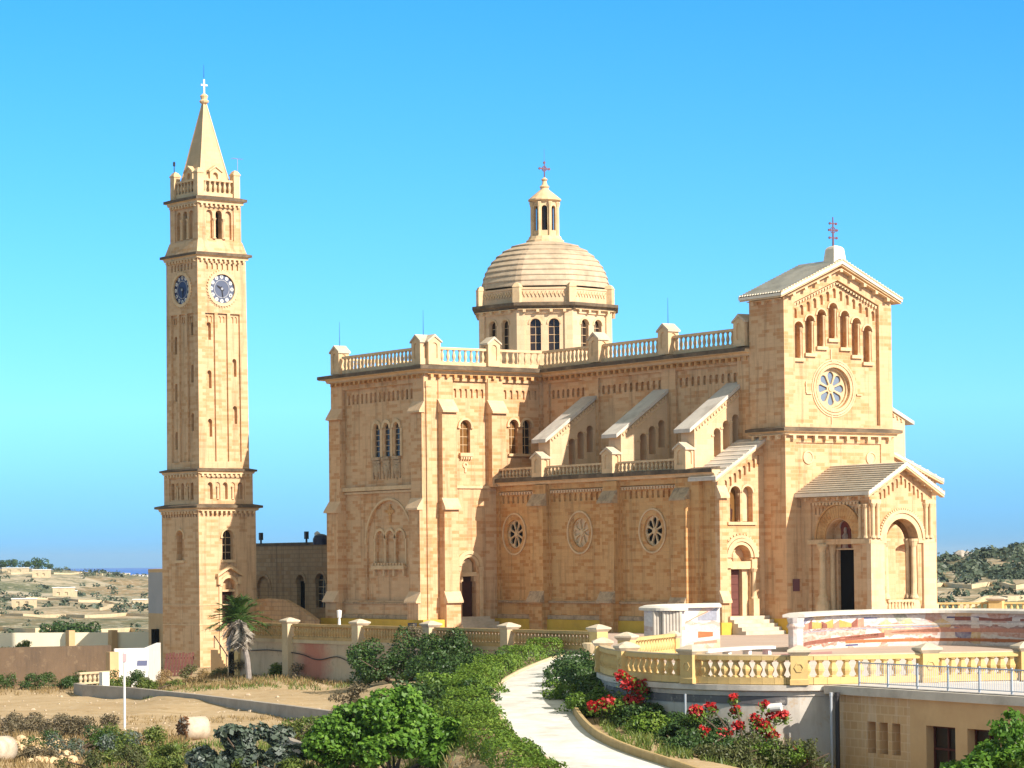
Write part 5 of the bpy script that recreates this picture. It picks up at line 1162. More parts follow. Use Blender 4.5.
MC = {n: mottled('tesserae_' + n, c, tuple(x * .75 for x in c), tuple(min(1, x * 1.25) for x in c), sc=5, sc3=3, amt3=.6, bmp=.2, rough=.5) for n, c in (('brown', (.26, .10, .07)), ('salmon', (.52, .25, .17)), ('ochre', (.50, .34, .10)), ('white', (.66, .62, .56)), ('navy', (.05, .06, .18)), ('olive', (.22, .22, .09)), ('rust', (.42, .15, .06)), ('slate', (.30, .31, .36)))}
def motif(path, parent, side_w, f0, f1, za, zb, h0, h1, col, w=.012):
    """a flush band of tesserae along part of a curved wall, its foot rising from za to zb"""
    n = len(path); i0, i1 = int(f0 * (n - 1)), max(int(f0 * (n - 1)) + 1, int(f1 * (n - 1))); c = []; m_ = i1 - i0
    for i in range(i0, i1 + 1): t = (i - i0) / m_; c.append((path[i][0], path[i][1], za + (zb - za) * t))
    k = MB(); pts = []; N2 = []
    for i, q in enumerate(c):
        a = Vector(c[max(i - 1, 0)]); b = Vector(c[min(i + 1, len(c) - 1)]); d = (b - a); d.z = 0; d.normalize(); nn = Vector((d.y, -d.x, 0)); t = i / max(1, len(c) - 1); hh = h0 + (h1 - h0) * t
        for ww in (side_w - .02, side_w + w):
            for dz in (0, hh): p = Vector(q) + nn * ww; pts.append((p.x, p.y, p.z + dz))
    fs = []
    for i in range(len(c) - 1): a = i * 4; fs += [(a + 2, a + 6, a + 7, a + 3), (a, a + 1, a + 5, a + 4), (a + 1, a + 3, a + 7, a + 5), (a, a + 4, a + 6, a + 2)]
    k.add(pts, fs + [(0, 2, 3, 1), (len(pts) - 4, len(pts) - 3, len(pts) - 1, len(pts) - 2)]); k.build('mosaic_motif', MC[col], parent)
for a in ((.02, .45, .25, .62, .20, .34, 'brown'), (.30, .98, .30, .30, .20, .22, 'rust'), (.28, .62, .62, .95, .03, .34, 'salmon'), (.44, .97, .92, .98, .22, .30, 'salmon'), (.05, .60, 1.18, 1.30, .05, .10, 'slate'), (.40, .98, 1.42, 1.55, .06, .14, 'white'), (.62, .72, 1.92, 1.92, .10, .10, 'navy'), (.36, .42, 1.95, 1.95, .10, .06, 'navy'), (.86, .91, 1.18, 1.18, .28, .22, 'olive'), (.74, .84, .10, .10, .12, .16, 'white'), (.30, .35, .12, .12, .10, .10, 'navy')): motif(pB, B_, .30, *a)
R4 = random.Random(12); f = .08
while f < .36: wd = R4.choice((.022, .045)); motif(pB, B_, .30, f, f + wd, 1.42, 1.42, R4.uniform(.2, .62), R4.uniform(.2, .62), R4.choice(('ochre', 'ochre', 'salmon', 'brown')), .016); f += wd
f = .66
while f < .97: wd = .024; motif(pB, B_, .30, f, f + wd, 1.75, 1.75, R4.uniform(.12, .3), R4.uniform(.12, .3), R4.choice(('slate', 'white', 'brown')), .016); f += wd
for a in ((.90, .99, 1.9, 1.9, .25, .9, 'slate'), (.80, .93, 1.6, 2.5, .07, .07, 'salmon'), (.90, .96, .7, .8, .45, .3, 'rust'), (.86, .98, .25, .35, .14, .2, 'salmon'), (.78, .80, 2.3, 2.3, .22, .22, 'rust')): motif(pA, A_, .275, *a)
# curved bench and a red-stained paving patch
BN = thing('terrace_bench', 'low white curved bench on the front terrace beside the pale mosaic wall', 'bench', tuple(site(745, 176).xy) + (0,))
c = smooth([site(b, d) for b, d in [(700,171),(725,174.5),(750,177),(772,177.5)]], 5); pth = [(p.x, p.y) for p in c]
k = MB(); k.sweep([(-.45, .50), (.45, .50), (.45, .68), (-.45, .68)], pth); k.build('seat', M['white'], BN)
for i in (1, 5, 9, 13):
    p = c[i]; k = MB(); k.box(p.x - .3, p.x + .3, p.y - .12, p.y + .12, 0, .5); k.build('leg', M['white'], BN)
k = MB(); P = [site(b, d, .006) for b, d in [(775,170),(830,178),(830,186),(795,183),(735,180)]]; k.add(P, [(0, 1, 2, 3, 4)]); structure(k.build('red_paving', mottled('red_paving', (.46, .22, .20), (.40, .20, .18), (.5, .36, .32), sc=1, amt3=.5, bmp=0)))
k = MB(); P = [site(b, d, .004) for b, d in [(640,150),(690,146),(800,144),(930,146),(1040,148),(1040,170),(930,172),(800,168),(690,168),(640,168)]]; k.add(P, [tuple(range(10))]); structure(k.build('pale_paving', mottled('pale_paving', (.66, .56, .47), (.58, .46, .38), (.7, .64, .58), sc=.6, sc3=.4, amt3=.5, bmp=0)))

# building under the terrace, right foreground
P1, P2 = site(833, 136.9), site(1200, 114.0); U = (P2 - P1).normalized(); NB = Vector((U.y, -U.x, 0)); LB = (P2 - P1).length; F = Fr((P1.x, P1.y, 0), U, NB)
BD = thing('terrace_building', 'low tan stone building with slit windows and brown framed openings under the front terrace', 'building', (P1.x, P1.y, -4.6))
ub = lambda b: ( lambda r: ((P1 - CAM).x * r.y - (P1 - CAM).y * r.x) / (U.y * r.x - U.x * r.y) )(FWD + RGT * ((b - 512) / 2800))
M['tan'] = stone('tan_blocks', (.62, .40, .21), (.50, .26, .09), (.70, .60, .46), patch=.6, bw=.62, bh=.42, mort=.035, stain=.55, mcol=(.72, .54, .34))
M['tanplain'] = mottled('tan_plaster', (.62, .41, .21), (.54, .34, .17), (.42, .28, .16), sc=.8, amt3=.4)
s1 = ub(908); k = MB(); sl = [(rect(ub(c - 4.2), -3.15, ub(c + 4.2), -1.65), .55) for c in (868.5, 880.5, 893)]
k.panel(F, rect(0, -5.5, s1, -.42), sl); k.add([F(0, -5.5, 0), F(0, -5.5, -4), F(0, -.42, -4), F(0, -.42, 0)], [(0, 1, 2, 3)]); k.build('block_wall', M['tan'], BD)
k = MB(); ops = [(ub(924), ub(953)), (ub(965), ub(995)), (ub(1008), ub(1040))]
k.panel(F.sh(.06), rect(s1 + .002, -5.5, LB, -.42), [(rect(a, -5.4, b, -1.62), .6) for a, b in ops]); k.build('plaster_wall', M['tanplain'], BD)
for a, b in ops:
    k = MB(); k.fbox(F, a, b, -5.4, -1.62, -.5, -.45); w = k.build('window', M['glass'], BD)
    k = MB(); m_ = (a + b) / 2
    for u in (a, m_ - .04, b - .09): k.fbox(F, u, u + .09, -5.4, -1.62, -.44, -.36)
    k.fbox(F, a, b, -1.72, -1.62, -.445, -.355); k.fbox(F, a, b, -2.75, -2.65, -.445, -.355); k.build('window_frame', mottled('brown_red_frame', (.10, .03, .02), (.07, .02, .015), bmp=0), w)
k = MB(); k.fbox(F, -.5, LB, -.42, -.02, -3.5, .35); k.build('roof_slab', M['slab'], BD)
# patch of paving on that roof
k = MB(); P = [F(-.4, .012, -.05), F(LB, .012, -.05), F(LB, .012, -30), F(6, .012, -9.5), F(.5, .012, -4)]; k.add(P, [(0, 1, 2, 3, 4)]); structure(k.build('roof_paving', mottled('grey_paving', (.60, .56, .53), (.5, .46, .43), bmp=0)))
# railing
RL = thing('metal_railing', 'grey metal railing with thin bars along the terrace roof edge', 'railing', tuple(F(0, 0, -.3)))
k = MB(); u0 = ub(848) ; k.fbox(F, u0, LB, 1.08, 1.14, -.55, -.49); k.fbox(F, u0, LB, .12, .16, -.54, -.50); k.build('rail', M['steel'], RL)
u = u0; i = 0
while u < LB:
    k = MB(); k.fbox(F, u - .04, u + .04, 0, 1.2, -.56, -.48); k.build('post', M['steel'], RL); u += 2.35
k = MB(); n_ = int((LB - u0) / .16)
for i in range(n_): u = u0 + .1 + i * .16; k.fbox(F, u - .009, u + .009, .15, 1.08, -.53, -.51)
k.build('bars', M['steel'], RL)['kind'] = 'stuff'
# pipes
for b, lab, mt, r in ((828.5, 'thin pale drain pipe with a dark joint on the stained wall, left of its pair', 'steel', .07), (834.5, 'dark drain pipe running down the corner beside the tan building', 'iron', .11)):
    p = site(b, 135.7); k = MB(); k.lathe((p.x, p.y, -5), [(r, 0), (r, 4.5), (r * 1.3, 4.5), (r * 1.3, 4.7), (.02, 4.72)], 8); tag(k.build('drain_pipe', M[mt], loc=(p.x, p.y, -5)), lab, 'pipe', 'drain pipes')
k = MB(); p = site(683, 139.9); k.lathe((p.x, p.y, -4), [(.06, 0), (.06, 3.5)], 6); tag(k.build('conduit', M['steel'], loc=(p.x, p.y, -4)), 'grey conduit down the curved pale wall above the shrubs', 'pipe')
k = MB(); p = site(772, 136.4); z = -1.05; k.tube([p + Vector((0, 0, z)) - RGT * .32, p + Vector((0, 0, z + .06)) + RGT * .3 - FWD * .25], .2, 14); o = k.build('wall_light', M['white'], loc=(p.x, p.y, z)); tag(o, 'white cylindrical light fixed to the stained wall above the red flowers', 'light')
k = MB(); k.tube([p + Vector((0, 0, z)) - RGT * .34 , p + Vector((0, 0, z)) - RGT * .3], .205, 14); k.build('lens', M['iron'], o); k = MB(); k.tube([p + Vector((0, 0, z + .1)) + RGT * .28 - FWD * .1, p + Vector((0, 0, z + .05)) + RGT * .5 + FWD * .6], .05, 6); k.build('bracket', M['steel'], o)

# kerb wall along the right side of the path, pale kerb on the left
def kerb(name, P, h0, h1, w, mat, lab, cat):
    k = MB(); k.sweep([(-w, -h0), (w, -h0), (w, h1), (w * .6, h1 + .05), (-w * .6, h1 + .05), (-w, h1)], [tuple(p) for p in P]); o = k.build(name, mat, loc=tuple(P[0])); tag(o, lab, cat); return o
kerb('kerb_wall', pr_[17:], .6, .34, .13, M['kerb'] if 'kerb' in M else stone('kerb_stone', (.50, .36, .17), (.42, .26, .09), (.25, .18, .1), bw=.9, bh=.6, mort=.05), 'low ochre stone kerb wall along the right edge of the white path', 'kerb')
kerb('path_kerb', [p + Vector((0, 0, 0)) for p in pl_[5:52]], .5, .10, .12, M['cream'], 'low pale kerb between the clipped hedge and the white path', 'kerb')

# left-hand ground: walls, posts, odds and ends
def wallrun(name, label, pts, h0, tops, th, mat, cat='wall'):
    c = [site(b, d) for b, d in pts]; k = MB(); n = len(c)
    k.sweep([(-th / 2, 0), (th / 2, 0), (th / 2, tops), (-th / 2, tops)], [(p.x, p.y, h0[i] if isinstance(h0, (list, tuple)) else h0) for i, p in enumerate(c)])
    o = k.build(name, mat, loc=(c[0].x, c[0].y, h0[0] if isinstance(h0, (list, tuple)) else h0)); tag(o, label, cat); return o
M['brownwall'] = plaster_wall('brown_rubble_wall', (.15, .10, .062), (.06, .045, .035), (.20, .14, .085))
M['greyconc'] = mottled('grey_concrete', (.40, .35, .29), (.32, .28, .23), (.22, .18, .14), sc=.9, sc3=.5, amt3=.5)
wallrun('field_wall', 'dark brown rubble wall beside the dirt road at the far left', [(-90, 233), (0, 236), (60, 238), (109, 240)], -5, 4.35, .6, M['brownwall'])
w = wallrun('cream_wall', 'bright cream field wall with thin posts behind the dark brown wall', [(-60, 303), (10, 302), (70, 301), (152, 300)], -5, 4.0, .5, mottled('cream_render', (.84, .76, .56), (.78, .68, .50), None, sc=.5, bmp=.1))
for b, d in ((69, 300.4), (111.5, 300)):
    p = site(b, d); k = MB(); k.box(p.x - .35, p.x + .5, p.y - .35, p.y + .35, -5, -.75); k.build('post', M['tanplain'], w)
WW = wallrun('white_wall', 'tall white painted enclosure wall beside the bell tower foot', [(113, 230), (145, 231), (157.5, 246)], -4.6, 3.95, .35, M['white'])
k = MB(); p = site(111, 229.6); k.box(p.x - .4, p.x + .4, p.y - .4, p.y + .4, -4.6, -.9); k.build('gate_pier', M['tanplain'], WW)
lw = [(75, 223), (84, 219.5), (100, 218), (130, 214), (200, 200), (290, 182.5), (347, 173)]
wallrun('road_wall', 'long low grey concrete wall bordering the sandy verge', lw, [-4.4, -4.4, -4.4, -4.4, -4.35, -4.3, -4.3], 1.25, .45, M['greyconc'])
wallrun('garden_wall', 'short curved low stone wall in the garden left of the leafy tree', [(279, 160), (283, 155), (295, 150.5), (318, 147.5), (345, 146.5)], -4.9, 1.55, .4, M['greyconc'])
sb = thing('low_balustrade', 'small pale balustrade by the dirt road in front of the white wall', 'balustrade', tuple(site(92, 224).xy) + (-4,)); k = MB(); balustrade(k, site(77, 224), site(109, 227), -3.3, .95, .5, .14, .12, .16); k.build('balustrade', M['cream'], sb); p = site(103, 220.5); k = MB(); k.box(p.x - .3, p.x + .3, p.y - .3, p.y + .3, -4.2, -2.2); k.build('pier', M['white'], sb)
# bales
for b, d, lab, ax in ((192, 166, 'pale round bale with a ragged brown end lying on the dirt road', RGT * .8 + FWD * .6), (-3, 149, 'pale round bale cut by the left edge of the picture', RGT * .5 + FWD * .87)):
    p = onground(b, d, .66); T = thing('round_bale', lab, 'bale', (p.x, p.y, p.z - .7), group='round bales'); ax = ax.normalized(); k = MB(); pts = [p - ax * .75, p - ax * .70, p + ax * .70, p + ax * .75]
    k.tube([p - ax * .72, p - ax * .3, p + ax * .3, p + ax * .72], .72, 18); k.build('side', mottled('pale_wrap', (.56, .47, .36), (.46, .38, .28), (.30, .23, .16), sc=3, amt3=.6, sc3=1.4), T, True)
    k = MB(); e = ax.cross(Vector(Z)).normalized(); R9 = random.Random(4)
    for i in range(130):
        r = .70 * math.sqrt(R9.random()); a = R9.random() * 6.28; q = p - ax * (.72 + .12 * R9.random()) + e * r * math.cos(a) + Vector(Z) * r * math.sin(a); k.tube([q + ax * .2, q + e * R9.uniform(-.12, .12) + Vector(Z) * R9.uniform(-.12, .12)], .05, 4)
    k.build('ragged_end', mottled('brown_straw', (.20, .10, .045), (.12, .06, .03), None, sc=4), T)
# lamp post
p = onground(123, 174); T = thing('lamp_post', 'thin white lamp post with a small dark panel on an arm by the dirt road', 'lamp post', tuple(p))
k = MB(); k.lathe((p.x, p.y, p.z), [(.085, 0), (.07, .83 - p.z), (.01, .88 - p.z)], 8); k.build('pole', M['white'], T)
k = MB(); k.tube([Vector((p.x, p.y, -.15)), Vector((p.x, p.y, -.05)) + RGT * .55, Vector((p.x, p.y, .12)) + RGT * .9], .03, 5); k.build('arm', M['white'], T)
k = MB(); G = Fr(Vector((p.x, p.y, .1)) + RGT * .8, RGT, -FWD, (RGT * .1 + Vector((0, 0, 1))).normalized()); k.fbox(G, 0, .62, -.17, .17, -.05, .05); k.build('panel', plain('panel_blue_grey', (.14, .15, .24), .35), T)
k = MB(); G = Fr(Vector((p.x, p.y, .45)) - FWD * .1, RGT, -FWD); k.fbox(G, -.1, .16, -.25, .25, -.02, .02); k.build('notice', plain('notice_pink', (.55, .36, .36), .6), T)
# slatted rusty panel, stair
p = site(176, 252); T = thing('slatted_panel', 'rust brown slatted panel leaning against the bell tower foot', 'panel', (p.x, p.y, -3.9)); G = Fr((p.x, p.y, -3.8), RGT, -FWD, (FWD * .35 + Vector((0, 0, 1)) + RGT * .08).normalized())
k = MB()
for i in range(9): k.fbox(G, -1.25 + i * .29, -1.03 + i * .29, 0, 2.1 + .05 * (i % 3), -.03, .03)
for v in (.3, 1.6): k.fbox(G, -1.3, 1.4, v, v + .12, -.08, -.031)
k.build('slats', mottled('rusty_timber', (.13, .05, .04), (.09, .035, .03), (.2, .09, .06), sc=3), T)
T = thing('outside_stair', 'narrow stone stair with a dark handrail beside the tower door', 'stair', tuple(site(222, 250).xy) + (-4,))
k = MB(); 
for i in range(9): a = site(230 - i * 1.8, 250 + i * .25); k.box(a.x - .7, a.x + .7, a.y - .25, a.y + .25, -4.2, -3.9 + i * .3)
k.build('steps', M['tanplain'], T); k = MB(); a, c = site(231, 248, -2.6), site(213, 250.5, -.2); k.tube([a, c], .05, 6)
for f in (0, .33, .66, 1): q = a.lerp(c, f); k.tube([q, q - Vector((0, 0, 1.1))], .04, 5)
k.build('handrail', M['iron'], T)

# convent wing between tower and transept
CV = thing('convent_wing', 'long low rough stone wing between the bell tower and the transept', 'building', (-65, -8, 0))
F = side(-79, -8.0); k = MB(); L = 27.2
uu = lambda b: onY(b, -8.0) + 79
hs = [(arch(uu(300) - .8, uu(300) + .8, .4, 5.0), .5), (arch(uu(320) - 1.0, uu(320) + .9, 1.8, 5.2), .5), (arch(uu(263) - 1.3, uu(263) + 1.3, .5, 4.9), .2)]
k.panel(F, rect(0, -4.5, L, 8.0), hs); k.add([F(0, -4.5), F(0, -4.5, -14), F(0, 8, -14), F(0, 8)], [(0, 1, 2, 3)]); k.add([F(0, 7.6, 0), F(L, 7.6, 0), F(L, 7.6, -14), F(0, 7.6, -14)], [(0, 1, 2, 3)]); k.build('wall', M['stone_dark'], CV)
k = MB(); k.fbox(F, -.15, L, 8.0, 8.28, -.5, .12); k.build('parapet_coping', M['cap'], CV)
k = MB(); k.fbox(F, uu(300) - .75, uu(300) + .75, .42, 4.4, -.52, -.42); k.build('door', M['void'], CV)
window(F, uu(320) - 1.0, uu(320) + .9, 1.8, 5.2, .4, CV, 'glass', 4)
k = MB(); 
for b, r in ((300, .85), (320, 1.0), (263, 1.35)): k.ring(F, uu(b) - (.05 if b == 320 else 0), (5.0 if b == 300 else 5.2 if b == 320 else 4.9) - (r if b != 300 else .8), r, r + .28, 0, .1)
k.build('arch_moulding', M['stone_dark'], CV)
k = MB(); G = Fr((onY(255, -16), -16, 0), X, (0, -1, 0)); e = onY(314, -16) - onY(255, -16); k.prism(G, [(0, -4), (e, -4), (e, .9), (e * .75, 1.9), (e * .48, 2.75), (e * .2, 2.85), (0, 2.75)], -.5, 0); k.build('stair_wall', M['stone_dark'], CV)
for b, lab in ((260.5, 'dark box loudspeaker on the wing roof close to the tower'), (306, 'dark box loudspeaker on the wing roof close to the transept')):
    x = onY(b, -8.3); k = MB(); k.lathe((x, -8.3, 8.2), [(.1, 0), (.1, .5)], 6); k.box(x - .17, x + .17, -8.47, -8.13, 8.6, 9.35); tag(k.build('roof_loudspeaker', M['iron'], loc=(x, -8.3, 8.2)), lab, 'loudspeaker', 'loudspeakers on the wing roof')
x = onY(311.5, -9); k = MB(); k.lathe((x, -8.4, 8.25), [(.06, 0), (.06, .4), (.28, .5), (.3, .9), (.05, 1.1)], 8); tag(k.build('roof_vent', M['white'], loc=(x, -8.4, 8.25)), 'small white vent on the wing roof', 'vent')
x = onY(320.5, -9.6); k = MB(); k.lathe((x, -9.6, 8.0), [(.8, 0), (.8, .55), (.65, .85), (.35, 1.0), (.05, 1.05)], 16); tag(k.build('water_tank', plain('tank_blue', (.012, .018, .05), .5), loc=(x, -9.6, 8.0)), 'dark blue rounded water tank on the wing roof by the transept', 'water tank')
# plain block behind the tower
T = thing('annex', 'narrow grey and tan building showing left of the bell tower', 'building', tuple(site(150, 292).xy) + (-4,)); c = [site(147.5, 290), site(170, 284), site(190, 300), site(162, 312)]
for nm, z0, z1, mt in (('lower_storey', -5, 1.2, M['tanplain']), ('upper_storey', 1.2, 5.4, M['greyrender'] if 'greyrender' in M else mottled('grey_render', (.42, .39, .37), (.36, .34, .32), None, sc=.4, bmp=.1))):
    k = MB(); k.add([(p.x, p.y, z) for z in (z0, z1) for p in c], [(0, 1, 5, 4), (1, 2, 6, 5), (2, 3, 7, 6), (3, 0, 4, 7), (4, 5, 6, 7)]); k.build(nm, mt, T)
k = MB(); k.add([(p.x, p.y, z) for z in (5.4, 5.75) for p in c], [(0, 1, 5, 4), (1, 2, 6, 5), (2, 3, 7, 6), (3, 0, 4, 7), (4, 5, 6, 7)]); k.build('parapet', M['tanplain'], T)
k = MB(); p = site(155.5, 287.4); k.box(p.x - .4, p.x + .4, p.y - .4, p.y + .4, -2.6, -.4); k.build('window', M['void'], T)
# farmsteads far off
for b, d, w_, h_, lab in ((97, 2700, 30, 4, 'long low white building on the skyline by the sea'), (104, 2690, 8, 8, 'small white block rising above the long low skyline building'), (133, 2500, 24, 5, 'pale low building on the plain right of the skyline block'), (141, 2100, 14, 6, 'small pale farm building close to the tower edge'), (72, 2400, 12, 4, 'tiny pale hut left of the long skyline building')):
    p = onground(b, d, -1); T = thing('distant_building', lab, 'building', tuple(p)); k = MB(); G = Fr(p, RGT, -FWD); k.panel(G, rect(-w_ / 2, 0, w_ / 2, h_ + 1), [(rect(-w_ * .3, 1.8, -w_ * .22, 3.4), .4), (rect(w_ * .1, 1.8, w_ * .2, 3.4), .4)]); k.fbox(G, -w_ / 2, w_ / 2, 0, h_ + 1, -8, -.5); k.build('wall', M['white'], T)
    k = MB(); k.fbox(G, -w_ / 2 - .2, w_ / 2 + .2, h_ + 1, h_ + 1.5, -8.1, .2); k.build('roof', M['slab'], T)
R8 = random.Random(21)
DB = ['pale boxy farmhouse on the middle slope of the far valley', 'small cubic hut beside the middle slope farmhouse', 'low pale shed near the foot of the left hill', 'pale flat roofed house half way up the left hill', 'long pale shed below the hilltop trees', 'tiny pale hut among the valley scrub close to the tower', 'pale two part house on the plain under the skyline buildings', 'small pale shed left of the two part house']
for lab, (b, d, w_, h_) in zip(DB, ((62, 1250, 9, 4), (70, 1260, 4, 3), (22, 1000, 8, 3), (40, 1500, 9, 4), (14, 1560, 14, 3), (138, 1150, 5, 3), (118, 1900, 14, 5), (108, 1890, 7, 4))):
    p = onground(b, d, -1); T = thing('distant_building', lab, 'building', tuple(p)); k = MB(); G = Fr(p, RGT, -FWD); k.panel(G, rect(-w_ / 2, 0, w_ / 2, h_ + 1), [(rect(-w_ * .3, 1.8, -w_ * .15, 3.2), .4), (rect(w_ * .1, 1.8, w_ * .25, 3.2), .4)]); k.fbox(G, -w_ / 2, w_ / 2, 0, h_ + 1, -6, -.5); k.build('wall', M['cream'], T)
    k = MB(); k.fbox(G, -w_ / 2 - .2, w_ / 2 + .2, h_ + 1, h_ + 1.4, -6.1, .2); k.build('roof', M['white'], T)
FWL = ['nearest pale rubble field wall crossing the valley behind the cream wall', 'second pale rubble field wall up the valley slope', 'third pale rubble field wall up the valley slope', 'highest pale rubble field wall below the left hilltop', 'slanting rubble field wall on the valley slope by the tower', 'rubble field wall on the right hillside terraces, lowest', 'rubble field wall on the right hillside terraces, upper']
for lab, (b0, d0, b1, d1) in zip(FWL, ((-20, 640, 160, 600), (-20, 860, 150, 900), (-20, 1180, 130, 1100), (-20, 1520, 100, 1600), (100, 1000, 160, 1400), (925, 560, 1060, 590), (930, 690, 1060, 660))):
    c = []
    for i in range(25):
        t = i / 24; p = onground(b0 + (b1 - b0) * t + 2 * math.sin(i * 1.1), d0 + (d1 - d0) * t + 12 * math.sin(i * .7)); c.append((p.x, p.y, p.z))
    k = MB(); k.sweep([(-.5, -1), (.5, -1), (.4, 1.0), (-.4, 1.0)], c); tag(k.build('field_wall', M['cream'], loc=c[12]), lab, 'wall', 'rubble field walls')
# ------------------------------------------------------------------ vegetation
def quads_obj(name, P, mat, parent=None, loc=None):
    """P: (n,4,3) array of leaf quads"""
    n = len(P); o3 = np.array(parent['wloc'] if parent is not None else (loc if loc is not None else (0, 0, 0)), float)
    me = bpy.data.meshes.new(name); me.vertices.add(n * 4); me.vertices.foreach_set('co', (P.reshape(-1, 3) - o3).ravel().astype(np.float32))
    me.loops.add(n * 4); me.loops.foreach_set('vertex_index', np.arange(n * 4, dtype=np.int32)); me.polygons.add(n); me.polygons.foreach_set('loop_start', np.arange(0, n * 4, 4, dtype=np.int32))
    me.update(calc_edges=True); me.validate(); me.materials.append(mat); o = bpy.data.objects.new(name, me); COL.objects.link(o)
    if parent is not None: o.parent = parent
    elif loc is not None: o.location = loc
    o['wloc'] = tuple(o3); return o
def rand_dirs(n): v = rng.normal(size=(n, 3)); return v / np.linalg.norm(v, axis=1)[:, None]
def leaf_quads(c, size, nrm, aspect=.5, jit=.9):
    n = len(c); nn = nrm + rand_dirs(n) * jit; nn /= np.linalg.norm(nn, axis=1)[:, None]; a = np.cross(nn, rand_dirs(n)); a /= np.linalg.norm(a, axis=1)[:, None] + 1e-9; b = np.cross(nn, a)
    s = size * rng.uniform(.6, 1.3, n)[:, None]; A, B = a * s, b * s * aspect
    return np.stack([c - A * .5, c + B * .5 - A * .05, c + A * .5, c - B * .5 - A * .05], 1)
def cloud(lumps, n, shell=.55, gap=.35, gs=1.2):
    """points in a set of ellipsoid lumps [(centre, radii)], thickest near the skin, with holes"""
    C_ = np.array([tuple(l[0]) for l in lumps]); R9 = np.array([l[1] for l in lumps]); w = (R9[:, 0] * R9[:, 1] + R9[:, 0] * R9[:, 2]); w = w / w.sum()
    N_ = int(n * 1.9); k = rng.choice(len(lumps), N_, p=w); d = rand_dirs(N_); r = (shell + (1 - shell) * rng.random(N_) ** .6) * rng.uniform(.92, 1.08, N_)
    p = C_[k] + d * R9[k] * r[:, None]; g = np.sin(p[:, 0] / gs * 2.1 + 1.3 * np.sin(p[:, 2] / gs * 2)) * np.sin(p[:, 1] / gs * 1.9 + 1.1 * np.sin(p[:, 0] / gs)) * np.sin(p[:, 2] / gs * 2.3 + np.sin(p[:, 1] / gs * 1.7))
    keep = (g > -gap) & (rng.random(N_) > .1); p, d = p[keep][:n], d[keep][:n]; return p, d
def bush(name, label, cat, b, d, lumps, n, size, mat, stem='bark', gap=.35, jit=.9, aspect=.5, group=None, shell=.55, nst=7, dz=0.0, gs=1.2):
    """lumps [(du, dv, dz, (rx,ry,rz))] relative to the foot: du right, dv away, dz up"""
    o = onground(b, d, dz); T = thing(name, label, cat, tuple(o), group=group); L = [(o + RGT * u + FWD * v + Vector((0, 0, h)), r) for u, v, h, r in lumps]
    p, nn = cloud(L, n, shell, gap, gs); nn = nn * .7 + np.array([0, 0, .5]); quads_obj('crown', leaf_quads(p, size, nn, aspect, jit), M[mat], T)
    k = MB(); rr = random.Random(len(label))
    for i in range(min(nst, len(L) * 2)):
        c, r = L[i % len(L)]; e = c + Vector((rr.uniform(-.5, .5) * r[0], rr.uniform(-.5, .5) * r[1], rr.uniform(-.2, .6) * r[2])); f = o + Vector((rr.uniform(-.25, .25), rr.uniform(-.25, .25), -.3)); m_ = f.lerp(e, .5) + Vector((rr.uniform(-.3, .3), rr.uniform(-.3, .3), .2)); k.tube([f, m_, e], .09, 5, .02)
    k.build('stems', M[stem], T); return T
M['bark'] = mottled('bark', (.14, .10, .07), (.09, .065, .045), None, sc=4)
M['bark_grey'] = mottled('grey_bark', (.30, .27, .24), (.20, .17, .15), None, sc=4)
M['leaf_fig'] = leafmat('leaf_bright', (0.043, 0.112, 0.013), (0.094, 0.206, 0.020), (0.188, 0.325, 0.037), .3)
M['leaf_dark'] = leafmat('leaf_dark', (0.016, 0.044, 0.011), (0.037, 0.081, 0.016), (0.086, 0.138, 0.029), .15)
M['leaf_hedge'] = leafmat('leaf_hedge', (0.047, 0.104, 0.010), (0.111, 0.195, 0.021), (0.221, 0.299, 0.046), .25)
M['leaf_grey'] = leafmat('leaf_grey', (.030, .050, .028), (.085, .115, .080), (.26, .29, .26), .2)
M['leaf_olive'] = leafmat('leaf_olive', (.045, .060, .018), (.085, .100, .030), (.16, .15, .06), .2)
M['leaf_dry'] = leafmat('dry_grass', (.17, .11, .045), (.26, .18, .075), (.36, .27, .13), .2)
M['leaf_brown'] = leafmat('dry_scrub', (.065, .052, .028), (.125, .10, .055), (.21, .175, .10), .1)
M['leaf_grass'] = leafmat('green_weeds', (0.060, 0.102, 0.018), (0.114, 0.162, 0.030), (0.228, 0.240, 0.060), .25)
M['leaf_red'] = leafmat('red_bracts', (.26, .008, .012), (.50, .020, .022), (.66, .07, .06), .25)
M['leaf_far'] = leafmat('far_scrub', (.040, .062, .038), (.065, .088, .052), (.11, .13, .085), .1)

# leafy tree in the middle foreground
R3 = random.Random(3); L = []
for i in range(48):
    a = R3.uniform(0, 6.28); q = R3.random() ** .5; h = 1.2 + 3.0 * (1 - q * q * .75) * R3.uniform(.1, 1.05); L.append((q * 3.9 * math.cos(a), q * 3.0 * math.sin(a), h - .3, (R3.uniform(.7, 1.15), R3.uniform(.7, 1.1), R3.uniform(.45, .8))))
bush('leafy_tree', 'broad bright green leafy tree in the middle foreground', 'tree', 388, 138, L, 26000, .25, 'leaf_fig', 'bark_grey', gap=.22, jit=.8, aspect=.75, nst=12, gs=.9)
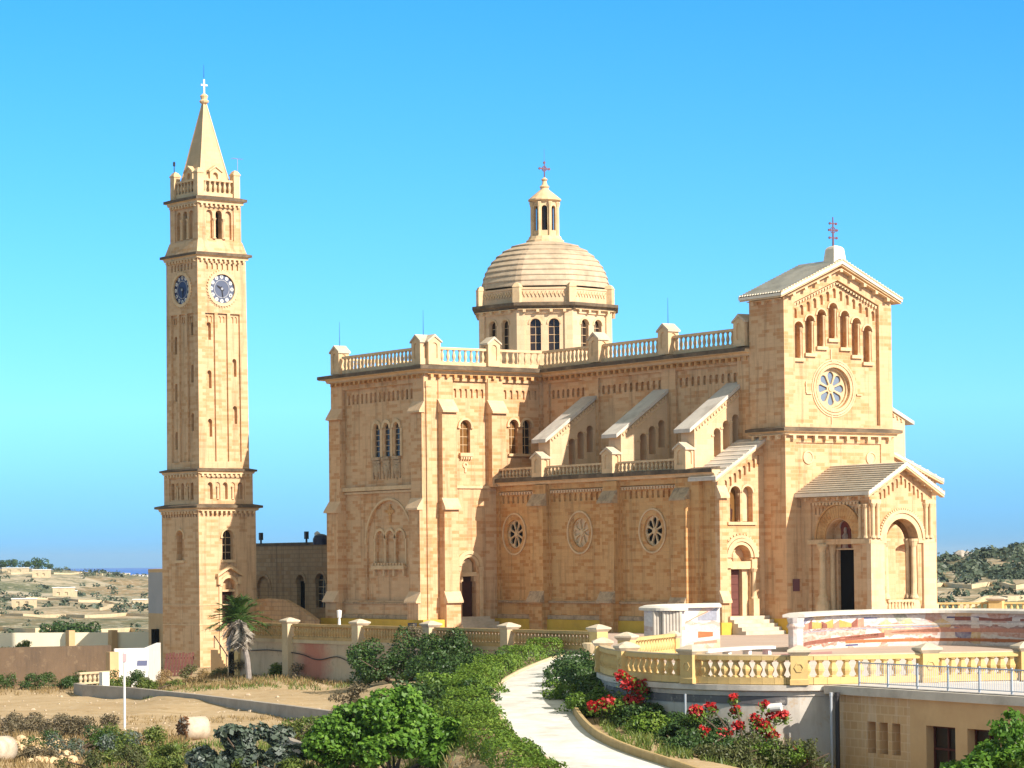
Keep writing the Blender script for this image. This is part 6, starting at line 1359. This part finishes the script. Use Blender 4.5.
# dark shrubs under the retaining wall
L = []
for i in range(26):
    u = R3.uniform(-3.6, 4.2); L.append((u, R3.uniform(-2, 2), R3.uniform(.4, 3.5) * (1 - abs(u) / 7.5) + .3, (R3.uniform(.8, 1.3), R3.uniform(.8, 1.2), R3.uniform(.6, 1.05))))
bush('dark_shrub', 'large dark green shrub against the plastered retaining wall', 'shrub', 398, 201, L, 12000, .24, 'leaf_dark', gap=.3, nst=10, dz=-.2)
L = [(R3.uniform(-1.6, 1.6), R3.uniform(-1, 1), R3.uniform(.6, 2.9), (.9, .9, .8)) for i in range(12)]
bush('dark_shrub', 'taller dark shrub directly left of the hedge below the third pillar', 'shrub', 447, 199, L, 5500, .22, 'leaf_dark', gap=.3)
L = [(R3.uniform(-1.4, 1.4), R3.uniform(-.8, .8), R3.uniform(.8, 3.8), (.6, .6, .8)) for i in range(10)]
bush('bare_shrub', 'grey leafless shrub between the dark shrubs at the retaining wall', 'shrub', 421, 203, L, 2600, .16, 'leaf_brown', 'bark_grey', gap=.0, nst=16)
# sloping shrubbery between hedge and tree
for b, d, w, h, lab, mt, n in ((468, 180, 2.3, 1.5, 'dark rounded shrub on the slope left of the upper hedge', 'leaf_dark', 5000), (458, 161, 2.2, .9, 'mid green shrub on the slope beside the bend of the hedge', 'leaf_hedge', 5000), (440, 156, 2.6, 1.5, 'deep green shrub behind the right side of the leafy tree', 'leaf_dark', 6000), (455, 146, 2.0, .7, 'low shrub on the slope under the bend of the hedge', 'leaf_hedge', 3500), (455, 186, 2.6, 1.9, 'bushy shrub in the shade beneath the retaining wall pillars', 'leaf_dark', 4500)):
    L = [(R3.uniform(-w, w), R3.uniform(-w * .6, w * .6), R3.uniform(.2, h), (R3.uniform(.7, 1.1), .9, R3.uniform(.5, .8))) for i in range(14)]
    bush('slope_shrub', lab, 'shrub', b, d, L, n, .22, mt, gap=.3, group='shrubs on the slope')
# clipped hedge along the left edge of the path
def hedge(name, label, P, w, h, n, size, mat, off, cat='hedge'):
    P = [Vector(p) for p in P]; T = thing(name, label, cat, tuple(P[len(P) // 2])); C_ = []; D_ = []
    idx = rng.uniform(0, len(P) - 1.001, n); i0 = idx.astype(int); f = (idx - i0)[:, None]; A = np.array([tuple(p) for p in P]); tng = A[np.minimum(i0 + 1, len(P) - 1)] - A[i0]; tng[:, 2] = 0; tng /= np.linalg.norm(tng, axis=1)[:, None] + 1e-9
    nn = np.stack([-tng[:, 1], tng[:, 0], np.zeros(n)], 1); c = A[i0] * (1 - f) + A[i0 + 1] * f + nn * off
    s = rng.random(n); u = rng.uniform(-1, 1, n); v = rng.random(n)
    top = s < .45; uu_ = np.where(top, u, np.sign(u)); vv = np.where(top, 1.0, v ** .8); wob = 1 + .16 * np.sin(idx * 1.3) + .13 * np.sin(idx * 2.9 + 2)
    hh = h(i0 / (len(P) - 1)) if callable(h) else h
    c = c + nn * (uu_ * w * .5 * (1 - .15 * vv ** 4) * wob * rng.uniform(.85, 1.06, n))[:, None]; c[:, 2] += vv * hh * wob * rng.uniform(.9, 1.06, n) - .3
    dr = nn * np.where(top, u * .3, uu_)[:, None]; dr[:, 2] += np.where(top, 1, .25); quads_obj('foliage', leaf_quads(c, size, dr, .55, .8), M[mat], T)
    return T
hedge('clipped_hedge', 'long clipped green hedge curving along the left edge of the white path', pl_[4:50], 2.1, lambda t: 1.15 - .2 * t, 36000, .17, 'leaf_hedge', -1.55)
# beds between the path and the curved wall
bed = [pr_[i].lerp(par[j] + Vector((0, 0, pr_[i].z)), f) for i, j, f in ((10, 2, .45), (14, 5, .5), (18, 8, .5), (22, 11, .5), (26, 14, .5), (30, 18, .5), (34, 22, .5), (38, 27, .5))]
for k_, p in enumerate(bed):
    v = p - CAM; d = v.dot(FWD); b = 512 + 2800 * v.dot(RGT) / d
    L = [(R3.uniform(-1.9, 1.9), R3.uniform(-1.6, 1.6), R3.uniform(.1, 1.25 if k_ < 3 else 1.0), (R3.uniform(.6, 1.0), .8, R3.uniform(.4, .65))) for i in range(13)]
    bush('bed_shrub', ['dark shrub at the narrow top of the planted bed by the path mouth', 'dark shrub left of the upper red flowers in the planted bed', 'dark leafy shrub under the upper red flowers', 'dense low shrub between path kerb and curved wall', 'dense shrub in the middle of the bed below the conduit', 'green shrub under the lower red flowers', 'green shrub in the bed left of the stained corner', 'loose shrub at the foot of the curved wall near the drain pipes'][k_], 'shrub', b, d, L, 4200, .2, 'leaf_dark' if k_ < 5 else 'leaf_hedge', gap=.3, group='shrubs in the planted bed')
R7 = random.Random(31)
for (i, j, f), lab in zip(((16, 6, .2), (21, 10, .2), (27, 15, .2), (33, 20, .22), (24, 12, .72), (31, 18, .75)), ('dark shrub hugging the upper part of the ochre kerb', 'dark shrub along the kerb below the first red flowers', 'green shrub along the middle of the ochre kerb', 'green shrub along the lower part of the ochre kerb', 'dark shrub at the wall foot between the two flowering shrubs', 'dark shrub at the wall foot under the spreading red flowers')):
    p = pr_[i].lerp(par[j] + Vector((0, 0, pr_[i].z)), f); v = p - CAM; d = v.dot(FWD); b = 512 + 2800 * v.dot(RGT) / d
    L = [(R7.uniform(-2.0, 2.0), R7.uniform(-.8, .8), R7.uniform(.2, .95), (R7.uniform(.5, .9), .7, R7.uniform(.35, .55))) for q in range(14)]
    bush('bed_shrub', lab, 'shrub', b, d, L, 3600, .19, 'leaf_dark' if i not in (27, 33) else 'leaf_hedge', gap=.3, group='shrubs in the planted bed')
for b, d, h, mt, lab in ((645, 142.5, 1.0, 'leaf_dark', 'dark shrub under the lowest of the upper red flowers'), (668, 140, 1.0, 'leaf_dark', 'dark shrub left of the grey conduit at the wall foot'), (692, 138, 1.2, 'leaf_dark', 'dark shrub right of the grey conduit at the wall foot'), (718, 136.4, 1.0, 'leaf_hedge', 'green shrub in front of the spreading red flowering shrub'), (743, 135, 1.1, 'leaf_dark', 'dark shrub below the white wall light'), (768, 133.6, 1.0, 'leaf_hedge', 'green shrub right of the spreading red flowering shrub'), (690, 134.2, .7, 'leaf_dark', 'low dark shrub behind the lower end of the ochre kerb'), (728, 131.5, .7, 'leaf_olive', 'low olive shrub at the lowest end of the planted bed')):
    L = [(R7.uniform(-1.4, 1.4), R7.uniform(-.7, .7), R7.uniform(.1, h), (R7.uniform(.45, .8), .6, R7.uniform(.35, .55))) for q in range(14)]
    bush('bed_shrub', lab, 'shrub', b, d, L, 3600, .18, mt, gap=.3, group='shrubs in the planted bed')
def flowers(label, b, d, lumps, n, z0):
    o = site(b, d, z0); T = thing('flowering_shrub', label, 'shrub', tuple(onground(b, d))); L = [(o + RGT * u + FWD * v + Vector((0, 0, h)), (r, r, r * .8)) for u, v, h, r in lumps]
    p, nn = cloud(L, n, .2, .9); quads_obj('flowers', leaf_quads(p, .22, nn * .4 + np.array([0, 0, .6]), .7, .9), M['leaf_red'], T)
    p, nn = cloud([(c + Vector((0, 0, -.2)), (r[0] * 1.3, r[1] * 1.3, r[2] * 1.4)) for c, r in L], int(n * .8), .3, .3); quads_obj('foliage', leaf_quads(p, .2, nn, .5, .9), M['leaf_hedge'], T)
    k = MB(); g = onground(b, d)
    for c, r in L: k.tube([g, g.lerp(c, .6) + Vector((.1, .1, .1)), c], .05, 5, .02)
    k.build('stems', M['bark'], T)
flowers('tall shrub with bright red flowers in front of the yellow balustrade at its left end', 628, 143.5, [(0, 0, 2.5, .55), (-.45, .2, 2.9, .4), (.6, 0, 2.3, .5), (1.2, .3, 2.35, .42), (-1.2, 0, 1.5, .5), (-1.9, 0, 1.35, .35), (.2, -.3, 1.6, .6), (.9, -.3, 1.1, .5), (1.3, -.4, .45, .55), (1.8, 0, .1, .4), (.1, -.2, .8, .4), (-.5, -.3, .6, .3)], 1700, -2.6)
flowers('spreading shrub with red flowers against the stained curved wall', 740, 136.2, [(-2.2, .6, 2.2, .4), (-1.5, .6, 2.4, .3), (-1.9, .3, 1.2, .4), (-.9, .3, 1.1, .4), (-.3, .6, 2.3, .3), (-.4, .5, 2.9, .25), (-.2, .4, 1.5, .35), (1.0, .3, 1.5, .5), (1.5, .4, 2.0, .35), (2.0, .4, 2.0, .3), (1.1, .3, 2.5, .3), (1.4, .1, 1.0, .4), (.6, .2, 1.9, .25), (2.4, 0, .2, .35), (3.0, .1, -.2, .3)], 1700, -3.4)
L = [(R3.uniform(-1.8, 1.6), R3.uniform(-.8, .8), R3.uniform(.2, 1.7), (.7, .7, .5)) for i in range(12)]
bush('olive_shrub', 'olive green shrub at the end of the bed beside the drain pipes', 'shrub', 782, 134, L, 3600, .17, 'leaf_olive', gap=.2)
# bottom right crown
L = []
for i in range(26):
    a = R3.uniform(0, 6.28); q = R3.random() ** .5; L.append((q * 3.4 * math.cos(a), q * 2.6 * math.sin(a), 1.0 + 3.9 * (1 - q * .7) * R3.uniform(.35, 1.05), (R3.uniform(.6, 1.0), .9, R3.uniform(.4, .7))))
bush('corner_tree', 'bright green leafy crown in the bottom right corner before the tan building', 'tree', 1020, 112, L, 14000, .26, 'leaf_fig', 'bark_grey', gap=.25, aspect=.6)
# grey-leaved shrub at the bottom left
L = []
for i in range(22):
    u = R3.uniform(-2.6, 2.6); L.append((u, R3.uniform(-1.4, 1.4), R3.uniform(.4, 3.7) * (1 - abs(u) / 4.2), (R3.uniform(.5, .9), .8, R3.uniform(.4, .7))))
bush('grey_leaved_shrub', 'shrub with broad grey green leaves in front of the dirt road', 'shrub', 240, 138, L, 7000, .34, 'leaf_grey', gap=.3, aspect=.7)
# rough bank: individual scrub bushes
bank = [(12, 172, 2.6, 1.0, 'leaf_brown', 'dry brown scrub bush at the far left of the bank'), (45, 168, 2.6, 1.1, 'leaf_brown', 'dry scrub bush above the pale stones of the bank'), (80, 166, 2.2, 1.2, 'leaf_brown', 'dry scrub bush in the middle of the bank'), (75, 156, 2.6, 1.3, 'leaf_dark', 'dark green scrub bush low on the bank right of the pale stones'), (100, 152, 2.4, 1.5, 'leaf_grey', 'grey green scrub bush on the bank left of the lamp post'), (125, 158, 2.2, 1.2, 'leaf_grass', 'yellow green scrub bush at the lamp post foot'), (150, 148, 2.6, 1.5, 'leaf_grass', 'bright yellow green bush under the dark seed heads'), (110, 141, 2.6, 1.2, 'leaf_olive', 'olive scrub bush at the bottom edge of the bank'), (172, 141, 1.7, 1.0, 'leaf_grass', 'small yellow green bush left of the grey-leaved shrub'), (285, 137, 2.2, .9, 'leaf_grass', 'low yellow green bush right of the grey-leaved shrub'), (312, 160, 1.6, 1.3, 'leaf_grass', 'feathery green bush inside the curved garden wall'), (325, 155, 1.2, 1.0, 'leaf_brown', 'brown dry bush inside the curved garden wall'), (20, 150, 1.8, .6, 'leaf_brown', 'low dry bush beside the left bale'),
 (178, 240, 3.0, 1.1, 'leaf_dry', 'dry straw coloured bush at the slatted panel'), (207, 236, 2.6, 1.3, 'leaf_olive', 'dull green bush below the outside stair'), (258, 230, 2.2, 1.4, 'leaf_brown', 'brown bush at the foot of the palm'), (290, 224, 2.0, 1.1, 'leaf_grass', 'green bush below the first pillar'), (325, 222, 2.4, 1.0, 'leaf_brown', 'reddish brown bush by the red stain of the wall'), (345, 220, 1.4, 2.4, 'leaf_brown', 'tall grey brown bush at the wall left of the dark shrub'), (128, 226, 1.2, 1.5, 'leaf_dark', 'round dark shrub in front of the white wall'), (112, 225, 1.0, .8, 'leaf_grass', 'small green bush left of the round dark shrub'), (150, 224, 2.4, .7, 'leaf_grass', 'low green bush below the white wall corner'), (18, 300, 1.8, 2.8, 'leaf_grass', 'bright green bush standing up behind the dark brown wall'), (12, 232, 3.5, 1.3, 'leaf_dark', 'dark shrub at the far left foot of the brown wall'), (50, 233, 3.5, 1.2, 'leaf_dark', 'dark shrub at the middle foot of the brown wall'), (85, 234, 3.0, 1.2, 'leaf_olive', 'olive shrub at the right foot of the brown wall'), (346, 173, .9, 2.4, 'leaf_brown', 'grey withered bush at the right end of the low road wall')]
for b, d, w, h, mt, lab in bank:
    L = [(R3.uniform(-w, w), R3.uniform(-w * .6, w * .6), R3.uniform(.05, h) * .9, (R3.uniform(.4, .75) * (.6 + w * .2), .6, R3.uniform(.3, .6))) for i in range(12)]
    bush('scrub_bush', lab, 'bush', b, d, L, int(1300 + 700 * w), .2 if mt != 'leaf_grass' else .24, mt, gap=.2, aspect=.35, shell=.3, nst=5, group='scrub bushes on the rough ground')
# grasses: uncountable
def grass(name, label, regs, mat, size):
    Ps = []
    for b0, b1, d0, d1, n, hh in regs:
        bb, dd = rng.uniform(b0, b1, n), np.exp(rng.uniform(math.log(d0), math.log(d1), n)); cl = np.sin(bb * .21 + np.sin(dd * .5)) * np.sin(dd * .33 + bb * .08); kp = cl > rng.uniform(-.9, .35, n)
        for b, d in zip(bb[kp], dd[kp]):
            p = site(b, d); p.z = surf_z(p.x, p.y)
            if b > 470 and ((PATHPTS[:, 0] - p.x) ** 2 + (PATHPTS[:, 1] - p.y) ** 2).min() < 1.2: continue
            a = rng.uniform(0, 6.28); h = hh * rng.uniform(.5, 1.4); w = size * rng.uniform(.7, 1.3); e = np.array([math.cos(a) * w, math.sin(a) * w, 0]); t_ = np.array([rng.normal() * h * .35, rng.normal() * h * .35, h]); q = np.array(p) - np.array([0, 0, .05]); Ps.append([q - e, q + e, q + e * .3 + t_, q - e * .3 + t_])
    o = quads_obj(name, np.array(Ps), M[mat]); o['kind'] = 'stuff'; tag(o, label, 'grass'); return o
grass('dry_grass', 'dry straw coloured grass on the rough ground', [(-20, 190, 140, 172, 9000, .36), (150, 350, 212, 236, 8000, .36), (60, 300, 178, 184, 1200, .2), (270, 350, 140, 172, 2500, .3), (-20, 120, 222, 234, 1500, .3), (430, 560, 128, 150, 2200, .25)], 'leaf_dry', .035)
grass('green_grass', 'green weeds and grass on the rough ground', [(90, 330, 136, 160, 8000, .38), (140, 350, 208, 228, 4000, .26), (330, 480, 130, 150, 3000, .35), (400, 520, 150, 190, 4000, .35), (575, 790, 130, 147, 11000, .3)], 'leaf_grass', .04)
# pale stones on the bank
P = MB(); R5 = random.Random(5)
for i in range(60):
    b, d = R5.gauss(44, 13), R5.uniform(146, 162); p = onground(b, d, .1); r = R5.uniform(.12, .38); P.lathe(p, [(r * .6, -r * .6), (r, -.1 * r), (r * R5.uniform(.6, .9), r * .5), (r * .2, r * .75)], 6, rot=R5.random() * 3)
o = P.build('rubble', M['trim'], loc=tuple(onground(44, 154))); o['kind'] = 'stuff'; tag(o, 'pale rubble stones scattered on the scrubby bank', 'stones')
P = MB(); R5 = random.Random(15)
for i in range(260):
    b, d = R5.uniform(-10, 350), math.exp(R5.uniform(math.log(165), math.log(232))); p = onground(b, d, .02); r = R5.uniform(.04, .11) * (2.2 if R5.random() < .06 else 1); P.lathe(p, [(r * .8, -r * .5), (r, 0), (r * .5, r * .55)], 5, rot=R5.random() * 3)
o = P.build('loose_stones', M['tile'], loc=tuple(onground(170, 195))); o['kind'] = 'stuff'; tag(o, 'loose pale stones strewn over the dirt road and sandy verge', 'stones')
# stalks with dark seed heads, thin dry stems
def stalk(label, b, d, h, heads, mat='bark', group='dry weed stalks'):
    g = onground(b, d, -.1); T = thing('weed_stalk', label, 'weed', tuple(g), group=group); k = MB(); hd = MB(); top = g + RGT * .15 + Vector((0, 0, h)); k.tube([g, g.lerp(top, .5) + RGT * .08, top], .028, 5, .014)
    for du, dz in heads:
        s0 = g.lerp(top, .72); e = top + RGT * du + Vector((0, 0, dz)); k.tube([s0, s0.lerp(e, .6) + RGT * du * .25, e], .016, 4, .01)
        if mat == 'bark': hd.lathe(e, [(.03, -.06), (.17, .0), (.2, .06), (.12, .14), (.02, .16)], 8)
    k.build('stem', M['bark' if mat == 'bark' else 'leaf_dry'], T)
    if hd.v: hd.build('seed_head', mottled('seed_head_brown', (.035, .02, .02), (.06, .03, .025), bmp=0), T)
stalk('weed stalk with clustered dark seed heads left of the pale bale', 150, 100, 2.75, [(.0, .05), (-.22, .1), (.1, -.1), (-.4, -.35), (-.28, -.3)])
stalk('weed stalk with dark seed heads beside the ragged bale end', 178, 96, 2.6, [(.1, .1), (-.1, .05), (.28, .15), (.2, -.2)])
for i, (b, d, h, lab) in enumerate(((258, 104, 2.9, 'tall thin branching dry stem right of the grey-leaved shrub'), (272, 108, 2.2, 'shorter thin dry stem right of the grey-leaved shrub'), (105, 108, 2.3, 'thin bare stem in front of the lamp post'), (120, 110, 2.2, 'thin bare stem next to the lamp post foot'), (598, 96, 2.0, 'thin dry stem over the lower white path'), (622, 98, 1.7, 'thin dry stem at the lower right of the white path'), (575, 94, 1.4, 'short thin dry stem at the bottom of the white path'), (648, 100, 1.6, 'thin dry stem before the ochre kerb'))):
    stalk(lab, b, d, h, [(-.5, .1), (.4, .2), (.7, -.2), (-.25, .3)], 'dry')
# palm
def palm():
    g = site(248, 223); g.z = surf_z(g.x, g.y); T = thing('palm_tree', 'palm with green fronds over a skirt of dead grey fronds', 'palm', tuple(g)); c = site(238, 223.5, 1.75)
    k = MB(); k.tube([g - Vector((0, 0, .3)), g.lerp(c, .35) + RGT * .12, g.lerp(c, .7), c], .24, 8, .2); k.build('trunk', M['bark_grey'], T)
    rr = random.Random(2)
    def fronds(n, e0, e1, L0, L1, droop, mat, name):
        Q = []; k = MB()
        for i in range(n):
            a = rr.uniform(0, 6.28); el = rr.uniform(e0, e1); L = rr.uniform(L0, L1); d = Vector((math.cos(a) * math.cos(el), math.sin(a) * math.cos(el), math.sin(el))); sp = [c + d * (L * t) - Vector((0, 0, droop * L * t * t)) for t in (0, .2, .4, .6, .8, 1)]
            k.tube(sp, .045, 4, .012); sd_ = d.cross(Vector(Z)).normalized()
            for j in range(26):
                t = .25 + .75 * j / 25; s_ = int(t * 4.999); p = sp[s_].lerp(sp[s_ + 1], t * 5 - s_); fw = (sp[s_ + 1] - sp[s_]).normalized(); ll = .62 * math.sin(math.pi * (.18 + .75 * (1 - abs(t - .55)))) 
                for s in (-1, 1):
                    e = p + (sd_ * s * .75 + fw * .6 + Vector((0, 0, rr.uniform(-.3, .2)))).normalized() * ll; w = fw * .05; Q.append([p - w, p + w, e + w * .2, e - w * .2])
        quads_obj(name, np.array([[tuple(v) for v in q] for q in Q]), M[mat], T); k.build(name + '_ribs', M['bark_grey'] if mat != 'leaf_palm' else M['leaf_palm'], T)
    M['leaf_palm'] = leafmat('palm_green', (.025, .06, .012), (.055, .11, .02), (.12, .19, .05), .2); M['leaf_dead'] = leafmat('palm_dead', (.11, .085, .06), (.26, .22, .17), (.42, .38, .32), .1)
    fronds(52, -.15, 1.4, 2.3, 3.0, .36, 'leaf_palm', 'green_fronds'); fronds(64, -1.35, .1, 1.0, 1.7, .5, 'leaf_dead', 'dead_fronds')
palm()
# far woods and scrub
def scatter(name, label, regs, size, mat):
    Ps = []
    for b0, b1, d0, d1, n, r, dens in regs:
        for i in range(n):
            b, d = rng.uniform(b0, b1), rng.uniform(d0, d1)
            if math.sin(b * .11 + d * .021) * math.sin(d * .034 - b * .05) < rng.uniform(-.7, .5): continue
            p = onground(b, d, r * .3); rr = r * rng.uniform(.5, 1.4); q, nn = cloud([(p, (rr, rr, rr * .65)), (p + RGT * rr * .7, (rr * .6, rr * .6, rr * .45))], dens, .4, .5, rr); Ps.append(leaf_quads(q, size * rr, nn * .8 + np.array([0, 0, .4]), .8, .6))
    o = quads_obj(name, np.concatenate(Ps), M[mat]); o['kind'] = 'stuff'; tag(o, label, 'scrub'); return o
scatter('hillside_scrub', 'dark green scrub covering the right hillside', [(928, 1090, 760, 985, 520, 2.6, 34), (928, 1060, 520, 700, 50, 1.8, 30), (930, 1080, 430, 520, 30, 1.4, 30)], .55, 'leaf_far')
scatter('valley_scrub', 'scattered scrub in the valley at the far left', [(-40, 165, 900, 1900, 300, 2.2, 24), (-40, 165, 2000, 3200, 120, 3.0, 18), (-40, 165, 420, 800, 50, 1.3, 26)], .6, 'leaf_far')
for b, d, r, lab in ((38, 1790, 6.5, 'rounded dark tree at the right end of the left hilltop'), (24, 1770, 4.5, 'lower dark tree left of the rounded hilltop tree'), (10, 1760, 5.0, 'dark tree on the left hilltop'), (0, 1760, 4.5, 'dark tree at the left hilltop edge'), (48, 1810, 3.5, 'small dark tree on the slope right of the hilltop trees'), (50, 560, 2.6, 'left dark tree of the row behind the cream wall'), (62, 565, 3.0, 'second dark tree of the row behind the cream wall'), (74, 560, 2.6, 'third dark tree of the row behind the cream wall'), (86, 560, 2.8, 'right dark tree of the row behind the cream wall')):
    L = [(rng.uniform(-r, r) * .6, rng.uniform(-r, r) * .5, r * rng.uniform(.35, .95), (r * .5, r * .5, r * .4)) for i in range(8)]; bush('far_tree', lab, 'tree', b, d, L, 700, r * .22, 'leaf_dark', gap=.4, group='trees in the far valley')
R6 = random.Random(8); P = MB()
for b, d, r in ((960, 962, 3.2), (966, 965, 2.4), (953, 960, 2.2), (941, 958, 1.6), (972, 966, 1.8)):
    p = onground(b, d, -.5); P.lathe(p, [(r * .9, 0), (r, r * .35), (r * .7, r * .75), (r * .25, r)], 7, rot=R6.random())
o = P.build('rock_outcrop', M['greyconc'], loc=tuple(onground(960, 962))); tag(o, 'pale rock outcrop on the right skyline', 'rocks')
# ------------------------------------------------------------------ air
hz = MB(); hz.box(-17000, 17500, -17500, 17000, -190, 75)
hm = bpy.data.materials.new('thin_haze'); hm.use_nodes = True; ht = hm.node_tree; ht.nodes.clear(); ho = ht.nodes.new('ShaderNodeOutputMaterial'); pv = ht.nodes.new('ShaderNodeVolumePrincipled')
pv.inputs['Color'].default_value = (.70, .86, 1, 1); pv.inputs['Density'].default_value = HAZE; pv.inputs['Anisotropy'].default_value = .2; ht.links.new(pv.outputs[0], ho.inputs['Volume'])
if HAZE: hh_ = hz.build('haze', hm); hh_['kind'] = 'stuff'; tag(hh_, 'pale blue haze over the far valley and the sea', 'haze')
# ------------------------------------------------------------------ tidy
for o in bpy.data.objects:
    for k in ('wloc', 'local'):
        if k in o: del o[k]
